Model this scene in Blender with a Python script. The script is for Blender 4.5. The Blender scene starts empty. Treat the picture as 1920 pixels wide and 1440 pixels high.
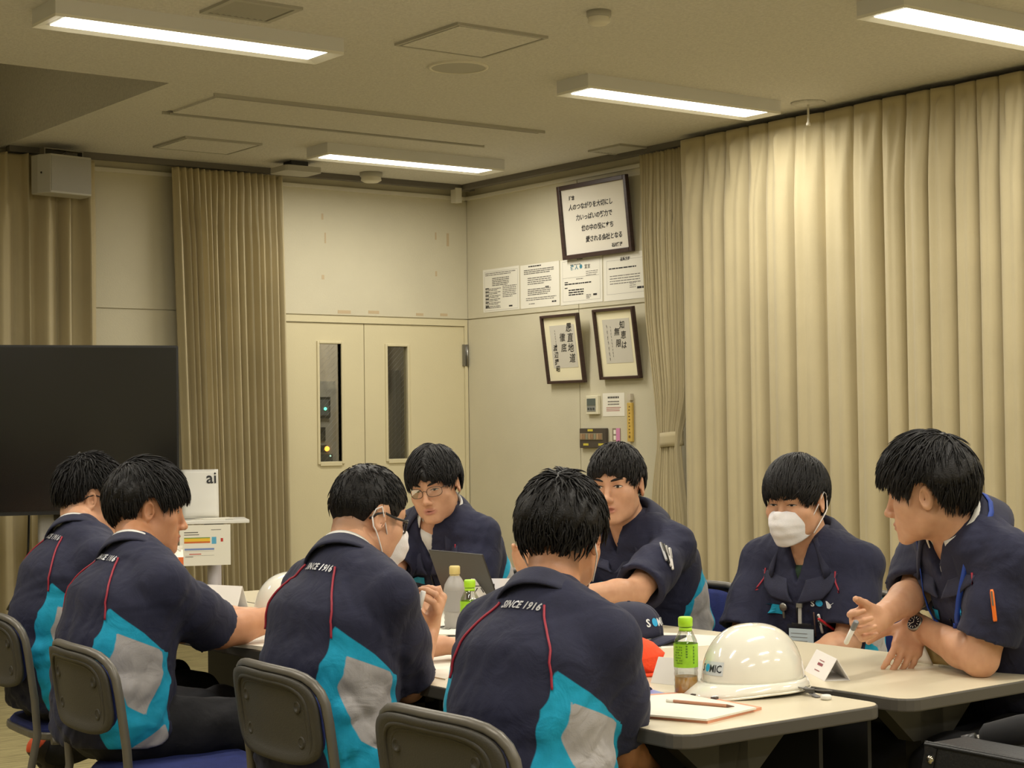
import bpy, bmesh, math, random
import numpy as np
from mathutils import Vector, Matrix
from mathutils.bvhtree import BVHTree

SC = bpy.context.scene
COL = SC.collection
rnd = random.Random(7)

# ------------------------------------------------------------------ camera
F_PX = 3250.0
CAM_YAW, CAM_PITCH, CAM_ROLL = 0.932357, 0.0228646, -0.0124597
CAM_H = 1.32
def cam_axes():
    f = Vector((math.cos(CAM_YAW)*math.cos(CAM_PITCH), math.sin(CAM_YAW)*math.cos(CAM_PITCH), math.sin(CAM_PITCH)))
    r0 = f.cross(Vector((0, 0, 1))).normalized(); u0 = r0.cross(f)
    c, s = math.cos(CAM_ROLL), math.sin(CAM_ROLL)
    return r0*c + u0*s, u0*c - r0*s, f
CR, CU, CF = cam_axes()
CAM = Vector((0, 0, CAM_H))
camd = bpy.data.cameras.new('camera'); camo = bpy.data.objects.new('camera', camd); COL.objects.link(camo)
camd.sensor_fit = 'HORIZONTAL'; camd.sensor_width = 36.0; camd.lens = F_PX/1920*36.0
camd.clip_start = 0.05; camd.clip_end = 100
m = Matrix((CR, CU, -CF)).transposed().to_4x4(); m.translation = CAM
camo.matrix_world = m
SC.camera = camo

# ------------------------------------------------------------------ world and view
w = bpy.data.worlds.new('world'); SC.world = w; w.use_nodes = True
w.node_tree.nodes['Background'].inputs[0].default_value = (0.9, 0.95, 1.0, 1)
w.node_tree.nodes['Background'].inputs[1].default_value = 0.0
SC.view_settings.view_transform = 'Standard'; SC.view_settings.look = 'None'
SC.view_settings.gamma = 1.0; SC.view_settings.use_curve_mapping = False
SC.view_settings.exposure = 0.0

LAMP_W = 24.0                 # watts of each ceiling fixture
LAMP_COL = (1.0, 0.955, 0.87)
CEIL = 2.97
FIX_Z = 2.90
FIXTURES = [(3.18, 6.44), (5.80, 6.44), (5.78, 8.82), (5.81, 4.53)]                 # in view
FIXTURES += [(0.56, 6.44), (3.18, 4.53), (0.56, 4.53), (5.81, 2.3), (3.18, 2.3), (0.56, 2.3),
             (5.81, 0.1), (3.18, 0.1), (0.56, 0.1), (3.18, -2.0), (0.56, -2.0), (5.81, -2.0)]
for k_, (fx, fy) in enumerate(FIXTURES):      # the first four hang in the picture; the helmet mirrors the rows beyond it
    nm_ = 'tube_light' if k_ < 4 else 'ceiling_lamp_%d_offscreen' % (k_-3)
    ld = bpy.data.lights.new(nm_, 'AREA'); ld.shape = 'RECTANGLE'; ld.size = 1.2; ld.size_y = 0.14
    ld.energy = LAMP_W; ld.color = LAMP_COL
    lo = bpy.data.objects.new(nm_, ld); COL.objects.link(lo); lo.location = (fx, fy, FIX_Z - 0.004)

# ------------------------------------------------------------------ pixel helpers
def ray(px, py):
    return CF + CR*((px-960)/F_PX) - CU*((py-720)/F_PX)
def at_depth(px, py, t):      # point on the pixel's ray at depth t along the view axis
    return CAM + ray(px, py)*t
def on_z(px, py, z):
    d = ray(px, py); return CAM + d*((z-CAM_H)/d.z)
def on_x(px, py, x):
    d = ray(px, py); return CAM + d*(x/d.x)
def on_y(px, py, y):
    d = ray(px, py); return CAM + d*(y/d.y)
def at_dist(px, py, P, L, far=False):   # point on the pixel's ray at distance L from P
    d = ray(px, py); d.normalize(); v = Vector(P)-CAM
    tc = v.dot(d); h2 = L*L - (v - d*tc).length_squared
    if h2 < 0: h2 = 0
    s = math.sqrt(h2)
    return CAM + d*(tc + (s if far else -s))

# ------------------------------------------------------------------ materials
def srgb(r, g, b):
    f = lambda c: (c/255/12.92) if c/255 <= 0.04045 else ((c/255+0.055)/1.055)**2.4
    return (f(r), f(g), f(b), 1.0)
MATS = {}
def mat(name, col, rough=0.6, metal=0.0, noise=0.0, nscale=8.0, bump=0.0, bscale=200.0, emit=None, estr=1.0, spec=0.5, sheen=0.0, alpha=None, coat=0.0, stretch=None, sss=0.0):
    if name in MATS: return MATS[name]
    M = bpy.data.materials.new(name); M.use_nodes = True; MATS[name] = M
    nt = M.node_tree; N = nt.nodes; L = nt.links; b = N['Principled BSDF']
    b.inputs['Base Color'].default_value = col; b.inputs['Roughness'].default_value = rough
    b.inputs['Metallic'].default_value = metal; b.inputs['Specular IOR Level'].default_value = spec
    if sheen: b.inputs['Sheen Weight'].default_value = sheen; b.inputs['Sheen Roughness'].default_value = 0.5
    if coat: b.inputs['Coat Weight'].default_value = coat; b.inputs['Coat Roughness'].default_value = 0.05
    if sss:
        b.inputs['Subsurface Weight'].default_value = sss; b.inputs['Subsurface Radius'].default_value = (0.012, 0.005, 0.003); b.inputs['Subsurface Scale'].default_value = 1.0
    if emit:
        b.inputs['Emission Color'].default_value = emit; b.inputs['Emission Strength'].default_value = estr
    if noise or bump:
        tc = N.new('ShaderNodeTexCoord'); mp = N.new('ShaderNodeMapping'); L.new(tc.outputs['Object'], mp.inputs[0])
        if stretch: mp.inputs['Scale'].default_value = stretch
    if noise:
        nz = N.new('ShaderNodeTexNoise'); nz.inputs['Scale'].default_value = nscale; nz.inputs['Detail'].default_value = 4
        L.new(mp.outputs[0], nz.inputs['Vector'])
        cr = N.new('ShaderNodeValToRGB')
        a = tuple(c*(1-noise) for c in col[:3])+(1,); c2 = tuple(min(1, c*(1+noise)) for c in col[:3])+(1,)
        cr.color_ramp.elements[0].color = a; cr.color_ramp.elements[1].color = c2
        cr.color_ramp.elements[0].position = 0.3; cr.color_ramp.elements[1].position = 0.7
        L.new(nz.outputs[0], cr.inputs[0]); L.new(cr.outputs[0], b.inputs['Base Color'])
    if bump:
        nb = N.new('ShaderNodeTexNoise'); nb.inputs['Scale'].default_value = bscale; nb.inputs['Detail'].default_value = 3
        L.new(mp.outputs[0], nb.inputs['Vector'])
        bp = N.new('ShaderNodeBump'); bp.inputs['Strength'].default_value = bump; bp.inputs['Distance'].default_value = 0.01
        L.new(nb.outputs[0], bp.inputs['Height']); L.new(bp.outputs[0], b.inputs['Normal'])
    if alpha is not None:
        b.inputs['Alpha'].default_value = alpha
    return M
def clear_mat(name, tint=(0.95, 0.97, 0.97, 1), gloss=0.08, rough=0.03):
    if name in MATS: return MATS[name]
    M = bpy.data.materials.new(name); M.use_nodes = True; MATS[name] = M
    nt = M.node_tree; N = nt.nodes; L = nt.links; N.remove(N['Principled BSDF'])
    out = N['Material Output']; tr = N.new('ShaderNodeBsdfTransparent'); gl = N.new('ShaderNodeBsdfGlossy'); mx = N.new('ShaderNodeMixShader')
    tr.inputs[0].default_value = tint; gl.inputs['Roughness'].default_value = rough
    lw = N.new('ShaderNodeLayerWeight'); lw.inputs[0].default_value = 0.3
    ma = N.new('ShaderNodeMath'); ma.operation = 'MULTIPLY_ADD'; ma.inputs[1].default_value = 0.5; ma.inputs[2].default_value = gloss
    L.new(lw.outputs['Fresnel'], ma.inputs[0]); L.new(ma.outputs[0], mx.inputs[0])
    L.new(tr.outputs[0], mx.inputs[1]); L.new(gl.outputs[0], mx.inputs[2]); L.new(mx.outputs[0], out.inputs[0])
    return M

# ------------------------------------------------------------------ object helpers
def link(name, me, material=None, parent=None, smooth=False):
    o = bpy.data.objects.new(name, me); COL.objects.link(o)
    if material is not None:
        for mm in (material if isinstance(material, (list, tuple)) else [material]): me.materials.append(mm)
    if parent is not None: o.parent = parent
    if smooth: me.polygons.foreach_set('use_smooth', [True]*len(me.polygons))
    return o
def tag(o, label=None, cat=None, group=None, kind=None):
    if label: o['label'] = label
    if cat: o['category'] = cat
    if group: o['group'] = group
    if kind: o['kind'] = kind
    return o
def empty(name, loc=(0, 0, 0), rz=0.0, label=None, cat=None, group=None):
    o = bpy.data.objects.new(name, None); COL.objects.link(o); o.location = loc; o.rotation_euler = (0, 0, rz)
    o.empty_display_size = 0.1
    return tag(o, label, cat, group)
class MB:
    """collects simple solids into one mesh"""
    def __init__(s): s.v = []; s.f = []; s.sm = []
    def add(s, vs, fs, smooth=False):
        k = len(s.v); s.v += [tuple(v) for v in vs]; s.f += [tuple(i+k for i in f) for f in fs]; s.sm += [smooth]*len(fs); return s
    def box(s, c, d, rot=None, taper=None):
        hx, hy, hz = d[0]/2, d[1]/2, d[2]/2; vs = []
        for z in (-hz, hz):
            k = 1 if (taper is None or z < 0) else taper
            for x, y in ((-hx, -hy), (hx, -hy), (hx, hy), (-hx, hy)):
                v = Vector((x*k, y*k, z))
                if rot is not None: v = rot @ v
                vs.append(v+Vector(c))
        return s.add(vs, [(3, 2, 1, 0), (4, 5, 6, 7), (0, 1, 5, 4), (1, 2, 6, 5), (2, 3, 7, 6), (3, 0, 4, 7)])
    def bbox(s, a, b): return s.box([(a[i]+b[i])/2 for i in range(3)], [abs(b[i]-a[i]) for i in range(3)])
    def rbox(s, c, d, r, rot=None, n=3):
        """box with rounded vertical edges and small chamfers"""
        pts = []; hx, hy = d[0]/2, d[1]/2
        for cx, cy, a0 in ((hx-r, hy-r, 0), (-hx+r, hy-r, 90), (-hx+r, -hy+r, 180), (hx-r, -hy+r, 270)):
            for k in range(n+1):
                a = math.radians(a0+90*k/n); pts.append((cx+r*math.cos(a), cy+r*math.sin(a)))
        return s.prism(pts, d[2], c, rot)
    def prism(s, pts, h, c=(0, 0, 0), rot=None, ch=0.0):
        """extrude the polygon pts (CCW, local xy) by h, centred in z, with optional chamfer"""
        n = len(pts); rings = []
        cx = sum(p[0] for p in pts)/n; cy = sum(p[1] for p in pts)/n
        def ring(z, k):
            r = []
            for p in pts:
                dx, dy = p[0]-cx, p[1]-cy; l = math.hypot(dx, dy) or 1
                v = Vector((cx+dx*(1-k/l), cy+dy*(1-k/l), z))
                if rot is not None: v = rot @ v
                r.append(v+Vector(c))
            return r
        if ch: rings = [ring(-h/2, ch), ring(-h/2+ch, 0), ring(h/2-ch, 0), ring(h/2, ch)]
        else: rings = [ring(-h/2, 0), ring(h/2, 0)]
        vs = [v for r in rings for v in r]; fs = [tuple(range(n-1, -1, -1))]
        for k in range(len(rings)-1):
            for i in range(n):
                j = (i+1) % n; fs.append((k*n+i, k*n+j, (k+1)*n+j, (k+1)*n+i))
        fs.append(tuple((len(rings)-1)*n+i for i in range(n)))
        return s.add(vs, fs)
    def tube(s, pts, r, n=8, cap=True, closed=False):
        pts = [Vector(p) for p in pts]; m_ = len(pts); rs = r if isinstance(r, (list, tuple)) else [r]*m_
        vs = []; ref = None
        for i, p in enumerate(pts):
            a = pts[(i-1) % m_] if (closed or i > 0) else p; b = pts[(i+1) % m_] if (closed or i < m_-1) else p
            t = (b-a)
            t = t.normalized() if t.length > 1e-9 else Vector((0, 0, 1))
            if ref is None:
                ref = t.orthogonal().normalized()
            ref = ref - t*ref.dot(t)
            ref = ref.normalized() if ref.length > 1e-6 else t.orthogonal().normalized()
            bi = t.cross(ref)
            for k in range(n):
                a_ = 2*math.pi*k/n; vs.append(p+(ref*math.cos(a_)+bi*math.sin(a_))*rs[i])
        fs = []
        for i in range(m_ if closed else m_-1):
            i2 = (i+1) % m_
            for k in range(n):
                k2 = (k+1) % n; fs.append((i*n+k, i*n+k2, i2*n+k2, i2*n+k))
        s.add(vs, fs, True)
        if cap and not closed:
            k0 = len(s.v)-len(vs)
            s.f.append(tuple(k0+k for k in range(n-1, -1, -1))); s.sm.append(False)
            s.f.append(tuple(k0+(m_-1)*n+k for k in range(n))); s.sm.append(False)
        return s
    def lathe(s, prof, c=(0, 0, 0), n=24, rot=None, sx=1, sy=1, cap0=True, cap1=True):
        vs = []; m_ = len(prof)
        for r, z in prof:
            for k in range(n):
                a = 2*math.pi*k/n; v = Vector((r*math.cos(a)*sx, r*math.sin(a)*sy, z))
                if rot is not None: v = rot @ v
                vs.append(v+Vector(c))
        fs = []
        for i in range(m_-1):
            for k in range(n):
                k2 = (k+1) % n; fs.append((i*n+k, i*n+k2, (i+1)*n+k2, (i+1)*n+k))
        s.add(vs, fs, True); k0 = len(s.v)-len(vs)
        if cap0: s.f.append(tuple(k0+k for k in range(n-1, -1, -1))); s.sm.append(False)
        if cap1: s.f.append(tuple(k0+(m_-1)*n+k for k in range(n))); s.sm.append(False)
        return s
    def grid(s, fn, nu, nv, smooth=True, flip=False):
        vs = [fn(i/nu, j/nv) for j in range(nv+1) for i in range(nu+1)]
        fs = []
        for j in range(nv):
            for i in range(nu):
                q = (j*(nu+1)+i, j*(nu+1)+i+1, (j+1)*(nu+1)+i+1, (j+1)*(nu+1)+i)
                fs.append(q[::-1] if flip else q)
        return s.add(vs, fs, smooth)
    def mesh(s, name):
        me = bpy.data.meshes.new(name); me.from_pydata(s.v, [], s.f); me.polygons.foreach_set('use_smooth', s.sm); me.update(); return me
    def build(s, name, material, parent=None, **kw):
        o = link(name, s.mesh(name), material, parent)
        return tag(o, kw.get('label'), kw.get('cat'), kw.get('group'), kw.get('kind'))
def solidify(o, t):
    md = o.modifiers.new('solid', 'SOLIDIFY'); md.thickness = t; md.offset = 0
    return o
def bevel(o, w_=0.003, seg=2):
    md = o.modifiers.new('bevel', 'BEVEL'); md.width = w_; md.segments = seg; md.limit_method = 'ANGLE'; md.angle_limit = math.radians(40)
    return o
def rz(a): return Matrix.Rotation(a, 3, 'Z')
def basis(x, y, z): return Matrix((x, y, z)).transposed()

TEXT_CACHE = {}
def text_geo(s, size=1.0, shear=0.0, bold=0.0, spacing=1.0):
    """flat triangles of a line of lettering, width centred on 0, base at 0"""
    key = (s, size, shear, bold, spacing)
    if key in TEXT_CACHE: return TEXT_CACHE[key]
    cu = bpy.data.curves.new('lettering', 'FONT'); cu.body = s; cu.size = size; cu.shear = shear; cu.offset = bold; cu.resolution_u = 2
    cu.space_character = spacing
    cu.align_x = 'CENTER'
    ob = bpy.data.objects.new('lettering_tmp', cu); COL.objects.link(ob)
    dg = bpy.context.evaluated_depsgraph_get(); me = ob.evaluated_get(dg).to_mesh()
    vs = [tuple(v.co) for v in me.vertices]; fs = [tuple(p.vertices) for p in me.polygons]
    ob.evaluated_get(dg).to_mesh_clear()
    bpy.data.objects.remove(ob); bpy.data.curves.remove(cu)
    TEXT_CACHE[key] = (vs, fs)
    return vs, fs
def text_on(mb, s, origin, ex, ey, size, shear=0.0, bold=0.0, lift=0.0008, spacing=1.0):
    """add lettering to an MB on the plane through origin with axes ex (along), ey (up)"""
    vs, fs = text_geo(s, size, shear, bold, spacing); o = Vector(origin); ex = Vector(ex); ey = Vector(ey); n = ex.cross(ey).normalized()
    mb.add([o+ex*v[0]+ey*v[1]+n*lift for v in vs], fs)
    return mb
def quad_on(mb, origin, ex, ey, x0, x1, y0, y1, lift=0.0006):
    o = Vector(origin); ex = Vector(ex); ey = Vector(ey); n = ex.cross(ey).normalized()
    mb.add([o+ex*x+ey*y+n*lift for x, y in ((x0, y0), (x1, y0), (x1, y1), (x0, y1))], [(0, 1, 2, 3)])
    return mb
# ================================================================== the room
WX, WY = 6.962, 9.89          # inner faces of the curtain wall and of the door wall
XL, YN = -2.6, -3.4           # far sides of the room, behind the camera
REC_X, REC_Y = 3.62, 7.60     # corner of the raised ceiling bay
M_WALL = mat('wall_paint', srgb(204, 197, 172), 0.75, noise=0.03, nscale=3, bump=0.12, bscale=160)
M_WALL2 = M_WALL
M_CEIL = mat('ceiling_board', srgb(214, 211, 205), 0.95, noise=0.08, nscale=60, bump=0.5, bscale=90)
M_TRIM = mat('white_trim', srgb(225, 220, 205), 0.5)
M_DOOR = mat('door_paint', srgb(213, 203, 168), 0.45, noise=0.02, nscale=2, bump=0.05, bscale=120)
M_DARKGAP = mat('dark_gap', srgb(52, 48, 42), 0.8)
M_STEEL = mat('steel', srgb(150, 148, 142), 0.35, metal=0.9)
def carpet_mat():
    M = bpy.data.materials.new('carpet'); M.use_nodes = True; N = M.node_tree.nodes; L = M.node_tree.links; b = N['Principled BSDF']
    tc = N.new('ShaderNodeTexCoord'); mp = N.new('ShaderNodeMapping'); mp.inputs['Scale'].default_value = (3, 70, 1); mp.inputs['Rotation'].default_value = (0, 0, 0.35)
    nz = N.new('ShaderNodeTexNoise'); nz.inputs['Scale'].default_value = 2.0; nz.inputs['Detail'].default_value = 5
    cr = N.new('ShaderNodeValToRGB'); e = cr.color_ramp.elements; e[0].color = srgb(112, 102, 66); e[1].color = srgb(172, 160, 112); e[0].position = 0.35; e[1].position = 0.68
    bp = N.new('ShaderNodeBump'); bp.inputs['Strength'].default_value = 0.4
    L.new(tc.outputs['Object'], mp.inputs[0]); L.new(mp.outputs[0], nz.inputs['Vector']); L.new(nz.outputs[0], cr.inputs[0]); L.new(cr.outputs[0], b.inputs['Base Color'])
    L.new(nz.outputs[0], bp.inputs['Height']); L.new(bp.outputs[0], b.inputs['Normal']); b.inputs['Roughness'].default_value = 0.95
    return M
S = dict(kind='structure')
MB().bbox((XL, YN, -0.1), (9.2, 12.6, 0)).build('floor', carpet_mat(), **S)
c = MB()
c.bbox((XL, YN, CEIL), (WX+0.15, REC_Y, CEIL+0.12)); SL = [(8.0-.272-.018, 8.0-.272+.018), (8.0+.272-.018, 8.0+.272+.018)]; SX0, SX1 = 3.93, 5.95      # openings of the long air slots
for a, b in ((REC_Y, SL[0][0]), (SL[0][1], SL[1][0]), (SL[1][1], WY+0.15)): c.bbox((REC_X, a, CEIL), (WX+0.15, b, CEIL+0.12))
for a, b in SL: c.bbox((REC_X, a, CEIL), (SX0, b, CEIL+0.12)); c.bbox((SX1, a, CEIL), (WX+0.15, b, CEIL+0.12))
c.bbox((REC_X, REC_Y, CEIL+0.12), (REC_X+0.1, WY+0.15, CEIL+0.75)); c.bbox((XL, REC_Y-0.1, CEIL+0.12), (REC_X, REC_Y, CEIL+0.75))
c.bbox((XL, REC_Y-0.1, CEIL+0.7), (REC_X+0.1, WY+0.15, CEIL+0.8))
c.build('ceiling', M_CEIL, **S)
# door wall: backing slab pieces round the double door, with paint panels standing proud of it
DX0, DX1, DZ = 5.36, 6.945, 2.035
c = MB()
c.bbox((XL, WY+0.012, 0), (DX0, WY+0.15, CEIL+0.75)); c.bbox((DX0, WY+0.012, DZ), (WX+0.15, WY+0.15, CEIL+0.75)); c.bbox((DX1, WY+0.012, 0), (WX+0.15, WY+0.15, DZ))
wb = c.build('wall_back', M_WALL2, **S)
JZ = 2.05; TZ = 2.885
for x0, x1 in ((XL, 1.6), (1.606, 4.2), (4.206, DX0-0.003)):
    MB().bbox((x0, WY, 0), (x1, WY+0.02, JZ-0.004)).build('wall_panel', M_WALL, wb)
for x0, x1 in ((XL, 1.6), (1.606, 4.2), (4.206, WX)):
    MB().bbox((x0, WY, JZ+0.004), (x1, WY+0.02, TZ)).build('wall_panel', M_WALL, wb)
c = MB(); c.bbox((WX+0.012, YN, 0), (WX+0.15, WY+0.15, CEIL)); wr = c.build('wall_right', M_WALL2, **S)
ys = [WY, 8.653, 7.4, 6.1, 4.8, 3.5, 2.2, 0.9, -0.4, -1.7, YN]
for a, b in zip(ys[:-1], ys[1:]):
    MB().bbox((WX, b+0.003, 0), (WX+0.02, a-0.003, JZ-0.004)).build('wall_panel', M_WALL, wr)
    MB().bbox((WX, b+0.003, JZ+0.004), (WX+0.02, a-0.003, TZ)).build('wall_panel', M_WALL, wr)
MB().bbox((XL-0.15, YN-0.15, 0), (XL, WY+0.15, CEIL+0.8)).build('wall_left', M_WALL, **S)
MB().bbox((XL, YN-0.15, 0), (WX+0.15, YN, CEIL+0.1)).build('wall_front', M_WALL, **S)
# white picture rail under the ceiling and the dark channel above it
MB().bbox((XL, WY-0.022, TZ-0.006), (WX, WY+0.012, TZ+0.018)).build('trim_1', M_TRIM, **S)
MB().bbox((WX-0.022, YN, TZ-0.006), (WX+0.012, WY, TZ+0.018)).build('trim_2', M_TRIM, **S)
M_RAIL = mat('rail_channel', srgb(108, 103, 95), 0.6)
MB().bbox((REC_X+0.02, WY-0.13, CEIL-0.035), (WX-0.02, WY-0.075, CEIL)).build('trim_3', M_RAIL, **S)
MB().bbox((WX-0.13, YN, CEIL-0.035), (WX-0.075, WY-0.14, CEIL)).build('trim_4', M_RAIL, **S)
# door frame
c = MB(); c.bbox((DX0, WY-0.004, 2.003), (DX1+0.012, WY+0.06, 2.046)); c.bbox((DX1-0.012, WY-0.004, 0), (DX1+0.012, WY+0.06, 2.003)); c.bbox((DX0, WY-0.004, 0), (DX0+0.03, WY+0.06, 2.003))
c.build('trim_5', M_DOOR, **S)
def wired_glass():
    M = clear_mat('wired_glass', (0.80, 0.80, 0.76, 1), 0.06, 0.05); return M
def door_leaf(name, x0, x1, wx0, wx1, wz0, wz1, handle_side):
    z1 = 2.0; y0, y1 = WY+0.008, WY+0.048
    c = MB(); c.bbox((x0, y0, 0.006), (wx0, y1, z1)); c.bbox((wx1, y0, 0.006), (x1, y1, z1)); c.bbox((wx0, y0, 0.006), (wx1, y1, wz0)); c.bbox((wx0, y0, wz1), (wx1, y1, z1))
    d = c.build(name, M_DOOR, **S)
    t = 0.018; c = MB()
    for a, b in (((wx0-t, y0-0.012, wz0-t), (wx0, y1, wz1+t)), ((wx1, y0-0.012, wz0-t), (wx1+t, y1, wz1+t)), ((wx0, y0-0.012, wz0-t-0.012), (wx1, y1, wz0)), ((wx0, y0-0.012, wz1), (wx1, y1, wz1+t))):
        c.bbox(a, b)
    fr = bevel(c.build('window_frame', M_DOOR, d), 0.004)
    pn = MB().bbox((wx0, y0+0.016, wz0), (wx1, y0+0.022, wz1)).build('pane', wired_glass(), d)
    c = MB(); k = (wz1-wz0)
    for i in range(26):      # the thin wires of the wired glass, set at a slant
        za = wz0 - 0.16 + i*0.04
        zb = za + (wx1-wx0)
        xa, xb = wx0, wx1
        if za < wz0: xa += (wz0-za); za = wz0
        if zb > wz1: xb -= (zb-wz1); zb = wz1
        if xb > xa: c.tube([(xa, y0+0.015, za), (xb, y0+0.015, zb)], 0.0006, 4)
    tag(c.build('glass_wire', M_STEEL, pn), kind='stuff')
    return d
d1 = door_leaf('door_1', DX0+0.032, 6.113, 5.768, 5.934, 1.085, 1.862, 1)
d2 = door_leaf('door_2', 6.119, DX1-0.014, 6.297, 6.457, 1.092, 1.852, -1)
MB().bbox((6.113, WY+0.03, 0.006), (6.119, WY+0.046, 2.0)).build('door_stile', M_DOOR, d1)
c = MB(); c.lathe([(0.009, -0.075), (0.009, 0.075)], (DX1+0.004, WY-0.010, 1.80), 10); c.bbox((DX1-0.03, WY-0.006, 1.725), (DX1+0.012, WY+0.004, 1.875))
c.build('hinge', M_STEEL, d2)
c = MB(); c.lathe([(0.009, -0.075), (0.009, 0.075)], (DX1+0.004, WY-0.010, 0.30), 10); c.bbox((DX1-0.03, WY-0.006, 0.225), (DX1+0.012, WY+0.004, 0.375))
c.build('hinge', M_STEEL, d2)
c = MB()
for sx, dd in ((6.06, d1), (6.17, d2)):
    MB().lathe([(0.024, 0), (0.024, 0.012), (0.01, 0.015), (0.01, 0.04), (0.026, 0.045), (0.03, 0.06), (0.022, 0.075), (0.004, 0.08)], (sx, WY+0.008, 0.98), 16, Matrix.Rotation(math.pi/2, 3, 'X')).build('door_knob', M_STEEL, dd)
# old tape marks above the door
M_TAPE = mat('tape_residue', srgb(192, 172, 138), 0.6)
for x, z, w_, h_ in ((5.96, 2.075, .10, .022), (6.19, 2.08, .085, .02), (6.56, 2.075, .06, .018), (6.76, 2.078, .06, .018), (5.80, 2.30, .02, .03), (6.70, 2.36, .015, .035), (6.70, 2.62, .012, .05), (6.80, 2.60, .02, .09), (5.82, 2.56, .012, .07), (5.80, 2.70, .015, .04)):
    q = MB().bbox((x-w_/2, WY-0.0012, z-h_/2), (x+w_/2, WY+0.001, z+h_/2)).build('tape_mark', M_TAPE, wb)
# corridor behind the door glass
M_COR = mat('corridor_wall', srgb(176, 168, 152), 0.8)
M_CORD = mat('corridor_dark_door', srgb(96, 88, 74), 0.7)
c = MB(); c.bbox((4.4, 11.45, 0), (7.02, 11.6, 2.7)); c.bbox((4.25, WY+0.15, 0), (4.4, 11.6, 2.7)); c.bbox((4.25, WY+0.15, 2.6), (9.2, 12.6, 2.7)); c.build('wall_corridor', M_COR, **S)
c = MB(); c.bbox((7.02, 11.45, 0), (9.2, 11.6, 2.7)); c.bbox((9.1, WY+0.15, 0), (9.2, 12.6, 2.7)); c.build('wall_corridor_end', M_CORD, **S)
c = MB(); c.bbox((7.30, 11.40, 1.0), (7.33, 11.45, 1.75)); c.bbox((7.36, 11.40, 1.0), (7.375, 11.45, 1.75)); c.build('trim_6', M_STEEL, **S)
ld = bpy.data.lights.new('corridor_lamp_offscreen', 'AREA'); ld.size = 0.5; ld.energy = 24; ld.color = (1, .93, .82)
lo = bpy.data.objects.new('corridor_lamp_offscreen', ld); COL.objects.link(lo); lo.location = (6.6, 10.7, 2.58)
t = empty('corridor_lamp', (6.6, 10.7, 2.6), 0, 'square white ceiling lamp in the corridor behind the door', 'lamp')
MB().box((0, 0, -0.008), (0.55, 0.55, 0.016)).build('housing', M_TRIM, t)
MB().box((0, 0, -0.017), (0.5, 0.5, 0.002)).build('diffuser', mat('lamp_diffuser', (1, 1, 1, 1), 0.4, emit=(1, .95, .85, 1), estr=2), t)
# control panel seen through the left pane
t = empty('entry_control_panel', (6.71, 11.45, 1.0), 0, 'grey entry control panel with green and orange lamps behind the door glass', 'control panel')
MB().bbox((-0.13, -0.03, 0.02), (0.09, 0, 0.66)).build('back_plate', mat('panel_grey', srgb(150, 148, 140), 0.6), t)
q = MB().bbox((-0.13, -0.05, 0.38), (0.03, -0.03, 0.54)).build('card_reader', mat('panel_black', srgb(28, 30, 30), 0.3), t)
MB().bbox((-0.07, -0.056, 0.40), (0.01, -0.049, 0.52)).build('reader_screen', mat('panel_screen', srgb(90, 96, 98), 0.2), q)
MB().lathe([(0.012, 0), (0.012, 0.006)], (-0.02, -0.056, 0.45), 12, Matrix.Rotation(math.pi/2, 3, 'X')).build('green_lamp', mat('lamp_green', (.1, .9, .6, 1), 0.3, emit=(.15, 1, .65, 1), estr=3), q)
MB().bbox((-0.11, -0.04, 0.21), (-0.01, -0.03, 0.31)).build('switch_box', MATS['panel_black'], t)
MB().bbox((-0.11, -0.04, 0.12), (0.0, -0.03, 0.175)).build('indicator_bar', MATS['panel_black'], t)
MB().lathe([(0.02, 0), (0.018, 0.012)], (0.0, -0.04, 0.147), 12, Matrix.Rotation(math.pi/2, 3, 'X')).build('orange_lamp', mat('lamp_orange', (1, .4, .05, 1), 0.3, emit=(1, .4, .05, 1), estr=4), t)
kp = MB().bbox((-0.13, -0.04, 0.03), (0.05, -0.03, 0.105)).build('keypad', mat('panel_dark', srgb(70, 74, 72), 0.4), t)
for a in (-0.11, 0.03):
    for b in (0.04, 0.092): MB().lathe([(0.007, 0), (0.006, 0.006)], (a, -0.04, b), 8, Matrix.Rotation(math.pi/2, 3, 'X')).build('key_lamp', mat('lamp_pale', (.6, 1, .85, 1), 0.3, emit=(.6, 1, .85, 1), estr=1.2), kp)

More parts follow.
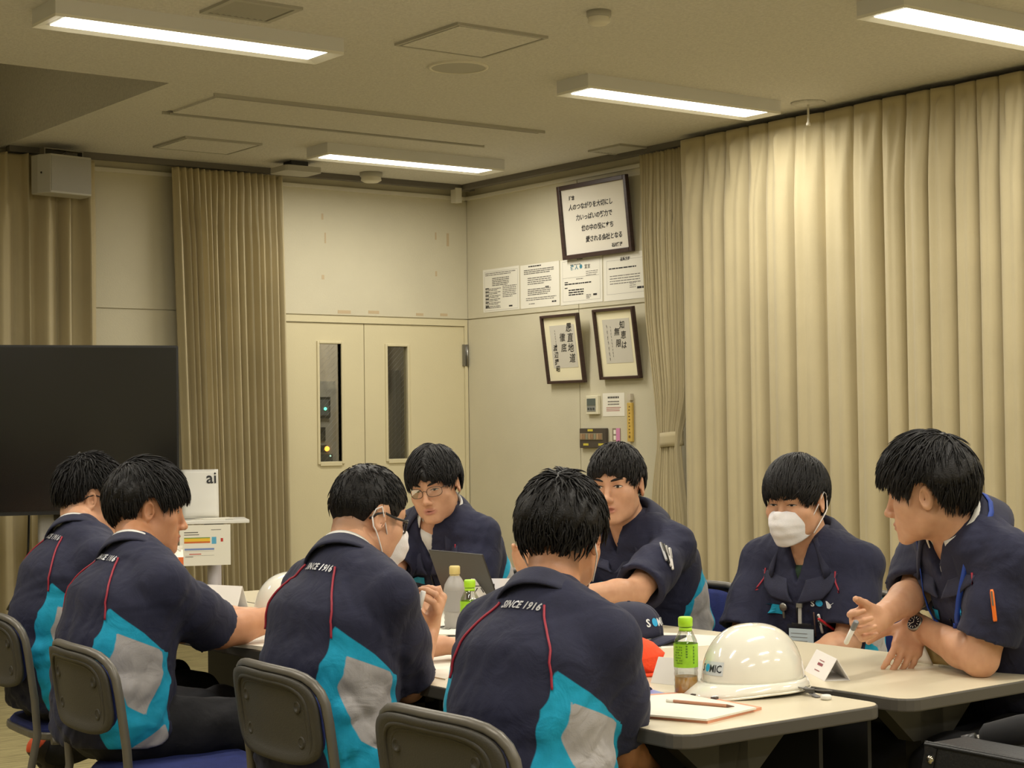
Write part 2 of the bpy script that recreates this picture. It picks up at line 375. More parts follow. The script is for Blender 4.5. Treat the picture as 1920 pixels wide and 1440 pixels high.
# ------------------------------------------------------------------ ceiling fittings
M_LAMPBODY = mat('lamp_body', srgb(222, 222, 222), 0.45)
M_GLOW = mat('tube_glow', (1, 1, 1, 1), 0.5, emit=(1.0, 0.93, 0.74, 1), estr=9.0)
M_REFL = mat('lamp_reflector', srgb(240, 238, 230), 0.4)
LAMP_LAB = {0: 'long ceiling lamp between the square vent grille and the raised bay', 1: 'long ceiling lamp beside the sprinkler over the curtains',
            2: 'long ceiling lamp close to the double door, next to the smoke detector', 3: 'long ceiling lamp above the seated group by the wide curtain'}
def fixture(i, x, y):
    t = empty('ceiling_lamp', (x, y, CEIL), 0, LAMP_LAB.get(i, 'long white ceiling lamp in the part of the room away from the double door'), 'lamp', 'ceiling lamps')
    L2, W2 = 0.64, 0.12
    c = MB(); h = CEIL-FIX_Z
    c.box((0, 0, -h/2+0.006), (2*L2, 2*W2, h-0.012))
    c.build('housing', M_LAMPBODY, t)
    c = MB()      # sloping white lips round the lit trough
    o = [(-L2, -W2), (L2, -W2), (L2, W2), (-L2, W2)]; n = [(-L2+0.07, -W2+0.045), (L2-0.07, -W2+0.045), (L2-0.07, W2-0.045), (-L2+0.07, W2-0.045)]
    vs = [(a, b, -h) for a, b in o]+[(a, b, -h+0.02) for a, b in n]+[(a, b, -h+0.012) for a, b in o]
    c.add(vs, [(0, 4, 5, 1), (1, 5, 6, 2), (2, 6, 7, 3), (3, 7, 4, 0), (0, 1, 9, 8), (1, 2, 10, 9), (2, 3, 11, 10), (3, 0, 8, 11)])
    c.build('reflector', M_REFL, t)
    c = MB(); c.box((0, 0, -h+0.014), (2*L2-0.12, 2*W2-0.075, 0.01)); c.build('tube', M_GLOW, t)
for i, (x, y) in enumerate(FIXTURES): fixture(i, x, y)
M_CGREY = mat('fitting_grey', srgb(176, 173, 163), 0.6)
M_CLINE = mat('fitting_line', srgb(110, 106, 96), 0.8)
def hatch(x0, y0, x1, y1, lab):
    t = empty('ceiling_hatch', ((x0+x1)/2, (y0+y1)/2, CEIL), 0, lab, 'hatch', 'ceiling access hatches'); w_, h_ = x1-x0, y1-y0
    MB().box((0, 0, -0.006), (w_-0.046, h_-0.046, 0.012)).build('hatch_cover', M_CEIL, t)
    c = MB()
    for a in (-1, 1): c.box((a*(w_/2-0.006), 0, -0.006), (0.012, h_, 0.012)); c.box((0, a*(h_/2-0.006), -0.006), (w_-0.024, 0.012, 0.012))
    c.build('hatch_frame', M_CGREY, t)
k = 1.0
hatch(4.05, 5.80, 4.52, 6.28, 'square ceiling hatch beside the round flush loudspeaker')
hatch(4.35, 8.93, 4.84, 9.36, 'square ceiling hatch between the long air slots and the curtains')
t = empty('ceiling_speaker', (4.56, 6.53, CEIL), 0, 'round white flush loudspeaker in the ceiling', 'speaker')
MB().lathe([(0.0, -0.006), (0.125, -0.006)], (0, 0, 0), 32, cap0=False, cap1=False).build('grille', M_CGREY, t)
MB().lathe([(0.125, 0), (0.125, -0.009), (0.14, -0.008), (0.14, 0)], (0, 0, 0), 32, cap0=False, cap1=False).build('rim', M_TRIM, t)
def detector(x, y, r, h, lab, name='smoke_detector', grp='ceiling detectors'):
    t = empty(name, (x, y, CEIL), 0, lab, 'detector', grp)
    MB().lathe([(r, 0), (r, -h*0.35), (r*0.93, -h*0.45)], (0, 0, 0), 24).build('base', M_CGREY, t)
    MB().lathe([(r*0.85, -h*0.45), (r*0.9, -h*0.8), (r*0.6, -h), (0.005, -h)], (0, 0, 0), 24, cap0=False).build('dome', M_TRIM, t)
detector(4.42, 5.34, 0.05, 0.055, 'small white smoke detector beside the square ceiling hatch')
detector(6.0, 9.60, 0.075, 0.065, 'white domed smoke detector by the lamp close to the double door')
t = empty('wireless_access_point', (5.36, 9.46, CEIL), 0, 'flat white access point on a dark bracket under the ceiling', 'access point')
MB().rbox((0, 0, -0.055), (0.26, 0.22, 0.035), 0.03).build('casing', M_CGREY, t)
MB().box((0, 0, -0.02), (0.12, 0.1, 0.04)).build('bracket', mat('bracket_dark', srgb(70, 70, 70), 0.6), t)
t = empty('spot_sensor', (6.80, 9.80, CEIL), 0, 'small white box sensor hanging at the ceiling corner', 'sensor')
MB().box((0, -0.02, -0.075), (0.05, 0.06, 0.1)).build('casing', M_TRIM, t); MB().lathe([(0.008, -0.03), (0.008, 0)], (0, 0, 0), 8).build('stem', M_STEEL, t)
t = empty('sprinkler', (6.60, 6.28, CEIL), 0, 'ceiling sprinkler with a round plate and thin stem beside the curtain rail', 'sprinkler')
MB().lathe([(0.09, 0), (0.088, -0.008), (0.02, -0.012)], (0, 0, 0), 28).build('plate', M_CEIL, t); MB().lathe([(0.006, 0), (0.006, -0.10), (0.012, -0.11), (0.012, -0.12)], (0, 0, 0), 10).build('stem', M_TRIM, t)
def vent(x0, y0, x1, y1, n, lab, name='air_vent'):
    t = empty(name, ((x0+x1)/2, (y0+y1)/2, CEIL), 0, lab, 'vent'); w_, h_ = x1-x0, y1-y0
    MB().box((0, 0, -0.002), (w_-0.02, h_-0.02, 0.004)).build('backing', M_CGREY, t)
    c = MB()
    for a in (-1, 1): c.box((a*(w_/2-0.012), 0, -0.006), (0.024, h_, 0.012)); c.box((0, a*(h_/2-0.012), -0.006), (w_-0.048, 0.024, 0.012))
    c.build('frame', M_CGREY, t)
    for i in range(n):
        MB().box((-(w_/2)+0.03+(w_-0.06)*(i+0.5)/n, 0, -0.007), ((w_-0.06)/n*0.62, h_-0.05, 0.004), Matrix.Rotation(0.35, 3, 'Y')).build('slat', M_CGREY, t)
vent(3.09, 5.93, 3.40, 6.21, 9, 'square slatted air vent near the long ceiling lamp')
vent(6.62, 7.82, 6.88, 8.12, 8, 'square grey air vent by the curtain rail')
# long slot air conditioner
t = empty('slot_air_conditioner', (4.94, 8.0, CEIL), 0, 'long ceiling air conditioner panel with two dark slots', 'air conditioner')
MB().box((0, 0, -0.006), (1.98, 0.5, 0.012)).build('cover_panel', M_CEIL, t)
for sy in (-1, 1):
    MB().box((0, sy*0.272, 0.112), (2.02, 0.036, 0.012)).build('slot', M_CGREY, t)
    MB().box((0, sy*0.294, -0.008), (2.06, 0.01, 0.016)).build('slot_edge', M_CGREY, t)
    MB().box((0, sy*0.272, -0.012), (2.0, 0.008, 0.010)).build('blade', M_CGREY, t)
# wall speaker over the left curtain
p = on_y(122, 320, 9.55)
t = empty('wall_loudspeaker', (p.x, 9.60, CEIL-0.02), math.radians(10), 'white box loudspeaker hung below the ceiling over the left curtain', 'loudspeaker')
pts = [(-0.165, 0.06), (-0.165, -0.01), (-0.135, -0.10), (0.135, -0.10), (0.165, -0.01), (0.165, 0.06)]
o_ = bevel(MB().prism(pts, 0.225, (0, 0, -0.165)).build('cabinet', mat('speaker_white', srgb(190, 188, 180), 0.5), t), 0.006)
MB().box((0, -0.1015, -0.165), (0.262, 0.004, 0.20)).build('grille', mat('speaker_grille', srgb(172, 170, 164), 0.7, bump=0.4, bscale=500), t)
c = MB(); c.box((0, 0.0, -0.012), (0.26, 0.05, 0.006)); c.box((-0.125, 0, -0.035), (0.006, 0.05, 0.05)); c.box((0.125, 0, -0.035), (0.006, 0.05, 0.05)); c.tube([(-0.02, 0, -0.05), (0.03, 0, -0.015)], 0.006, 6); c.build('bracket', M_STEEL, t)
MB().lathe([(0.006, 0), (0.006, 0.004)], (-0.158, -0.04, -0.16), 10, Matrix.Rotation(-math.pi/2, 3, 'Y')).build('badge', M_DARKGAP, t)

# ------------------------------------------------------------------ curtains
def curtain_mat():
    M = mat('curtain_cloth', srgb(186, 173, 138), 0.85, noise=0.05, nscale=3, bump=0.15, bscale=400, sheen=0.2)
    return M
M_CUR = curtain_mat()
def curtain(name, A, B, inward, zt, zb, folds, amp, lab, edges=None, seed=1, heading=0.10, per=14, gather=None, grp=None, flat=False):
    """A->B top line (xy); edges(z)->(a,b) fractions where the cloth starts and ends at height z"""
    r = random.Random(seed); A = Vector((A[0], A[1], 0)); B = Vector((B[0], B[1], 0)); D = B-A; Nn = Vector((inward[0], inward[1], 0))
    am = [amp*r.uniform(0.65, 1.25) for _ in range(folds+2)]; wd = [r.uniform(0.45, 1.6) for _ in range(folds)]
    tot = sum(wd); cum = [0]
    for x in wd: cum.append(cum[-1]+x/tot)
    ph = [r.uniform(-0.5, 0.5) for _ in range(folds+2)]; sk = [r.uniform(-1, 1) for _ in range(folds+2)]
    rows = [zt, zt-0.02, zt-heading*0.5, zt-heading, zt-heading-0.03, zt-heading-0.08, zt-heading-0.16]
    z = rows[-1]
    while z > zb+0.12: z -= 0.10; rows.append(z)
    rows.append(zb)
    nu = folds*per; c = MB(); vs = []
    for z in rows:
        hd = min(1.0, max(0.0, (zt-heading*0.8-z)/0.35))       # 0 in the heading, 1 in the hanging cloth
        a, b = edges(z) if edges else (0.0, 1.0)
        g = gather(z) if gather else 1.0
        for i in range(nu+1):
            k = min(folds-1, i//per); f = (i-k*per)/per
            u0, u1 = k/folds, (k+1)/folds
            # even pleats at the rail, uneven folds lower down
            v0, v1 = cum[k], cum[k+1]; mixk = 0.5 if flat else 0.25+0.55*hd
            uu0 = u0*(1-mixk)+v0*mixk; uu1 = u1*(1-mixk)+v1*mixk
            u = uu0+(uu1-uu0)*f
            A_ = am[k]*(1-f)+am[k+1]*f
            drift = math.sin((zt-z)*1.2+ph[k]*6)*(0.04 if flat else 0.10)*hd*(ph[k])
            x = f+drift
            xx = x-math.floor(x); vl = min(xx, 1-xx)
            if flat:
                wv = .045+.05*hd*(1+.9*abs(sk[k])); below = max(0.0, zt-heading-z)
                prof = (1-math.exp(-(vl/wv)**2))*(1+.30*sk[k]*(xx-.5)*hd)*(.55+.45*hd)
                prof += .40*math.exp(-((f-.5)/.09)**2)*math.exp(-(below/.16)**2)*(1 if z < zt-heading*.9 else 0)
                prof += .06*math.sin(4*math.pi*x+sk[k]*3)*hd
            elif hd < 0.05:
                prof = math.exp(-((f-0.5)/0.10)**2)*0.9
            else:
                s = 0.5-0.5*math.cos(2*math.pi*x); s2 = s**(0.75+0.5*abs(sk[k]))
                pin = math.exp(-((f-0.5)/0.12)**2)
                prof = s2*hd+pin*(1-hd)*0.9 + 0.16*math.sin(4*math.pi*x+sk[k]*3)*hd
            lat = (0.12 if flat else 0.30)*(uu1-uu0)*math.sin(2*math.pi*x)*hd*g*(0.6+0.4*sk[k])
            q = a+(b-a)*(u+lat*0.5)
            off = prof*A_*g
            P = A+D*q+Nn*(off+0.02); P.z = z
            vs.append(P)
    nr = len(rows); fs = []
    for j in range(nr-1):
        for i in range(nu):
            q = (j*(nu+1)+i, j*(nu+1)+i+1, (j+1)*(nu+1)+i+1, (j+1)*(nu+1)+i); fs.append(q)
    c.add(vs, fs, True)
    t = empty(name, (A.x, A.y, zb), 0, lab, 'curtain', grp)
    o = c.build('cloth', M_CUR, t); o.location = (-A.x, -A.y, -zb)
    solidify(o, 0.004)
    return t
YB = 2.2
cw = curtain('wide_curtain', (WX-0.16, 7.43), (WX-0.16, YB), (-1, 0), CEIL-0.03, 0.03, 31, 0.090, 'wide closed beige pleated curtain along the long wall behind the seated men', seed=5, per=16, flat=True, grp='beige curtains')
def tie_edges(z):
    # narrow at the tie-back, spreading above and below
    P = [(2.94, 0.0, 1.0), (2.3, 0.06, 1.0), (1.93, 0.11, 1.0), (1.48, 0.24, 0.95), (1.21, 0.29, 0.72), (1.0, 0.20, 0.78), (0.7, 0.12, 0.9), (0.0, 0.05, 1.0)]
    for (z0, a0, b0), (z1, a1, b1) in zip(P[:-1], P[1:]):
        if z0 >= z >= z1:
            f = (z0-z)/(z0-z1); return a0+(a1-a0)*f, b0+(b1-b0)*f
    return P[0][1:]
ct = curtain('tied_curtain', (WX-0.10, 7.865), (WX-0.10, 7.45), (-1, 0), CEIL-0.05, 0.03, 13, 0.055, 'narrow beige curtain bunched by a cloth tie-back beside the framed calligraphy', tie_edges, seed=9, per=8, gather=lambda z: 0.55+0.45*min(1, abs(z-1.21)/0.7), grp='beige curtains')
c = MB()
c.grid(lambda u, v: Vector((-0.012-0.050*math.sin(math.pi*u)**0.6, 7.755-0.205*u-7.865, 1.25-0.085*v+0.015*u-0.03)), 16, 3)
solidify(c.build('tie_back', M_CUR, ct), 0.006)
curtain('drawn_curtain', (4.66, WY-0.11), (5.42, WY-0.11), (0, -1), CEIL-0.05, 0.03, 17, 0.075, 'beige curtain drawn together beside the left leaf of the double door', lambda z: ((0.0+0.12*(2.94-z)/2.9), 1.0+0.05*(2.94-z)/2.9), seed=3, per=9, grp='beige curtains')
curtain('screen_curtain', (3.05, WY-0.11), (4.16, WY-0.11), (0, -1), CEIL-0.05, 0.03, 9, 0.10, 'beige curtain hanging behind the big dark screen', None, seed=12, per=14, grp='beige curtains')

# ------------------------------------------------------------------ things on the wall with the frames
M_FRAME = mat('dark_wood', srgb(58, 38, 34), 0.4, noise=0.25, nscale=12, stretch=(1, 8, 1))
M_PAPER = mat('white_paper', srgb(232, 228, 214), 0.7)
M_INK = mat('black_ink', srgb(24, 22, 24), 0.6)
M_GINK = mat('grey_print', srgb(112, 108, 100), 0.7)
M_MATB = mat('cream_mount', srgb(238, 230, 196), 0.7)
M_ART = mat('grey_art_paper', srgb(205, 200, 186), 0.7)
def wall_frame(y0, y1, z0, z1, bw, lab, tilt, roll=0.0):
    """frame on the right wall; local x runs to the viewer's right (-y), local y up; leans out at the top"""
    t = empty('picture_frame', (WX-0.012, (y0+y1)/2, z0), 0, lab, 'frame', 'framed calligraphy')
    R = basis(Vector((0, -1, 0)), Vector((0, 0, 1)), Vector((-1, 0, 0))) @ Matrix.Rotation(tilt, 3, 'X') @ Matrix.Rotation(roll, 3, 'Z')
    t.rotation_euler = R.to_euler(); w_, h_ = y0-y1, z1-z0
    c = MB()
    for a in (-1, 1): c.box((a*(w_/2-bw/2), h_/2, 0.014), (bw, h_, 0.028)); c.box((0, h_/2+a*(h_/2-bw/2), 0.014), (w_-2*bw, bw, 0.028))
    bevel(c.build('moulding', M_FRAME, t), 0.003)
    return t, w_, h_, bw
ex, ey = (1, 0, 0), (0, 1, 0)
t, w_, h_, bw = wall_frame(8.764, 8.077, 2.372, 2.845, 0.028, 'large dark wooden frame of brush writing hung above the row of notices', 0.10)
MB().box((0, h_/2, 0.006), (w_-2*bw+0.01, h_-2*bw+0.01, 0.01)).build('sheet', mat('calligraphy_paper', srgb(228, 222, 208), 0.75), t)
for s, x, y, sz in (('理念', -0.215, 0.375, 0.030), ('人のつながりを大切にし', -0.035, 0.312, 0.041), ('力いっぱいの努力で', -0.01, 0.242, 0.041), ('世の中の役に立ち', 0.015, 0.170, 0.041), ('愛される会社となる', 0.07, 0.098, 0.041), ('石川雅洋', 0.19, 0.045, 0.026)):
    text_on(MB(), s, (x, y, 0.0115), ex, ey, sz, 0.16, 0.0010, 0.0006, 0.95).build('brush_line', M_INK, t)
def scroll_frame(y0, y1, z0, z1, lab, cols):
    t, w_, h_, bw = wall_frame(y0, y1, z0, z1, 0.018, lab, 0.13)
    MB().box((0, h_/2, 0.005), (w_-2*bw+0.01, h_-2*bw+0.01, 0.008)).build('mount', M_MATB, t)
    MB().box((0.005, h_/2+0.015, 0.0095), (w_*0.66, h_*0.62, 0.002)).build('art_sheet', M_ART, t)
    for s, x, y, sz, st, sh in cols:
        c = MB()
        if isinstance(s, int):      # a column of small cursive strokes too fine to read
            for i in range(s):
                k = ((i*7) % 5-2)*0.0012; h = st*(.55+.1*(i % 3))
                c.add([(x+k, y-i*st, .0114), (x+k+sz*.22, y-i*st+.001, .0114), (x-k+sz*.30, y-i*st-h, .0114), (x-k+sz*.02, y-i*st-h-.001, .0114)], [(0, 3, 2, 1)])
                c.add([(x-sz*.25, y-i*st-h*.35, .0114), (x+sz*.4, y-i*st-h*.2, .0114), (x+sz*.4, y-i*st-h*.32, .0114), (x-sz*.25, y-i*st-h*.5, .0114)], [(0, 3, 2, 1)])
        else:
            for i, ch in enumerate(s): text_on(c, ch, (x+(i % 2)*0.004, y-i*st, 0.0108), ex, ey, sz, sh, 0.0006, 0.0006)
        c.build('brush_column', M_INK, t)
scroll_frame(8.945, 8.56, 1.578, 2.024, 'dark frame of brush writing hung across the wall joint, beside a matching frame', [('愚直地道', 0.075, 0.335, 0.062, 0.066, 0.2), ('徹底', 0.0, 0.275, 0.058, 0.068, 0.2), ('渡辺捷昭', -0.085, 0.215, 0.042, 0.045, 0.2), (9, -0.07, 0.345, 0.010, 0.017, 0.1)])
scroll_frame(8.408, 8.02, 1.590, 2.033, 'dark frame of brush writing hung next to the bunched curtain, above the notice card', [('知恵は', 0.06, 0.315, 0.052, 0.062, 0.2), ('無限', 0.005, 0.275, 0.052, 0.072, 0.2), (10, -0.05, 0.33, 0.009, 0.020, 0.1), (7, -0.085, 0.34, 0.011, 0.034, 0.1)])
def notice(y0, y1, z0, z1, lab, kind):
    t = empty('wall_notice', (WX-0.001, (y0+y1)/2, z0), 0, lab, 'notice', 'row of printed notices'); R = basis(Vector((0, -1, 0)), Vector((0, 0, 1)), Vector((-1, 0, 0))); t.rotation_euler = R.to_euler()
    w_, h_ = y0-y1, z1-z0
    MB().box((0, h_/2, 0.0008), (w_, h_, 0.0016)).build('sheet', M_PAPER, t)
    c = MB(); g = MB(); col = MB(); r = random.Random(kind*3+1)
    O = (0, 0, 0.0016)
    def lines(mb, x0, x1, y, n, st, th=0.004, gap=True):
        for i in range(n):
            x = x0
            end = x1-(r.uniform(0, 0.35)*(x1-x0) if i == n-1 else r.uniform(0, 0.06)*(x1-x0))
            while x < end:
                l = r.uniform(0.012, 0.05); quad_on(mb, O, ex, ey, x, min(end, x+l), y-i*st, y-i*st+th); x += l+0.004
    def border(x0, x1, y0_, y1_, th=0.0012):
        for a in ((x0, x1, y0_, y0_+th), (x0, x1, y1_, y1_+th), (x0, x0+th, y0_, y1_), (x1, x1+th, y0_, y1_)): quad_on(g, O, ex, ey, *a, lift=0.0004)
    if kind == 0:
        border(-0.19, 0.19, 0.01, 0.275); lines(g, -0.18, 0.17, 0.262, 2, 0.012, 0.005); lines(g, -0.10, 0.10, 0.225, 5, 0.012, 0.006)
        for k in range(6): lines(g, -0.18, 0.0, 0.155-k*0.024, 2, 0.010, 0.005); quad_on(c, O, ex, ey, -0.18, -0.14, 0.16-k*0.024, 0.166-k*0.024)
        lines(g, 0.02, 0.18, 0.165, 7, 0.012, 0.005); lines(c, -0.18, -0.12, 0.03, 1, .01, .007); quad_on(c, O, ex, ey, 0.09, 0.13, 0.025, 0.035)
    elif kind == 1:
        lines(c, -0.12, 0.03, 0.272, 1, .01, 0.008); lines(g, -0.17, 0.17, 0.25, 3, 0.012, 0.006); lines(g, -0.13, 0.13, 0.195, 4, 0.013, 0.006); lines(g, -0.13, 0.12, 0.12, 4, 0.012, 0.006); quad_on(c, O, ex, ey, 0.06, 0.10, 0.128, 0.135); lines(g, -0.15, 0.18, 0.062, 2, 0.012, 0.005); lines(c, 0.13, 0.18, 0.025, 1, .01, .010); lines(g, -0.12, -0.05, .025, 1, .01, .005)
    elif kind == 2:
        border(-0.19, 0.19, 0.02, 0.28); lines(g, -0.04, 0.03, 0.284, 1, .01, .006); lines(g, -0.11, 0.0, 0.252, 1, .01, .005)
        text_on(col, '健', (-0.09, 0.224, 0.0016), ex, ey, 0.034, 0, 0.001); text_on(col, '人', (-0.045, 0.224, 0.0016), ex, ey, 0.034, 0, 0.001)
        col.lathe([(0.0, 0.001), (0.014, 0.001)], (0.0, 0.238, 0.0016), 14, cap0=False, cap1=False); text_on(g, '宣言', (0.065, 0.224, 0.0016), ex, ey, 0.030, 0, 0.0006)
        lines(g, 0.05, 0.17, 0.20, 3, 0.012, 0.004); border(-0.19, 0.18, 0.172, 0.172, .0012); lines(g, -0.05, 0.03, 0.158, 1, .01, .005)
        lines(c, -0.17, 0.12, 0.128, 1, .01, 0.008); lines(c, -0.17, -0.13, 0.142, 1, .01, .006); lines(c, -0.13, 0.03, 0.088, 3, 0.015, 0.008); lines(c, -0.17, -0.13, .105, 1, .01, .006); lines(g, 0.05, 0.1, 0.05, 3, 0.01, 0.005); lines(c, 0.12, 0.17, 0.045, 1, .01, .012)
    else:
        border(-0.18, 0.19, 0.04, 0.25); text_on(c, '品質方針', (0.0, 0.245, 0.0016), ex, ey, 0.024, 0, 0.0008); lines(c, -0.16, 0.17, 0.196, 1, .01, 0.008); lines(g, -0.15, 0.15, 0.15, 4, 0.016, 0.005); lines(g, 0.04, 0.1, 0.095, 3, .012, .004); lines(c, 0.11, 0.18, 0.06, 1, .01, 0.014)
    if c.v: c.build('bold_print', M_INK, t, kind='stuff')
    if g.v: g.build('fine_print', M_GINK, t, kind='stuff')
    if col.v: col.build('coloured_print', mat('teal_print', srgb(60, 130, 150), 0.6), t)
notice(9.698, 9.283, 2.086, 2.380, 'printed notice nearest the room corner, end of the row of four', 0)
notice(9.268, 8.848, 2.086, 2.376, 'printed notice of plain text paragraphs between two other sheets', 1)
notice(8.833, 8.410, 2.082, 2.374, 'printed notice with a small teal coloured heading below the large frame', 2)
notice(8.395, 7.975, 2.080, 2.370, 'bordered printed notice at the curtain end of the row of four', 3)
def wall_thing(name, y, z, lab, cat):
    t = empty(name, (WX, y, z), 0, lab, cat); t.rotation_euler = basis(Vector((0, -1, 0)), Vector((0, 0, 1)), Vector((-1, 0, 0))).to_euler(); return t
t = wall_thing('thermostat', 8.505, 1.372, 'white wall thermostat with a grey display beside the small notice card', 'thermostat')
bevel(MB().box((0, 0.06, 0.012), (0.12, 0.12, 0.024)).build('casing', mat('thermo_white', srgb(222, 216, 190), 0.5), t), 0.004)
MB().box((-0.005, 0.078, 0.025), (0.085, 0.045, 0.003)).build('display', mat('thermo_display', srgb(88, 98, 94), 0.3), t)
q = MB().box((-0.005, 0.036, 0.025), (0.085, 0.034, 0.003)).build('button_panel', mat('thermo_grey', srgb(134, 136, 132), 0.5), t)
for a in (-0.03, -0.005, 0.02): MB().box((a, 0.036, 0.028), (0.014, 0.012, 0.003)).build('button', MATS['panel_dark'], q)
t = wall_thing('notice_card', 8.317, 1.358, 'small square white notice card beside the wall thermostat', 'notice')
MB().box((0, 0.073, 0.001), (0.21, 0.145, 0.002)).build('card', M_PAPER, t)
c = MB(); g = MB(); rr = MB()
for i in range(7): quad_on(c, (0, 0, 0.002), ex, ey, -0.055+i*0.016, -0.044+i*0.016, 0.112, 0.124)
for yy in (0.092, 0.075):
    for i in range(8): quad_on(g, (0, 0, 0.002), ex, ey, -0.055+i*0.014, -0.044+i*0.014, yy-0.004, yy+0.004)
for yy in (0.055, 0.045, 0.035): quad_on(rr, (0, 0, 0.002), ex, ey, -0.07, 0.06+0.01*(yy > .05), yy-0.002, yy+0.002)
c.build('bold_print', M_INK, t); g.build('fine_print', M_GINK, t); rr.build('red_print', mat('red_print', srgb(170, 100, 95), 0.7), t)
t = wall_thing('tally_stick', 8.145, 1.20, 'long yellow wooden tag hanging from a wall hook beside the notice card', 'wooden tag')
bevel(MB().box((0, 0.12, 0.012), (0.046, 0.24, 0.018)).build('tag_board', mat('yellow_wood', srgb(205, 172, 84), 0.6, noise=0.1, nscale=10), t), 0.003)
c = MB()
for i in range(9): c.box((0.002*(-1)**i, 0.055+i*0.02, 0.0214), (0.012, 0.008, 0.0006))
c.lathe([(0.009, 0), (0.009, 0.001)], (0, 0.03, 0.021), 10); c.build('marking', mat('brown_print', srgb(120, 92, 40), 0.7), t)
c = MB(); c.box((0, 0.275, 0.012), (0.034, 0.04, 0.024)); c.build('hook', mat('hook_white', srgb(200, 190, 170), 0.5), t)
t = wall_thing('light_switch_panel', 8.503, 1.160, 'dark wall switch panel with pale tags above the talking man', 'switch panel')
bevel(MB().box((0, 0.062, 0.012), (0.262, 0.125, 0.024)).build('casing', mat('switch_dark', srgb(74, 66, 58), 0.5), t), 0.004)
q = MB().box((-0.01, 0.072, 0.0255), (0.222, 0.042, 0.004)).build('switch_row', mat('switch_row', srgb(150, 138, 112), 0.5), t)
for i in range(8):
    MB().box((-0.105+i*0.027, 0.072, 0.029), (0.022, 0.034, 0.004)).build('switch', mat('switch_%d' % (i % 3), (srgb(168, 140, 108), srgb(150, 120, 92), srgb(140, 138, 118))[i % 3], 0.5), q)
for x, y in ((-0.02, 0.112), (-0.065, 0.022), (0.085, 0.022)): MB().box((x, y, 0.025), (0.05, 0.014, 0.003)).build('yellow_tag', mat('yellow_tag', srgb(206, 190, 70), 0.6), t)
t = wall_thing('label_strip', 8.292, 1.168, 'narrow pink and white label strip beside the dark switch panel', 'label')
MB().box((0, 0.058, 0.002), (0.075, 0.115, 0.004)).build('backing', mat('strip_brown', srgb(140, 128, 108), 0.6), t)
MB().box((0.018, 0.058, 0.0045), (0.036, 0.115, 0.002)).build('pink_band', mat('pink_band', srgb(214, 140, 180), 0.6), t)
for i in range(3): MB().box((-0.014, 0.02+i*0.036, 0.0045), (0.022, 0.026, 0.002)).build('white_label', M_PAPER, t)
# ================================================================== tables
TZ0 = 0.70
M_TOP = mat('table_laminate', srgb(214, 203, 176), 0.32, noise=0.03, nscale=5, spec=0.5)
M_EDGE = mat('table_edge', srgb(84, 80, 74), 0.5)
M_LEG = mat('table_leg', srgb(66, 64, 58), 0.5)
M_BLACKPANEL = mat('modesty_panel', srgb(22, 22, 24), 0.6)
M_LEVER = mat('table_lever', srgb(196, 186, 140), 0.4)
def corner_poly(w_, l_, r, n=4):
    pts = []
    for cx, cy, a0 in ((w_/2-r, l_/2-r, 0), (-w_/2+r, l_/2-r, 90), (-w_/2+r, -l_/2+r, 180), (w_/2-r, -l_/2+r, 270)):
        for k in range(n+1):
            a = math.radians(a0+90*k/n); pts.append((cx+r*math.cos(a), cy+r*math.sin(a)))
    return pts
def table(cx, cy, w_, l_, rot, lab, panel_side):
    t = empty('meeting_table', (cx, cy, 0), rot, lab, 'table', 'beige folding meeting tables')
    MB().prism(corner_poly(w_-.006, l_-.006, .045), .004, (0, 0, TZ0-.002)).build('table_top', M_TOP, t)
    bevel(MB().prism(corner_poly(w_, l_, .047), .030, (0, 0, TZ0-.0155)).build('table_edge', M_EDGE, t), .004)
    for sy in (-1, 1):
        y = sy*(l_/2-.19)
        c = MB(); c.box((0, y, .36), (.085, .045, .62)); c.build('leg', M_LEG, t)
        c = MB(); pts = [(-.20, .0), (.20, .0), (.07, -.11), (-.07, -.11)]
        c.prism([(a, b) for a, b in pts][::-1], .045, (0, y, TZ0-.032), Matrix.Rotation(math.pi/2, 3, 'X')); c.build('bracket', M_LEG, t)
        c = MB(); c.box((0, y, .035), (.5, .05, .04)); c.build('foot', M_LEG, t)
        for sx in (-1, 1): MB().lathe([(.022, 0), (.026, .008), (.022, .016)], (sx*.22, y, .0), 12).build('caster', M_BLACKPANEL, t)
        MB().tube([(.05, y-sy*.03, TZ0-.04), (-.045, y-sy*.03, TZ0-.085)], .008, 8).build('lever', M_LEVER, t)
    MB().box((panel_side*(w_/2-.05), 0, .50), (.012, l_-.30, .34)).build('modesty_panel', M_BLACKPANEL, t)
    MB().box((0, 0, TZ0-.06), (.05, l_-.38, .045)).build('beam', M_LEG, t)
    return t
table(2.605, 3.38, .60, 1.64, 0.0, 'beige table holding the helmet and tea bottle, beside the man with tousled hair', 1)
table(3.248, 3.395, .60, 1.64, math.radians(2.0), 'beige table under the leaning man\'s elbow and the triangular name card', -1)
table(2.605, 5.03, .60, 1.64, 0.0, 'beige table under the forearm of the man reaching over, with his papers', 1)
table(3.216, 5.06, .60, 1.64, math.radians(0.5), 'beige table holding the laptop, towards the double door', -1)

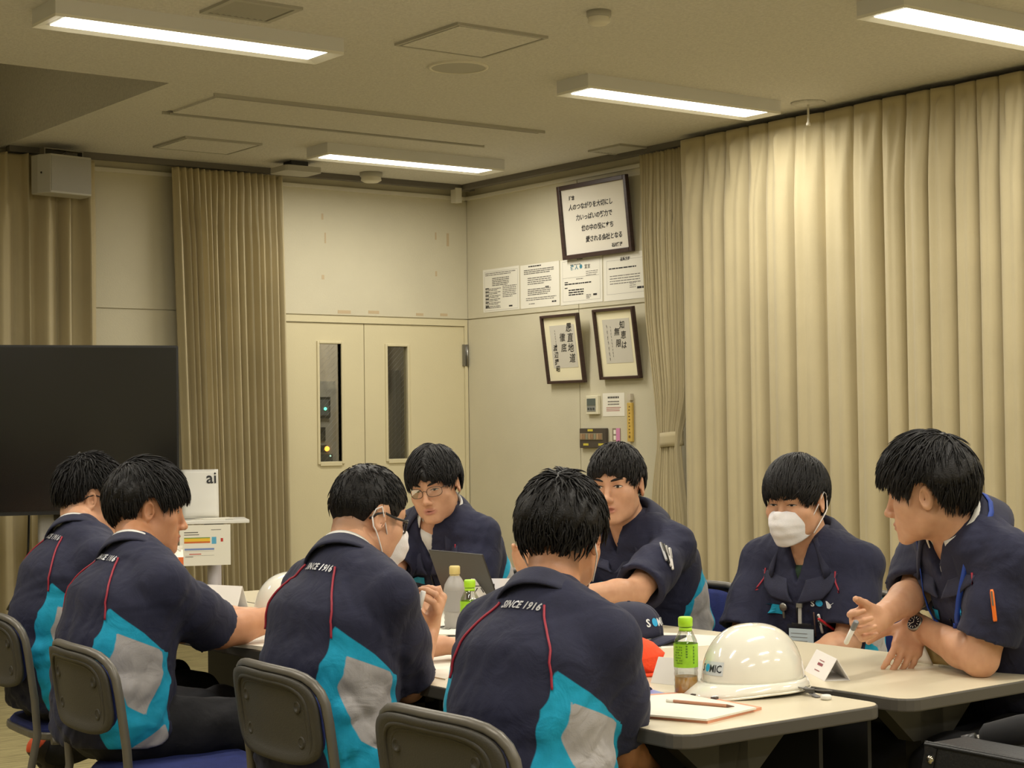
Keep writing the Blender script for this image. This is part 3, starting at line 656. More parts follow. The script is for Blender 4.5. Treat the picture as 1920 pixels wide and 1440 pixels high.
# ================================================================== chairs
M_CHAIRF = mat('chair_frame', srgb(108, 104, 96), 0.4, metal=0.3)
M_SHELL = mat('chair_shell', srgb(62, 59, 52), 0.55, bump=0.15, bscale=300)
M_SEAT = mat('seat_blue', srgb(34, 46, 108), 0.85, noise=0.15, nscale=40, bump=0.2, bscale=300)
def chair(x, y, yaw, lab):
    """folding chair; local +x is forward, origin on the floor under the seat"""
    t = empty('folding_chair', (x, y, 0), yaw, lab, 'chair', 'grey folding chairs with blue seats')
    Rk = .14                                      # rake of the back
    def bp(v, z, d=0.0):                           # point on the back: v across, z height, d behind
        k = (z-.45)*math.tan(Rk); curve = .035*(1-(v/.21)**2)
        return Vector((-.20-k-curve*.9-d, v, z))
    prof = []                                      # outline of the shell, narrower top corners rounded
    for i in range(41):
        a = math.pi*2*i/40; ca, sa = math.cos(a), math.sin(a)
        prof.append((.198*math.copysign(abs(ca)**.42, ca), .645+.145*math.copysign(abs(sa)**.55, sa)))
    # shell: grid over the outline
    def shell_pt(u, v, d):
        vv = (-1+2*u); zz = (-1+2*v)
        # superellipse mapping of the square
        k = (abs(vv)**4+abs(zz)**4)**.25 if (vv or zz) else 0
        q = max(abs(vv), abs(zz)); s = q/k if k > 1e-6 else 1
        dish = .014*(max(0, 1-(q/.9)**6)) if d > 0 else 0
        return bp(.205*vv*s, .668+.100*zz*s, d-dish)
    c = MB(); n = 20
    c.grid(lambda u, v: shell_pt(u, v, .016), n, n)
    o_ = c.build('backrest', M_SHELL, t); solidify(o_, .008)
    for rs_, nm in ((.86, 'ridge'), (.76, 'ridge')):
        P = []
        for i in range(36):
            a = 2*math.pi*i/36; ca, sa = math.cos(a), math.sin(a); P.append(bp(.198*rs_*math.copysign(abs(ca)**.5, ca), .660+.104*rs_*math.copysign(abs(sa)**.5, sa), .014 if rs_ > .8 else .006))
        m2 = MB(); m2.tube(P, .0055, 6, closed=True); q = m2.build(nm, M_SHELL); q.parent = o_
    for v, z in ((-.125, .70), (.125, .70), (-.125, .62), (.125, .62)):
        p = bp(v, z, .003); MB().lathe([(.016, 0), (.015, .006), (.010, .008), (.009, .005), (.001, .005)], p, 14, Matrix.Rotation(-math.pi/2, 3, 'Y')).build('screw_boss', M_SHELL, o_)
    MB().box(bp(0, .600, .004), (.003, .028, .008)).build('vent_slot', M_CHAIRF, o_)
    # blue cushion on the front of the back
    c = MB(); c.grid(lambda u, v: bp(.185*(-1+2*u)*(1-.25*abs(-1+2*v)**4), .664+.092*(-1+2*v)*(1-.12*abs(-1+2*u)**4), -.006-.010*(1-(-1+2*u)**4)*(1-(-1+2*v)**4)), 14, 12, flip=True); solidify(c.build('back_cushion', M_SEAT, t), .008)
    # bent tube: rear feet, up the sides, over the top of the back
    P = []
    for s in (1,):
        P += [Vector((-.30, .215, .012)), Vector((-.245, .215, .24)), Vector((-.205, .215, .44)), bp(.213, .54), bp(.213, .64)]
        for i in range(13):
            a = math.pi*i/12; P.append(bp(.213*math.copysign(abs(math.cos(a))**.45, math.cos(a)), .67+.105*math.sin(a)**.65 if 0 < i < 12 else .67))
        P += [bp(-.213, .64), bp(-.213, .54), Vector((-.205, -.215, .44)), Vector((-.245, -.215, .24)), Vector((-.30, -.215, .012))]
    MB().tube(P, .0115, 8).build('back_frame', M_CHAIRF, t)
    # front legs
    for s in (-1, 1):
        MB().tube([(.21, s*.205, .012), (.17, s*.205, .20), (.10, s*.205, .40), (-.16, s*.205, .415)], .0105, 8).build('leg', M_CHAIRF, t)
        MB().lathe([(.014, 0), (.014, .03)], (.21, s*.205, 0), 10).build('foot_cap', M_BLACKPANEL, t)
        MB().lathe([(.014, 0), (.014, .03)], (-.30, s*.215, 0), 10).build('foot_cap', M_BLACKPANEL, t)
    MB().tube([(.175, -.205, .18), (.175, .205, .18)], .008, 8).build('stretcher', M_CHAIRF, t)
    MB().tube([(-.27, -.215, .13), (-.27, .215, .13)], .008, 8).build('stretcher', M_CHAIRF, t)
    # seat: rounded frame and blue pad
    def seat_poly(k): return [(.02+.215*k*math.copysign(abs(math.cos(a))**.45, math.cos(a)), .200*k*math.copysign(abs(math.sin(a))**.45, math.sin(a))) for a in [2*math.pi*i/32 for i in range(32)]]
    q = MB().prism(seat_poly(1.0), .022, (0, 0, .424), ch=.004).build('seat_pan', M_CHAIRF, t)
    MB().prism(seat_poly(.955), .030, (0, 0, .438), ch=.012).build('seat_pad', M_SEAT, t)
    return t

# ================================================================== the big screen on its stand
t = empty('display_stand', (0, 0, 0), 0, 'grey floor stand carrying the big dark screen', 'stand')
TVR = at_depth(335, 800, 8.75); tv_ang = math.radians(-17.0); tvx = Vector((math.cos(tv_ang), math.sin(tv_ang), 0)); tvn = Vector((math.sin(tv_ang), -math.cos(tv_ang), 0))
TW, TH = 1.46, .835; tvc = TVR-tvx*(TW/2); tvc.z = 1.318
t.location = (tvc.x-tvn.x*.10, tvc.y-tvn.y*.10, 0); t.rotation_euler = (0, 0, tv_ang)
M_STAND = mat('stand_grey', srgb(150, 148, 144), 0.45, metal=0.2)
for s in (-.11, ): pass
PX_ = (at_depth(90, 1000, 8.85)-Vector(t.location)).dot(tvx)
c = MB(); c.rbox((PX_, .0, .72), (.135, .05, 1.3), .015); c.build('post', M_STAND, t)
c = MB(); c.rbox((PX_-.55, .0, .72), (.135, .05, 1.3), .015); c.build('post', M_STAND, t)
c = MB(); c.box((PX_+.03, -.028, .90), (.045, .012, .065)); c.build('cable_slot', M_DARKGAP, t)
for s in (PX_, PX_-.55):
    c = MB(); c.box((s, -.05, .05), (.07, .62, .05)); c.build('foot', M_STAND, t)
    for yy in (-.34, .24): MB().lathe([(.03, 0), (.032, .01), (.03, .03)], (s, yy, 0), 14).build('caster', M_BLACKPANEL, t)
c = MB(); c.box((PX_-.275, .01, .35), (.6, .03, .06)); c.build('cross_bar', M_STAND, t)
c = MB(); c.box((PX_-.275, .02, 1.318), (.75, .03, .3)); c.build('mount_plate', M_STAND, t)
t = empty('flat_screen', tvc-tvn*.02, tv_ang, 'large switched-off flat screen on a floor stand before the curtains', 'screen')
M_BEZEL = mat('bezel', srgb(16, 16, 16), 0.35)
c = MB(); c.rbox((0, 0, 0), (TW, TH, .05), .008, Matrix.Rotation(math.pi/2, 3, 'X')); c.build('casing', M_BEZEL, t)
MB().box((0, -.0262, .004), (TW-.022, .002, TH-.03)).build('panel', mat('screen_glass', srgb(14, 14, 13), 0.16, spec=0.5), t)
MB().box((TW/2-.22, -.02, -TH/2-.006), (.07, .03, .012)).build('sensor_bar', M_BEZEL, t)
c = MB(); p0 = at_depth(55, 952, 8.8); P = [p0, at_depth(53, 1030, 8.8), at_depth(46, 1080, 8.78), at_depth(32, 1118, 8.75), at_depth(24, 1138, 8.74)]
t = empty('power_cable', (P[-1].x, P[-1].y, P[-1].z), 0, 'thin black cable with a plug dangling below the screen', 'cable')
c.tube([p-P[-1] for p in P], .006, 6); c.build('cord', M_BEZEL, t)
c = MB(); c.box((0, 0, -.012), (.05, .03, .03), Matrix.Rotation(.5, 3, 'Y')); c.build('plug', M_BEZEL, t)
c = MB(); c.tube([(0, 0, -.02), (.012, 0, -.05)], .003, 6); c.tube([(-.012, 0, -.02), (-.002, 0, -.05)], .003, 6); c.build('prong', M_STEEL, t)

# ================================================================== small white stand with a sign
M_WHITEP = mat('white_plastic', srgb(226, 224, 216), 0.4)
B0 = at_depth(402, 1080, 8.9); t = empty('reception_stand', (B0.x, B0.y, 0), math.radians(-22), 'slim white stand with a narrow shelf beside the drawn curtain', 'stand')
zt = at_depth(400, 974, 8.9).z
MB().lathe([(.036, .02), (.036, zt-.02)], (0, 0, 0), 16).build('post', mat('post_lilac', srgb(196, 190, 196), .4), t)
MB().lathe([(.17, 0), (.17, .012), (.04, .022)], (0, 0, 0), 28).build('base', M_WHITEP, t)
MB().lathe([(.03, zt-.06), (.05, zt-.03), (.05, zt-.02)], (0, 0, 0), 16).build('collar', M_LEG, t)
bevel(MB().box((-.01, .02, zt-.008), (.36, .26, .018)).build('shelf', M_WHITEP, t), .003)
sg = empty('hanging_sign', (B0.x, B0.y, zt-.02), math.radians(-22), 'white printed notice with yellow and blue bands hung below the shelf', 'sign')
sw_, sh_ = .255, .205; O = Vector((-.055, -.122, -sh_)); exs, eys = Vector((1, 0, 0)), Vector((0, 0, 1))
MB().box(O+Vector((0, .002, sh_/2)), (sw_, .003, sh_)).build('board', M_PAPER, sg)
def bars(nm, rows, col):
    m_ = MB()
    for x0, x1, y0, y1 in rows: m_.add([O+Vector((x, 0, y)) for x, y in ((x0, y0), (x1, y0), (x1, y1), (x0, y1))], [(0, 1, 2, 3)])
    m_.build(nm, col, sg)
bars('yellow_band', [(-.105, .025, .122, .137)], mat('sg_yellow', srgb(232, 190, 60), .7)); bars('orange_band', [(-.105, .025, .113, .122)], mat('sg_orange', srgb(205, 110, 50), .7)); bars('green_band', [(-.105, .025, .137, .142)], mat('sg_green', srgb(120, 150, 60), .7))
bars('blue_band', [(-.103, .045, .078, .087)], mat('sg_blue', srgb(120, 140, 190), .7)); bars('picture', [(.033, .056, .108, .143)], mat('sg_pict', srgb(90, 170, 205), .7)); bars('red_mark', [(.078, .09, .118, .136), (-.08, -.02, .056, .060)], mat('sg_red', srgb(190, 60, 50), .7))
bars('fine_print', [(-.105, -.035, .165, .170), (-.105, -.03, .154, .158), (.03, .08, .178, .181), (-.10, .045, .050, .051), (-.10, .045, .072, .0728), (-.1, -.06, .043, .046)], M_GINK)
# upright leaflet holder with bent foot
bk = empty('leaflet_holder', (B0.x, B0.y, zt), math.radians(-22), 'bent white display board with black letters standing on the shelf', 'display board')
prof = [(.03, .004), (.0, .006), (-.012, .02), (-.008, .10), (.006, .18), (.02, .255)]
c = MB(); c.grid(lambda u, v: Vector((-.16+.19*u, .06+np.interp(v*5, range(6), [p[0] for p in prof])*1.0, np.interp(v*5, range(6), [p[1] for p in prof]))), 8, 20); solidify(c.build('board', M_WHITEP, bk), .004)
c = MB(); text_on(c, 'ai', (-.005, .06+.006-.004, .185), (1, 0, 0), (0, .18, .98), .085, 0, .001, .001); c.build('lettering', M_INK, bk)
lf = empty('leaflet_pile', (B0.x, B0.y, zt+.001), math.radians(-22), 'loose white leaflets lying flat on the narrow shelf', 'leaflets')
for i in range(3):
    MB().box((-.03+.02*i, -.03+.01*i, .001+.002*i), (.17, .12, .0015), rz(.15*i-.1)).build('sheet', M_PAPER, lf)
# ================================================================== people: an implicit-surface modeller
def V3(p): return np.array((p[0], p[1], p[2]), dtype=np.float64)
def unit(v):
    v = np.asarray(v, float); return v/ (np.linalg.norm(v)+1e-12)
def axis_pts(lo, hi, step, fines=()):
    x = lo; out = []
    while x < hi:
        out.append(x); s = step
        for a, b, st in fines:
            if a <= x <= b: s = min(s, st)
            elif x < a: s = min(s, max(st, (a-x)))
        x += s
    out.append(x)
    return np.array(out)
class Field:
    def __init__(s, xs, ys, zs):
        s.ax = (xs, ys, zs); s.F = np.full((len(xs), len(ys), len(zs)), 0.5, np.float32)
    def blk(s, lo, hi, pad=0.05):
        sl = []
        for k in range(3):
            a = np.searchsorted(s.ax[k], lo[k]-pad); b = np.searchsorted(s.ax[k], hi[k]+pad)
            a = max(0, a-1); b = min(len(s.ax[k]), b+1)
            if b-a < 1: return None
            sl.append(slice(a, b))
        X = s.ax[0][sl[0]][:, None, None]; Y = s.ax[1][sl[1]][None, :, None]; Z = s.ax[2][sl[2]][None, None, :]
        return tuple(sl), X, Y, Z
    def op(s, prim, k=0.02, mode='add'):
        fn, lo, hi = prim; b = s.blk(lo, hi, 0.05+k)
        if b is None: return
        sl, X, Y, Z = b; d = fn(X, Y, Z).astype(np.float32); a = s.F[sl]
        if mode == 'add':
            h = np.clip(0.5+0.5*(a-d)/k, 0, 1); s.F[sl] = a*(1-h)+d*h-k*h*(1-h)
        elif mode == 'sub':
            d = -d; h = np.clip(0.5-0.5*(a-d)/k, 0, 1); s.F[sl] = a*(1-h)+d*h+k*h*(1-h)
    def cut(s, fn, k=0.004):
        """keep only where fn<0 (whole grid)"""
        d = fn(s.ax[0][:, None, None], s.ax[1][None, :, None], s.ax[2][None, None, :]).astype(np.float32)
        h = np.clip(0.5-0.5*(s.F-d)/k, 0, 1); s.F = s.F*(1-h)+d*h+k*h*(1-h)
    def nets(s):
        F = s.F; S = F < 0; nx, ny, nz = F.shape
        c = np.zeros((nx-1, ny-1, nz-1), np.int8)
        for i in (0, 1):
            for j in (0, 1):
                for k in (0, 1): c += S[i:nx-1+i, j:ny-1+j, k:nz-1+k]
        I, J, K = np.nonzero((c > 0) & (c < 8)); n = len(I)
        idx = np.full(c.shape, -1, np.int32); idx[I, J, K] = np.arange(n)
        acc = np.zeros((n, 3)); cnt = np.zeros(n)
        vals = {}
        for i in (0, 1):
            for j in (0, 1):
                for k in (0, 1): vals[i, j, k] = F[I+i, J+j, K+k].astype(np.float64)
        cx = (s.ax[0][I], s.ax[0][I+1]); cy = (s.ax[1][J], s.ax[1][J+1]); cz = (s.ax[2][K], s.ax[2][K+1])
        for a in vals:
            for d in range(3):
                if a[d] == 0:
                    b = list(a); b[d] = 1; b = tuple(b)
                    v0, v1 = vals[a], vals[b]; m_ = (v0 < 0) != (v1 < 0)
                    t = np.where(m_, v0/np.where(np.abs(v0-v1) < 1e-12, 1, v0-v1), 0)
                    P0 = np.stack((cx[a[0]], cy[a[1]], cz[a[2]]), 1); P1 = np.stack((cx[b[0]], cy[b[1]], cz[b[2]]), 1)
                    acc += np.where(m_[:, None], P0+(P1-P0)*t[:, None], 0); cnt += m_
        V = acc/np.maximum(cnt, 1)[:, None]
        Q = []
        for d in range(3):
            A = [slice(None)]*3; B = [slice(None)]*3; A[d] = slice(0, -1); B[d] = slice(1, None)
            diff = S[tuple(A)] != S[tuple(B)]; e = [d2 for d2 in range(3) if d2 != d]
            lim = [slice(None)]*3
            for d2 in e: lim[d2] = slice(1, -1)
            off = [0, 0, 0]
            for d2 in e: off[d2] = 1
            ii = np.nonzero(diff[tuple(lim)]); P = [ii[q]+off[q] for q in range(3)]
            neg = S[tuple(P)]
            def cell(u, v):
                q = [P[0], P[1], P[2]]; q[e[0]] = q[e[0]]+u; q[e[1]] = q[e[1]]+v; return idx[tuple(q)]
            quad = np.stack((cell(-1, -1), cell(0, -1), cell(0, 0), cell(-1, 0)), 1)
            flip = neg if d != 1 else ~neg
            quad[~flip] = quad[~flip][:, ::-1]
            Q.append(quad)
        Q = np.concatenate(Q); Q = Q[(Q >= 0).all(1)]
        return V, Q
def np_mesh(name, V, Q):
    me = bpy.data.meshes.new(name); n = len(V); q = len(Q)
    me.vertices.add(n); me.vertices.foreach_set('co', V.astype(np.float32).ravel())
    me.loops.add(q*4); me.loops.foreach_set('vertex_index', Q.astype(np.int32).ravel())
    me.polygons.add(q); me.polygons.foreach_set('loop_start', np.arange(0, q*4, 4, dtype=np.int32))
    me.update(calc_edges=True); me.validate()
    me.polygons.foreach_set('use_smooth', np.ones(len(me.polygons), bool)); me.update()
    return me
def relax(V, Q, it=2, lam=0.5):
    n = len(V); e = np.concatenate([Q[:, [0, 1]], Q[:, [1, 2]], Q[:, [2, 3]], Q[:, [3, 0]]]); deg = np.bincount(e[:, 0], minlength=n)+np.bincount(e[:, 1], minlength=n)
    for _ in range(it):
        A = np.zeros_like(V)
        for d in range(3): A[:, d] = np.bincount(e[:, 0], V[e[:, 1], d], n)+np.bincount(e[:, 1], V[e[:, 0], d], n)
        V = V+lam*(A/np.maximum(deg, 1)[:, None]-V)
    return V
def add_attr(me, name, arr):
    a = me.attributes.new(name, 'FLOAT', 'POINT'); a.data.foreach_set('value', np.asarray(arr, np.float32))
# ---- primitives: (function, lo, hi)
def p_cone(a, b, ra, rb):
    a = V3(a); b = V3(b); ba = b-a; L2 = max(ba@ba, 1e-9); r = max(ra, rb)
    def fn(X, Y, Z):
        px, py, pz = X-a[0], Y-a[1], Z-a[2]; t = np.clip((px*ba[0]+py*ba[1]+pz*ba[2])/L2, 0, 1)
        return np.sqrt((px-t*ba[0])**2+(py-t*ba[1])**2+(pz-t*ba[2])**2)-(ra+(rb-ra)*t)
    return fn, np.minimum(a, b)-r, np.maximum(a, b)+r
def p_ell(c, R, r):
    """R rows = local axes"""
    c = V3(c); R = np.asarray(R, float); r = np.asarray(r, float); m_ = r.max()
    def fn(X, Y, Z):
        px, py, pz = X-c[0], Y-c[1], Z-c[2]; q = [R[i, 0]*px+R[i, 1]*py+R[i, 2]*pz for i in range(3)]
        k0 = np.sqrt(sum((q[i]/r[i])**2 for i in range(3))); k1 = np.sqrt(sum((q[i]/r[i]**2)**2 for i in range(3)))+1e-9
        return k0*(k0-1)/k1
    return fn, c-m_, c+m_
def p_ecap(a, b, sa, sb, wa, wb, da, db, pw=2.0):
    """capsule of elliptical section: side axes sa->sb, half widths wa->wb, half depths da->db"""
    a = V3(a); b = V3(b); ba = b-a; L2 = ba@ba; ax = unit(ba); sa = unit(np.asarray(sa)-ax*(np.asarray(sa)@ax)); sb = unit(np.asarray(sb)-ax*(np.asarray(sb)@ax)); r = max(wa, wb, da, db)
    def fn(X, Y, Z):
        px, py, pz = X-a[0], Y-a[1], Z-a[2]; t = np.clip((px*ba[0]+py*ba[1]+pz*ba[2])/L2, 0, 1)
        vx, vy, vz = px-t*ba[0], py-t*ba[1], pz-t*ba[2]
        sx, sy, sz = sa[0]+(sb[0]-sa[0])*t, sa[1]+(sb[1]-sa[1])*t, sa[2]+(sb[2]-sa[2])*t
        nx, ny, nz = ax[1]*sz-ax[2]*sy, ax[2]*sx-ax[0]*sz, ax[0]*sy-ax[1]*sx
        u = vx*sx+vy*sy+vz*sz; w_ = vx*nx+vy*ny+vz*nz; l = vx*ax[0]+vy*ax[1]+vz*ax[2]
        W = wa+(wb-wa)*t; D = da+(db-da)*t; E = np.minimum(W, D)*0.8
        k0 = np.sqrt((u/W)**2+(w_/D)**2+(l/E)**2); k1 = np.sqrt((u/W**2)**2+(w_/D**2)**2+(l/E**2)**2)+1e-9
        return k0*(k0-1)/k1
    return fn, np.minimum(a, b)-r, np.maximum(a, b)+r
def ev(prim, P):
    """value of a primitive at points P (n,3)"""
    return prim[0](P[:, 0], P[:, 1], P[:, 2])
def poly_sd(px, py, poly):
    """signed distance to polygon, positive inside"""
    n = len(poly); d = np.full(px.shape, 1e9); ins = np.zeros(px.shape, bool)
    for i in range(n):
        x0, y0 = poly[i]; x1, y1 = poly[(i+1) % n]; ex_, ey_ = x1-x0, y1-y0
        t = np.clip(((px-x0)*ex_+(py-y0)*ey_)/(ex_*ex_+ey_*ey_+1e-12), 0, 1)
        d = np.minimum(d, (px-x0-t*ex_)**2+(py-y0-t*ey_)**2)
        c1 = (y0 > py) != (y1 > py); xi = x0+(py-y0)*(ex_)/(ey_ if abs(ey_) > 1e-12 else 1e-12); ins ^= c1 & (px < xi)
    return np.where(ins, 1, -1)*np.sqrt(d)

# ------------------------------------------------------------------ person materials
def attr_mat(name, base, layers, rough=0.8, sheen=0.04, bump=0.12, bscale=350, fold=0.25, fscale=14):
    """layers: list of (attribute, colour) painted where the attribute is > 0"""
    if name in MATS: return MATS[name]
    M = bpy.data.materials.new(name); M.use_nodes = True; MATS[name] = M; N = M.node_tree.nodes; L = M.node_tree.links; b = N['Principled BSDF']
    b.inputs['Roughness'].default_value = rough; b.inputs['Sheen Weight'].default_value = sheen; b.inputs['Specular IOR Level'].default_value = 0.35
    prev = None
    tc = N.new('ShaderNodeTexCoord'); nz = N.new('ShaderNodeTexNoise'); nz.inputs['Scale'].default_value = 30; nz.inputs['Detail'].default_value = 3; L.new(tc.outputs['Object'], nz.inputs['Vector'])
    mr = N.new('ShaderNodeMapRange'); mr.inputs['To Min'].default_value = 0.8; mr.inputs['To Max'].default_value = 1.2; L.new(nz.outputs[0], mr.inputs['Value'])
    rgb = N.new('ShaderNodeRGB'); rgb.outputs[0].default_value = base; prev = rgb.outputs[0]
    for at, col in layers:
        a = N.new('ShaderNodeAttribute'); a.attribute_name = at; m_ = N.new('ShaderNodeMapRange'); m_.inputs['From Min'].default_value = -0.0012; m_.inputs['From Max'].default_value = 0.0012
        L.new(a.outputs['Fac'], m_.inputs['Value']); mx = N.new('ShaderNodeMix'); mx.data_type = 'RGBA'; L.new(m_.outputs[0], mx.inputs[0]); L.new(prev, mx.inputs[6]); mx.inputs[7].default_value = col; prev = mx.outputs[2]
    vm = N.new('ShaderNodeMix'); vm.data_type = 'RGBA'; vm.blend_type = 'MULTIPLY'; vm.inputs[0].default_value = 1; L.new(prev, vm.inputs[6]); L.new(mr.outputs[0], vm.inputs[7]); L.new(vm.outputs[2], b.inputs['Base Color'])
    n1 = N.new('ShaderNodeTexNoise'); n1.inputs['Scale'].default_value = bscale; n2 = N.new('ShaderNodeTexNoise'); n2.inputs['Scale'].default_value = fscale; n2.inputs['Detail'].default_value = 3; n2.inputs['Distortion'].default_value = 0.8
    L.new(tc.outputs['Object'], n1.inputs['Vector']); L.new(tc.outputs['Object'], n2.inputs['Vector'])
    b1 = N.new('ShaderNodeBump'); b1.inputs['Strength'].default_value = bump; b1.inputs['Distance'].default_value = 0.004; L.new(n1.outputs[0], b1.inputs['Height'])
    b2 = N.new('ShaderNodeBump'); b2.inputs['Strength'].default_value = fold; b2.inputs['Distance'].default_value = 0.03; L.new(n2.outputs[0], b2.inputs['Height']); L.new(b1.outputs[0], b2.inputs['Normal']); L.new(b2.outputs[0], b.inputs['Normal'])
    return M
NAVY = srgb(37, 39, 62); TURQ = srgb(22, 158, 196); GREY = srgb(172, 168, 168); RED = srgb(160, 38, 58)
M_JACKET = attr_mat('work_jacket', NAVY, [('turq', TURQ), ('grey', GREY)])
M_NAVY = mat('navy_cloth', NAVY, 0.8, noise=0.15, nscale=25, bump=0.15, bscale=300, sheen=0.04)
M_TROUSER = mat('black_trousers', srgb(26, 26, 31), 0.85, noise=0.2, nscale=20, bump=0.3, bscale=40)
M_PIPE = mat('red_piping', RED, 0.5)
M_TURQ = mat('turquoise_cloth', TURQ, 0.7, noise=0.08, nscale=25)
M_SILVER = mat('silver_print', srgb(186, 186, 188), 0.35, metal=0.3)
M_WHITEPRINT = mat('white_print', srgb(228, 230, 232), 0.5)
M_BLUEPRINT = mat('blue_print', srgb(40, 170, 225), 0.5)
M_HAIR = None
def hair_mat(name, col=(0.006, 0.005, 0.005, 1)):
    if name in MATS: return MATS[name]
    M = mat(name, col, 0.5, spec=0.3); N = M.node_tree.nodes; L = M.node_tree.links; b = N['Principled BSDF']
    tc = N.new('ShaderNodeTexCoord'); nz = N.new('ShaderNodeTexNoise'); nz.inputs['Scale'].default_value = 220; nz.inputs['Detail'].default_value = 2
    L.new(tc.outputs['Object'], nz.inputs['Vector']); bp = N.new('ShaderNodeBump'); bp.inputs['Strength'].default_value = 0.5; bp.inputs['Distance'].default_value = 0.003
    L.new(nz.outputs[0], bp.inputs['Height']); L.new(bp.outputs[0], b.inputs['Normal'])
    return M
def skin_mat(name, col, lip):
    if name in MATS: return MATS[name]
    M = bpy.data.materials.new(name); M.use_nodes = True; MATS[name] = M; N = M.node_tree.nodes; L = M.node_tree.links; b = N['Principled BSDF']
    b.inputs['Roughness'].default_value = 0.5; b.inputs['Specular IOR Level'].default_value = 0.4
    b.inputs['Subsurface Weight'].default_value = 0.12; b.inputs['Subsurface Radius'].default_value = (0.010, 0.004, 0.002); b.inputs['Subsurface Scale'].default_value = 1.0
    tc = N.new('ShaderNodeTexCoord'); nz = N.new('ShaderNodeTexNoise'); nz.inputs['Scale'].default_value = 28; nz.inputs['Detail'].default_value = 4; L.new(tc.outputs['Object'], nz.inputs['Vector'])
    cr = N.new('ShaderNodeValToRGB'); cr.color_ramp.elements[0].color = tuple(c*f for c, f in zip(col[:3], (0.92, 0.86, 0.84)))+(1,); cr.color_ramp.elements[1].color = tuple(min(1, c*1.06) for c in col[:3])+(1,)
    cr.color_ramp.elements[0].position = 0.3; cr.color_ramp.elements[1].position = 0.7; L.new(nz.outputs[0], cr.inputs[0])
    prev = cr.outputs[0]
    for at, cc, wdt in (('lips', lip, 0.004), ('stubble', tuple(c*0.55 for c in col[:3])+(1,), 0.012)):
        a = N.new('ShaderNodeAttribute'); a.attribute_name = at; m_ = N.new('ShaderNodeMapRange'); m_.inputs['From Min'].default_value = -wdt; m_.inputs['From Max'].default_value = wdt
        if at == 'stubble': m_.inputs['To Max'].default_value = 0.9
        L.new(a.outputs['Fac'], m_.inputs['Value']); mx = N.new('ShaderNodeMix'); mx.data_type = 'RGBA'; L.new(m_.outputs[0], mx.inputs[0]); L.new(prev, mx.inputs[6]); mx.inputs[7].default_value = cc; prev = mx.outputs[2]
    L.new(prev, b.inputs['Base Color'])
    n1 = N.new('ShaderNodeTexNoise'); n1.inputs['Scale'].default_value = 400; L.new(tc.outputs['Object'], n1.inputs['Vector'])
    b1 = N.new('ShaderNodeBump'); b1.inputs['Strength'].default_value = 0.08; b1.inputs['Distance'].default_value = 0.003; L.new(n1.outputs[0], b1.inputs['Height']); L.new(b1.outputs[0], b.inputs['Normal'])
    return M
Zw = np.array((0, 0, 1.0))
def facing(yaw, pitch=0.0, roll=0.0):
    """rows: right, forward, up of something looking along yaw (rad), nodding down by pitch, tilting to its right by roll"""
    Y = np.array((math.cos(yaw)*math.cos(pitch), math.sin(yaw)*math.cos(pitch), -math.sin(pitch)))
    X = np.array((math.sin(yaw), -math.cos(yaw), 0.0)); Z = np.cross(X, Y)
    c, s = math.cos(roll), math.sin(roll)
    return np.stack((X*c-Z*s, Y, Z*c+X*s))
def hairline(y, low=0.0):
    return np.interp(y, [-.125, -.075, -.045, -.030, -.018, .008, .020, .036, .052, .085, .12], [-.062-low, -.064-low, -.052-low, .002, .028, .033, .012, -.016, .020, .050, .060])
def head_prims(H, R, o):
    """list of (prim, k, mode) in world space; H maps head-local to world"""
    P = []; w_ = o.get('jaw', 1.0)
    A = lambda pr, k=0.012, md='add': P.append((pr, k, md))
    A(p_ell(H(0, -.012, .030), R, (.0775, .098, .088)), .01)
    A(p_ell(H(0, .025, -.035), R, (.064*w_, .058, .078)), .03)
    for s in (-1, 1):
        A(p_cone(H(s*.050*w_, -.002, -.055), H(s*.020*w_, .066, -.100), .019, .016), .025)
        A(p_ell(H(s*.047, .052, -.026), R, (.023, .022, .020)), .025)
        A(p_ell(H(s*.038, .036, -.062), R, (.025, .026, .034)), .03)
        A(p_cone(H(s*.012, .079, .021), H(s*.046, .064, .022), .008, .008), .014)
    A(p_ell(H(0, .074, -.104), R, (.020, .016, .013)), .02)
    A(p_ell(H(0, .072, -.068), R, (.032, .018, .026)), .02)
    for s in (-1, 1): A(p_ell(H(s*.031, .090, -.001), R, (.019, .014, .0105)), .012, 'sub')
    for s in (-1, 1): A(p_ell(H(s*.031, .0685, .0005), R, (.0150, .0085, .0095)), .006)
    A(p_cone(H(0, .083, .008), H(0, .101, -.034), .0065, .0095), .012)
    A(p_ell(H(0, .1035, -.0375), R, (.0115, .0105, .0095)), .008)
    for s in (-1, 1): A(p_ell(H(s*.0125, .0945, -.0415), R, (.0075, .009, .0075)), .006)
    A(p_ell(H(0, .0905, -.0655), R, (.021, .007, .0048)), .004)
    A(p_ell(H(0, .0885, -.0765), R, (.019, .0075, .0056)), .004)
    A(p_ell(H(0, .094, -.0708), R, (.022, .010, .0012 if not o.get('mouth') else .0050)), .002, 'sub')
    for s in (-1, 1):
        e = np.array([unit(R[0]*.92*s+R[1]*(-.38)), unit(R[1]*.92+R[0]*s*.38), R[2]])
        A(p_ell(H(s*.0815, -.012, -.008), e, (.0075, .0180, .0315)), .006)
        A(p_ell(H(s*.0885, -.008, -.006), e, (.0085, .0110, .0195)), .003, 'sub')
        A(p_cone(H(s*.080, .004, -.010), H(s*.080, .002, .002), .0045, .004), .004)
    return P
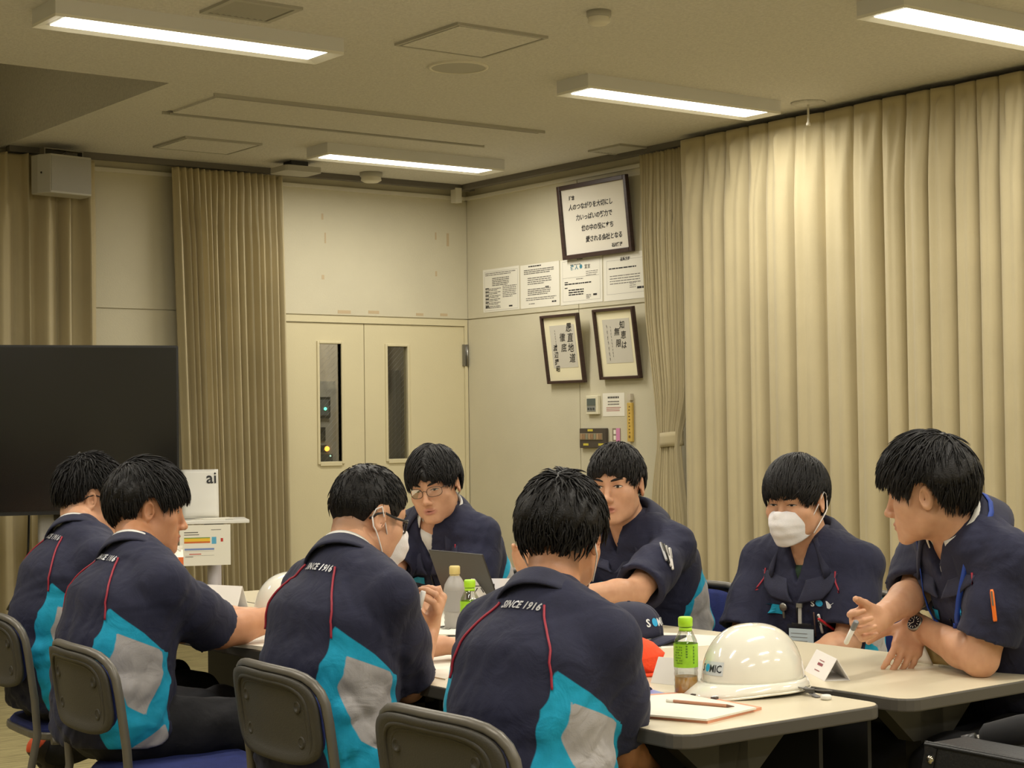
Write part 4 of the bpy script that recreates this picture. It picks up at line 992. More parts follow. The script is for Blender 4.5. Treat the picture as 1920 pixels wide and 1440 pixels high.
def hand_prims(wrist, X, N, right, curls, spread=1.0, scale=1.0, thumb=(0.55, 0.75, 0.25, 0.4)):
    """fingers along X, palm facing N; curls: 4 x (mcp, pip, dip) radians; thumb (x, t, n weights of its root direction, bend)"""
    X = unit(X); N = unit(np.asarray(N)-X*(np.asarray(N)@X)); T = np.cross(X, N)*(1 if right else -1); w0 = V3(wrist); P = []; tips = []
    g = scale
    spec = ((.031, .088, .072, .0086), (.010, .092, .080, .0088), (-.011, .088, .073, .0083), (-.030, .080, .057, .0074))
    for (t, x, L, r), cu in zip(spec, curls):
        m_ = w0+(X*x+T*t)*g
        P.append((p_cone(w0+(X*.012+T*t*.45)*g, m_, .0165*g, .0118*g), .012, 'add'))
        a = 0.0; q = m_; side = T*(t*0.9*spread/0.09*0.12)
        for ang, fr, r0, r1 in zip(cu, (.46, .30, .24), (r*1.05, r, r*.92), (r, r*.92, r*.78)):
            a += ang; d = unit(X*math.cos(a)+N*math.sin(a)+side*math.cos(a)); e = q+d*(L*fr*g)
            P.append((p_cone(q, e, r0*g, r1*g), .0035, 'add')); q = e
        tips.append(q)
    P.append((p_ell(w0+(X*.055+N*.006)*g, np.stack((X, T, N)), (.048*g, .040*g, .0155*g)), .012, 'add'))
    b = w0+(X*.022+T*.022+N*.006)*g; d1 = unit(X*thumb[0]+T*thumb[1]+N*thumb[2]); m_ = b+d1*.044*g
    P.append((p_cone(b, m_, .0165*g, .0125*g), .012, 'add'))
    d2 = unit(d1+X*thumb[3]+N*thumb[3]*.5); q = m_+d2*.033*g; P.append((p_cone(m_, q, .0118*g, .0098*g), .004, 'add'))
    d3 = unit(d2+X*thumb[3]*.7+N*thumb[3]*.5); e = q+d3*.027*g; P.append((p_cone(q, e, .0098*g, .0078*g), .003, 'add')); tips.append(e)
    return P, tips
REST = ((.25, .35, .2), (.3, .4, .2), (.35, .45, .25), (.4, .5, .3))
FIST = ((.8, 1.1, .6), (.95, 1.2, .7), (1.0, 1.2, .7), (1.05, 1.2, .7))
PANEL_T = [(54, .37), (49, .30), (45, .24), (44, .17), (50, .10), (62, .0), (66, -.08), (112, -.08), (108, 0), (113, .10), (120, .19), (110, .27), (86, .32), (66, .35)]
PANEL_G = [(64, .305), (100, .285), (110, .21), (100, .15), (92, .09), (79, .12), (68, .18), (63, .24)]
PANEL_G2 = [(60, -.02), (104, -.08), (112, -.02), (108, .055), (92, .025), (76, -.01)]
class Torso:
    def __init__(s, pel, neck, yaw, pyaw, slouch):
        s.up = unit(V3(neck)-V3(pel)); s.rs = np.array((math.sin(yaw), -math.cos(yaw), 0)); s.rp = np.array((math.sin(pyaw), -math.cos(pyaw), 0))
        fr = np.array((math.cos(yaw), math.sin(yaw), 0)); S0 = V3(pel); S3 = V3(neck)-s.up*.055+fr*.015
        fwd = unit(np.cross(s.up, s.rs)) ; s.fr = fwd if fwd@fr > 0 else -fwd
        mid = (S0+S3)/2-s.fr*slouch
        f = lambda t: S0*(1-t)**2+2*t*(1-t)*(2*mid-(S0+S3)/2)+S3*t*t
        s.S = [f(0), f(.25), f(.5), f(.75), f(1.0)]; s.neck = V3(neck)
        s.side = [unit(s.rp*(1-t)+s.rs*t) for t in (0, .25, .5, .75, 1)]
        s.cum = [0]
        for a, b in zip(s.S[:-1], s.S[1:]): s.cum.append(s.cum[-1]+np.linalg.norm(b-a))
    def prims(s, g=0.0, low=0.0, build=1.0):
        W = [.165, .152, .158, .168, .135]; D = [.118, .112, .115, .118, .082]
        W = [w_*build+g+low*(1-i/4) for i, w_ in enumerate(W)]; D = [d*build+g*.9+low*.8*(1-i/4) for i, d in enumerate(D)]
        return [p_ecap(s.S[i], s.S[i+1], s.side[i], s.side[i+1], W[i], W[i+1], D[i], D[i+1]) for i in range(4)]
    def frame(s, sp):
        """axis point, side, front at arc position sp (m above the pelvis point)"""
        i = 0
        while i < 3 and sp > s.cum[i+1]: i += 1
        t = (sp-s.cum[i])/(s.cum[i+1]-s.cum[i]); ax = unit(s.S[i+1]-s.S[i]); c = s.S[i]+(s.S[i+1]-s.S[i])*t
        tt = min(1, max(0, t)); sd = unit(s.side[i]*(1-tt)+s.side[i+1]*tt); sd = unit(sd-ax*(sd@ax)); fr = np.cross(ax, sd)
        if fr@s.fr < 0: fr = -fr
        return c, sd, fr, ax
    def param(s, P):
        n = len(P); best = np.full(n, 1e9); sp = np.zeros(n); U = np.zeros(n); Wd = np.zeros(n)
        for i in range(4):
            a, b = s.S[i], s.S[i+1]; ba = b-a; L2 = ba@ba; t = ((P-a)@ba)/L2
            lo, hi = (-9 if i == 0 else 0), (9 if i == 3 else 1); tc = np.clip(t, lo, hi); v = P-a-tc[:, None]*ba; d = np.linalg.norm(v, axis=1)
            c, sd, fr, ax = s.frame((s.cum[i]+s.cum[i+1])/2)
            m_ = d < best; best[m_] = d[m_]; sp[m_] = s.cum[i]+tc[m_]*(s.cum[i+1]-s.cum[i]); U[m_] = (v@sd)[m_]; Wd[m_] = (v@fr)[m_]
        return sp, U, Wd
def person(name, label, o):
    T = Torso(o['pelvis'], o['neck'], o['yaw'], o.get('pyaw', o['yaw']), o.get('slouch', .03))
    R = facing(o['hyaw'], o.get('hpitch', 0), o.get('hroll', 0)); C = V3(o['head']); hs = o.get('hscale', 1.0)
    H = lambda x, y, z: C+(R[0]*x+R[1]*y+R[2]*z)*hs
    bld = o.get('build', 1.0); S4 = T.S[4]; up = T.up
    root = empty(name, (T.S[0][0], T.S[0][1], 0.0), 0, label, 'person', o.get('group'))
    base = Vector(root.location)
    def place(ob): ob.parent = root; ob.location = -base; return ob
    sh = {}
    for sd, s in (('R', 1), ('L', -1)):
        a = o.get('arm'+sd, {}); off = np.asarray(a.get('shift', (0, 0, 0)), float)
        sh[sd] = S4+T.rs*s*.165*bld-up*.030+off
        if 'elbow' not in a:
            e = sh[sd]-up*.24+T.fr*.12+T.rs*s*.05; a['elbow'] = e; a['wrist'] = e+T.fr*.2-up*.1-T.rs*s*.08
        o['arm'+sd] = a
    # ---------------- body
    B = []
    for pr in T.prims(-.012, 0, bld): B.append((pr, .03, 'add'))
    for s, k in ((1, 'R'), (-1, 'L')):
        B.append((p_cone(S4+T.rs*s*.05, sh[k], .06, .05), .03, 'add'))
        a = o['arm'+k]; e, w_ = V3(a['elbow']), V3(a['wrist']); r = a.get('thick', 1.0)
        B.append((p_cone(sh[k], e, .046*r, .040*r), .02, 'add'))
        m_ = e+(w_-e)*.28
        B.append((p_cone(e, m_, .040*r, .042*r), .015, 'add')); B.append((p_cone(m_, w_, .042*r, .026*r), .015, 'add'))
        fx = unit(w_-e); sd_ = np.cross(fx, a.get('palm', -Zw)); B.append((p_ecap(w_-fx*.03, w_+fx*.015, sd_, sd_, .029*r, .029*r, .021*r, .019*r), .012, 'add'))
    fines = [(C-.135, C+.135, .0034)]
    nb = H(0, -.03, -.06)
    B.append((p_cone(S4+up*.0, nb, .062*o.get('neckw', 1), .054*o.get('neckw', 1)), .03, 'add'))
    B.append((p_cone(T.neck*.6+H(0, -.04, -.03)*.4, H(0, -.04, -.03), .042, .046), .02, 'add'))
    hp = []
    for pr, k, md in head_prims(H, R, o): hp.append((pr, k*hs, md))
    tips = {}
    for sd in ('R', 'L'):
        a = o['arm'+sd]; fx = unit(V3(a['wrist'])-V3(a['elbow'])); hx = unit(a.get('hdir', fx)); pl = a.get('palm', -Zw)
        P, tp = hand_prims(V3(a['wrist'])+fx*.005, hx, pl, sd == 'R', a.get('curls', REST), a.get('spread', 1.0), .98, a.get('thumb', (0.55, 0.75, 0.25, 0.4)))
        hp += P; tips[sd] = tp; c = V3(a['wrist'])+hx*.09
        if a.get('fine'): fines.append((c-.115, c+.115, .0036))
        else: fines.append((c-.10, c+.10, .0065))
    kn = {}
    for s, k in ((1, 'R'), (-1, 'L')):
        hip = T.S[0]+T.rp*s*.088-Zw*.02; pf = np.array((T.rp[1]*-1, T.rp[0], 0)); l = o.get('leg'+k, {})
        knee = V3(l.get('knee', hip+pf*.41+T.rp*s*.05-Zw*.03)); ank = V3(l.get('ankle', (knee[0]+pf[0]*.02, knee[1]+pf[1]*.02, .09)))
        kn[k] = (hip, knee, ank, pf)
        B.append((p_cone(hip, knee, .072, .050), .03, 'add')); B.append((p_cone(knee, ank, .048, .034), .02, 'add'))
    allp = B+hp
    lo = np.min([p[0][1] for p in allp], 0)-.03; hi = np.max([p[0][2] for p in allp], 0)+.03
    ax = [axis_pts(lo[d], hi[d], .016, [(f[0][d], f[1][d], f[2]) for f in fines]) for d in range(3)]
    Fd = Field(*ax)
    for pr, k, md in allp: Fd.op(pr, k, md)
    V, Q = Fd.nets(); V = relax(V, Q, 1, .35)
    me = np_mesh('body', V, Q)
    L = (V-C)@R.T/hs
    lips = np.where(L[:, 1] > .06, .006*(1-(L[:, 0]/.0235)**2-((L[:, 2]+.0712)/.0115)**2), -.02)
    inh = np.linalg.norm(V-C, axis=1) < .16
    st = np.where(inh & (L[:, 1] < .045) & (np.abs(L[:, 0]) < .085), L[:, 2]-(hairline(L[:, 1], o.get('low', 0))-.006), -.05)
    ear = (np.abs(L[:, 0]) > .072) & (L[:, 1] > -.045) & (L[:, 1] < .02) & (L[:, 2] < .03)
    st = np.where(ear, -.05, st)
    add_attr(me, 'lips', np.where(inh, lips, -.02)); add_attr(me, 'stubble', np.clip(st, -.05, .05))
    body = place(link('body', me, o['skin'])); bvh = BVHTree.FromPolygons([tuple(v) for v in V.tolist()], Q.tolist())
    toW = lambda p: Vector(H(*p))
    # ---------------- eyes, brows
    def face_hit(x, z, off=0.0):
        d = Vector(-R[1]); h = bvh.ray_cast(toW((x, .2, z)), d)
        p = h[0] if h[0] is not None else toW((x, .07, z)); return p-d*off
    if o.get('eyes', True):
        for s in (-1, 1):
            c = np.array(face_hit(s*.031, .0, 0)); op = o.get('eyeopen', .0042)
            mb = MB(); Rm = Matrix(R.T.tolist())
            n_, m_ = 14, 8; vs = []; fs = []
            def lens(w1, h1, d1, cx=0.0, cy=0.0):
                k0 = len(mb.v); vv = []
                for i in range(m_+1):
                    for j in range(n_):
                        a = 2*math.pi*j/n_; rr = math.sin(math.pi/2*i/m_) ; x = math.cos(a)*rr; z = math.sin(a)*rr
                        vv.append(Vector(c)+Rm@Vector((x*w1+cx, math.sqrt(max(0, 1-rr*rr))*d1-.0012+cy, z*h1*(1-.35*x*x) + .0006*s*x)))
                ff = [(i*n_+j, i*n_+(j+1) % n_, (i+1)*n_+(j+1) % n_, (i+1)*n_+j) for i in range(m_) for j in range(n_)]
                return vv, ff
            vv, ff = lens(.0135, op, .0028); mb.add(vv, ff, True)
            e = place(mb.build('eye', mat('eye_white', srgb(206, 198, 188), 0.25)))
            mb = MB(); vv, ff = lens(.0068, op*1.0, .0042, o.get('gaze', 0.0)); mb.add(vv, ff, True)
            q = mb.build('iris', mat('iris', srgb(22, 16, 14), 0.15)); q.parent = e
            mb = MB(); pts = []
            for i in range(9):
                x = -1+2*i/8; pts.append(face_hit(s*.031+x*.0155, .0005+op*(1-x*x*.9), .0006))
            mb.tube(pts, [.0006+.0011*math.sin(math.pi*i/8) for i in range(9)], 5); q = mb.build('lash_line', mat('lash', srgb(20, 15, 14), 0.6)); q.parent = e
            mb = MB(); pts = []; wd = []
            for i in range(10):
                f = i/9; pts.append(face_hit(s*(.013+.036*f), .0185+.006*math.sin(f*2.2)+o.get('brow', 0), .0004)); wd.append(.0040*math.sin(math.pi*min(1, f*.8+.15)))
            mb.tube(pts, wd, 6); place(mb.build('eyebrow', hair_mat('brow_hair', (.012, .009, .008, 1))))
    # ---------------- trousers and shoes
    TR = [p_ecap(T.S[0]-up*.02, T.S[1]-up*.03, T.rp, T.rp, .162*bld, .150*bld, .112*bld, .105*bld)]
    for k in ('R', 'L'):
        hip, knee, ank, pf = kn[k]; TR += [p_cone(hip, knee, .094, .071), p_cone(knee, ank, .069, .056)]
    lo = np.min([p[1] for p in TR], 0)-.03; hi = np.max([p[2] for p in TR], 0)+.03
    Fd = Field(*[axis_pts(lo[d], hi[d], .0115) for d in range(3)])
    for pr in TR: Fd.op(pr, .035)
    X, Y, Zg = Fd.ax[0][:, None, None], Fd.ax[1][None, :, None], Fd.ax[2][None, None, :]
    Fd.F += (.0045*np.sin(48*X+31*Y+22*Zg+2*np.sin(17*Zg+9*X))+.003*np.sin(-37*X+52*Y+41*Zg)).astype(np.float32)
    Fd.cut(lambda X, Y, Z: .075-Z+0*X+0*Y)
    V2, Q2 = Fd.nets(); place(link('trousers', np_mesh('trousers', relax(V2, Q2, 1), Q2), M_TROUSER))
    for s, k in ((1, 'R'), (-1, 'L')):
        hip, knee, ank, pf = kn[k]; l = o.get('leg'+k, {}); fd = unit(np.asarray(l.get('foot', pf), float)); sd_ = unit(np.cross(fd, Zw)); fup = np.cross(sd_, fd)
        hl = ank-fd*.055-fup*.045; toe = ank+fd*.165-fup*.055
        prs = [p_ecap(hl+fup*.03, hl+fd*.12+fup*.022, sd_, sd_, .040, .047, .046, .040), p_ecap(hl+fd*.10+fup*.014, toe+fup*.018, sd_, sd_, .048, .040, .036, .024), p_cone(ank, ank-fd*.01+fup*.035, .046, .044)]
        lo = np.min([p[1] for p in prs], 0)-.02; hi = np.max([p[2] for p in prs], 0)+.02; Fd = Field(*[axis_pts(lo[d], hi[d], .009) for d in range(3)])
        for pr in prs: Fd.op(pr, .02)
        Fd.cut(lambda X, Y, Z: -((X-hl[0])*fup[0]+(Y-hl[1])*fup[1]+(Z-hl[2])*fup[2])-.012)
        v, q = Fd.nets(); me = np_mesh('shoe', v, q)
        hd = (v-hl)@fd; add_attr(me, 'turq', .012-np.abs(hd+.028)+.004); add_attr(me, 'grey', (.0-((v-hl)@fup)))
        place(link('shoe', me, attr_mat('sneaker', srgb(58, 54, 50), [('turq', srgb(238, 96, 52))] if o.get('sneaker') else [('grey', srgb(40, 40, 42))], 0.6) if o.get('sneaker') else mat('black_shoe', srgb(24, 23, 24), 0.45)))
    # ---------------- inner shirt
    if o.get('shirt'):
        prs = T.prims(.002, 0, bld)+[p_cone(S4+T.rs*s*.05, sh[k]-T.rs*s*.02, .066, .05) for s, k in ((1, 'R'), (-1, 'L'))]+[p_cone(S4-up*.02, S4+(nb-S4)*.32, .085, .0695)]
        lo = np.min([p[1] for p in prs], 0)-.02; hi = np.max([p[2] for p in prs], 0)+.02; Fd = Field(*[axis_pts(lo[d], hi[d], .010) for d in range(3)])
        for pr in prs: Fd.op(pr, .03)
        nu_ = unit(nb-S4)*.85-T.fr*(-.28); nu_ = unit(nu_); c0 = S4+(nb-S4)*o.get('shirt_top', .30)
        Fd.cut(lambda X, Y, Z: (X-c0[0])*nu_[0]+(Y-c0[1])*nu_[1]+(Z-c0[2])*nu_[2])
        v, q = Fd.nets(); place(link('shirt', np_mesh('shirt', relax(v, q, 1), q), o['shirt']))
    # ---------------- jacket
    tor = T.prims(.017*o.get('loose', 1), .030, bld); slv = []
    for s, k in ((1, 'R'), (-1, 'L')):
        a = o['arm'+k]; e = V3(a['elbow']); m_ = sh[k]+(e-sh[k])*.5
        slv.append((k, [p_cone(S4+T.rs*s*.055+up*.006, sh[k], .066, .058), p_cone(sh[k], m_, .058, .066), p_cone(m_, e, .066, .076+a.get('flare', 0))]))
    if not o.get('front'): tor.append(p_cone(S4+up*.0, S4+(nb-S4)*.34, .078, .066)); tor.append(p_cone(T.neck-up*.05, T.neck-up*.012, .075, .052))
    allj = tor+[p for _, l in slv for p in l]
    lo = np.min([p[1] for p in allj], 0)-.03; hi = np.max([p[2] for p in allj], 0)+.03
    Fd = Field(*[axis_pts(lo[d], hi[d], .0068) for d in range(3)])
    for pr in tor: Fd.op(pr, .035)
    for k, l in slv:
        for pr in l: Fd.op(pr, .038)
    FT = Field(*[axis_pts(lo[d], hi[d], .011) for d in range(3)])
    for pr in tor: FT.op(pr, .035)
    for k, l in slv: FT.op(l[0], .038)
    X, Y, Zg = Fd.ax[0][:, None, None].astype(np.float32), Fd.ax[1][None, :, None].astype(np.float32), Fd.ax[2][None, None, :].astype(np.float32)
    r_ = random.Random(o.get('seed', 1)); nz = 0
    for amp, k_ in ((.0024, 40), (.0022, 58), (.0014, 95), (.0009, 150)):
        d = unit((r_.uniform(-1, 1), r_.uniform(-1, 1), r_.uniform(-.6, .9))); d2 = unit((r_.uniform(-1, 1), r_.uniform(-1, 1), r_.uniform(-1, 1)))
        w2 = np.sin((X*d2[0]+Y*d2[1]+Zg*d2[2])*k_*.45+r_.uniform(0, 6)); w1 = np.sin((X*d[0]+Y*d[1]+Zg*d[2])*k_+2.2*w2)
        nz = nz+amp*(1-np.abs(w1))*2*np.clip(w2+.6, 0, 1)
    # deeper folds low on the torso and at the elbows
    sp0 = (X-T.S[0][0])*up[0]+(Y-T.S[0][1])*up[1]+(Zg-T.S[0][2])*up[2]
    lowf = np.clip((.22-sp0)/.15, 0, 1); nz = nz*(.8+.8*lowf)+lowf*.0035*np.sin(sp0*75+4*np.sin(X*13+Y*17))
    Fd.F += nz.astype(np.float32)-.004
    hem = T.S[0]-unit(T.S[1]-T.S[0])*o.get('hem', .055); hn = unit(T.S[1]-T.S[0])
    # hem plane (torso only) and sleeve hems
    def cutf(X, Y, Z): return -((X-hem[0])*hn[0]+(Y-hem[1])*hn[1]+(Z-hem[2])*hn[2])+.004*np.sin(40*X+35*Y)
    dt = np.full(Fd.F.shape, 9., np.float32)
    Fd.cut(cutf)
    for k, l in slv:
        a = o['arm'+k]; e = V3(a['elbow']); ad = unit(e-sh[k]); hp_ = sh[k]+(e-sh[k])*a.get('cuff', .80); ad2 = unit(ad+np.asarray(a.get('cufftilt', (0, 0, 0)), float))
        # remove the sleeve beyond the cuff, and hollow it
        far = e+ad*.06
        def beyond(X, Y, Z, hp_=hp_, ad=ad2, far=far):
            pl = -((X-hp_[0])*ad[0]+(Y-hp_[1])*ad[1]+(Z-hp_[2])*ad[2]); q = far
            return np.maximum(pl, np.sqrt((X-q[0])**2+(Y-q[1])**2+(Z-q[2])**2)-.24)
        tmask = np.minimum.reduce([p[0](Fd.ax[0][:, None, None], Fd.ax[1][None, :, None], Fd.ax[2][None, None, :]) for p in tor]).astype(np.float32)
        full = (Fd.ax[0][:, None, None], Fd.ax[1][None, :, None], Fd.ax[2][None, None, :])
        own = np.minimum.reduce([p[0](*full) for p in l]); oth = np.minimum.reduce([p[0](*full) for k2, l2 in slv if k2 != k for p in l2])
        d = -beyond(X, Y, Zg).astype(np.float32); cut = np.where((tmask < .012) | (own > .03) | (oth < own), -1, d)
        Fd.F = np.maximum(Fd.F, cut)
        inn = p_cone(hp_-ad*.045, hp_+ad*.10, .054, .070+a.get('flare', 0)); Fd.op(inn, .006, 'sub')
    if o.get('vneck', 0):
        vs_ = o['vneck']
        def wedge(X, Y, Z):
            c, sd, fr, ax_ = T.frame(T.cum[4]*.8); px, py, pz = X-S4[0], Y-S4[1], Z-S4[2]
            u = px*sd[0]+py*sd[1]+pz*sd[2]; w_ = px*T.fr[0]+py*T.fr[1]+pz*T.fr[2]; h = px*up[0]+py*up[1]+pz*up[2]
            return np.maximum(np.abs(u)-np.clip(.008+(h+vs_)*.30, 0, .058), .03-w_)
        b = wedge(X, Y, Zg).astype(np.float32); Fd.F = np.maximum(Fd.F, -b)
    Vj, Qj = Fd.nets(); Vj = relax(Vj, Qj, 1, .4); me = np_mesh('jacket', Vj, Qj)
    sp, U, Wd = T.param(Vj); th = np.degrees(np.arctan2(np.abs(U), -Wd)); s_h = sp+.05
    dT = np.min([ev(p, Vj) for p in tor], 0); dS = np.min([ev(p, Vj) for _, l in slv for p in l], 0)
    k_ = .0026; px, py = th*k_, s_h*.50/(T.cum[4]+.05)
    wig = .004*np.sin(py*60+U*40)
    mm = (dS-dT)+.004
    low_ok = np.where(py < .33, 1.0, 0)
    tq = np.minimum(poly_sd(px+wig, py, [(a*k_, b) for a, b in PANEL_T]), np.where(py < .30, np.maximum(mm, -.0)+.0005*0+mm, mm))
    gr = np.minimum(np.maximum(poly_sd(px+wig, py, [(a*k_, b) for a, b in PANEL_G]), poly_sd(px, py, [(a*k_, b) for a, b in PANEL_G2])), mm)
    add_attr(me, 'turq', tq); add_attr(me, 'grey', gr)
    jk = place(link('jacket', me, M_JACKET)); jb = BVHTree.FromPolygons([tuple(v) for v in Vj.tolist()], Qj.tolist()); vT, qT = FT.nets(); jT = BVHTree.FromPolygons([tuple(v) for v in vT.tolist()], qT.tolist())
    def surf(th_deg, s_, off=.0015, rad=.7):
        c, sd, fr, ax_ = T.frame(s_-.05); a = math.radians(th_deg); d = sd*math.sin(a)-fr*math.cos(a); d = unit(d); og = Vector(c+d*rad); h = jT.ray_cast(og, Vector(-d))
        p0 = h[0] if h[0] is not None else Vector(c+d*.15)
        h2 = jb.ray_cast(p0+Vector(d)*.042, Vector(-d), .09)
        if h2[0] is None: return p0+Vector(d)*off, Vector(d)
        return h2[0]+Vector(d)*off, h2[1]
    def decal(vs, fs, th0, s0, nm, material, rad=.15, off=.005, par=None, rot=0.0):
        out = []; cr, srr = math.cos(rot), math.sin(rot)
        for x, y, z in vs:
            xx, yy = x*cr-y*srr, x*srr+y*cr
            out.append(surf(th0+math.degrees(xx/rad), s0+yy, off)[0])
        mb = MB(); mb.add(out, fs); q = mb.build(nm, material); q.parent = jk; return q
    # piping along the raglan seams
    Ls = T.cum[4]+.05
    for s in (-1, 1):
        for nm, path in (('piping', [(s*33, Ls+.004), (s*36, Ls-.02), (s*41, Ls-.05), (s*46, Ls-.085), (s*50, Ls-.12), (s*52, Ls-.15)]), ('piping', [(s*128, Ls-.01), (s*133, Ls-.035), (s*136, Ls-.065), (s*135, Ls-.10)])):
            pts = []
            for (a0, b0), (a1, b1) in zip(path[:-1], path[1:]):
                for i in range(5): pts.append(surf(a0+(a1-a0)*i/5, b0+(b1-b0)*i/5, .003)[0])
            pts.append(surf(*path[-1], .003)[0]); mb = MB(); mb.tube(pts, .0028, 6); q = mb.build(nm, M_PIPE); q.parent = jk
    if o.get('backtext', True):
        vs, fs = text_geo('SINCE 1916', .0235, .30, .0008, 1.08); decal(vs, fs, 4, Ls-.010, 'back_print', M_SILVER, .14)
    def logo(th0, s0, sz, par=None):
        vs, fs = text_geo('S', sz, 0, sz*.03); decal([(x-sz*1.28, y, z) for x, y, z in vs], fs, th0, s0, 'logo_print', M_WHITEPRINT, .15)
        vs, fs = text_geo('MIC', sz, 0, sz*.03); decal([(x+sz*1.02, y, z) for x, y, z in vs], fs, th0, s0, 'logo_print', M_WHITEPRINT, .15)
        n_ = 16; vs = [(0, 0, 0)]+[(math.cos(2*math.pi*i/n_)*sz*.40, math.sin(2*math.pi*i/n_)*sz*.40, 0) for i in range(n_)]; fs = [(0, i+1, (i+1) % n_+1) for i in range(n_)]
        decal([(x-sz*.52, y+sz*.36, 0) for x, y, z in vs], fs, th0, s0, 'logo_disc', M_BLUEPRINT, .15)
        decal([(-sz*.86, -sz*.1, 0), (-sz*.80, -sz*.14, 0), (-sz*.12, sz*.92, 0), (-sz*.2, sz*.95, 0)], [(0, 1, 2, 3)], th0, s0, 'logo_slash', M_NAVY, .15, .0032)
    vb = o.get('vneck', .08)+.035
    if o.get('front', False):
        logo(-149, Ls-vb-.040, .024)
        # right chest pocket with its turquoise flap, zip placket, pen pocket
        fl = [(-.048, 0, 0), (.042, 0, 0), (.050, .028, 0), (-.036, .028, 0)]
        g = []; f4 = []
        for j in range(4):
            for i in range(7):
                u, v = i/6, j/3; a = [fl[0][d]*(1-u)+fl[1][d]*u for d in (0, 1)]; b = [fl[3][d]*(1-u)+fl[2][d]*u for d in (0, 1)]; g.append((a[0]*(1-v)+b[0]*v, a[1]*(1-v)+b[1]*v, 0))
        for j in range(3):
            for i in range(6): q = j*7+i; f4.append((q, q+1, q+8, q+7))
        decal(g, f4, 148, Ls-vb-.070, 'pocket_flap', M_TURQ, .15, .005)
        pts = [surf(180, Ls-.12-.02*i, .002)[0] for i in range(16)]; mb = MB(); mb.tube(pts, .0035, 6); q = mb.build('zip', mat('zip_dark', srgb(20, 20, 28), 0.4)); q.parent = jk
        g2 = [(-.05, 0, 0), (.05, 0, 0), (.05, .004, 0), (-.05, .004, 0)]
        decal(g2, [(0, 1, 2, 3)], -148, Ls-vb-.058, 'pocket_welt', mat('welt', srgb(18, 18, 26), .6), .15, .003)
    if o.get('front', False):
        for s in (-1, 1):
            A_, B_, C_, D_ = (s*126, Ls-.016), (s*165, Ls-.028), (s*177, Ls-vb-.005), (s*150, Ls-vb+.004)
            g = []; n1, n2 = 10, 10
            for j in range(n2+1):
                for i in range(n1+1):
                    u, v = i/n1, j/n2; a = (A_[0]*(1-u)+B_[0]*u, A_[1]*(1-u)+B_[1]*u); b = (D_[0]*(1-u)+C_[0]*u, D_[1]*(1-u)+C_[1]*u)
                    p, nn = surf(a[0]*(1-v)+b[0]*v, a[1]*(1-v)+b[1]*v, -.004+.016*min(1, v*1.6)); g.append(np.array(p))
            g = np.array(g).reshape(n2+1, n1+1, 3)
            for _ in range(3):      # smooth the cloth inside its edges
                g[1:-1, 1:-1] = (g[:-2, 1:-1]+g[2:, 1:-1]+g[1:-1, :-2]+g[1:-1, 2:])/4
            mb = MB(); mb.add([Vector(p) for p in g.reshape(-1, 3)], [(j*(n1+1)+i, j*(n1+1)+i+1, (j+1)*(n1+1)+i+1, (j+1)*(n1+1)+i) for j in range(n2) for i in range(n1)], True)
            q = mb.build('collar_leaf', M_NAVY); q.parent = jk; solidify(q, .007)
    # collar
    Un = unit(nb-S4*1.0+up*.03); rs = unit(T.rs-Un*(T.rs@Un)); fn = np.cross(Un, rs); fn = fn if fn@T.fr > 0 else -fn
    def collar(nm, mtl, r0, top, drop, wide, openv, thick=.004, dz=0.0, pt=.0, slp=1.0):
        Cb = S4+Un*(.052+dz)-fn*.006; n_ = 36; rows = []
        mb = MB()
        def fnc(u, v):
            ph = (-1+2*u)*math.radians(180-openv); af = abs(ph)/math.pi; cs, sn = math.cos(ph), math.sin(ph)   # 0 = back
            fr_ = max(0.0, (af-.45)/.55)
            slope = (-.050*(1-math.cos(ph))/2*2*.5-.018*fr_)*slp
            if v < .5: q = v/.5; rr = r0+.002*q; h = -.022*(1-q)+top*q
            else: q = (v-.5)/.5; rr = r0+.004+wide*q**.8*(1+.45*fr_); h = top-drop*q**1.15*(1+pt*fr_)-.003
            P = Cb+(-fn*cs*1.06+rs*sn)*(rr*o.get('neckw', 1))+Un*(h+slope*(1.0))
            return Vector(P)
        mb.grid(fnc, n_, 10); q = mb.build(nm, mtl); solidify(q, thick); return q
    if o.get('front'): cl = collar('collar', M_NAVY, .0725, .042, .075, .050, o.get('copen', 26), .006, o.get('cdz', 0.0), .55, .45)
    else: cl = collar('collar', M_NAVY, .0715, .030, .052, .028, o.get('copen', 26), .005, 0, .5)
    place(cl)
    if o.get('shirtcollar'): place(collar('shirt_collar', o['shirtcollar'], .0665 if o.get('front') else .0670, .056 if o.get('front') else .042, .050, .014 if o.get('front') else .010, o.get('copen', 26)*.7, .003, o.get('cdz', 0.0), .9, .5 if o.get('front') else 1.0))
    ringf = lambda ph, r, h: Vector(S4+Un*(.052+h)-fn*.006+(-fn*math.cos(ph)*1.06+rs*math.sin(ph))*r)
    build_hair(o, H, R, hs, C, place)
    if o.get('mask'): build_mask(o, H, R, place, bvh)
    if o.get('glasses'): build_glasses(o, H, R, place, face_hit)
    return dict(root=root, T=T, H=H, R=R, surf=surf, jk=jk, place=place, tips=tips, sh=sh, bvh=bvh, jb=jb, Ls=Ls, decal=decal, ring=ringf, vb=vb)
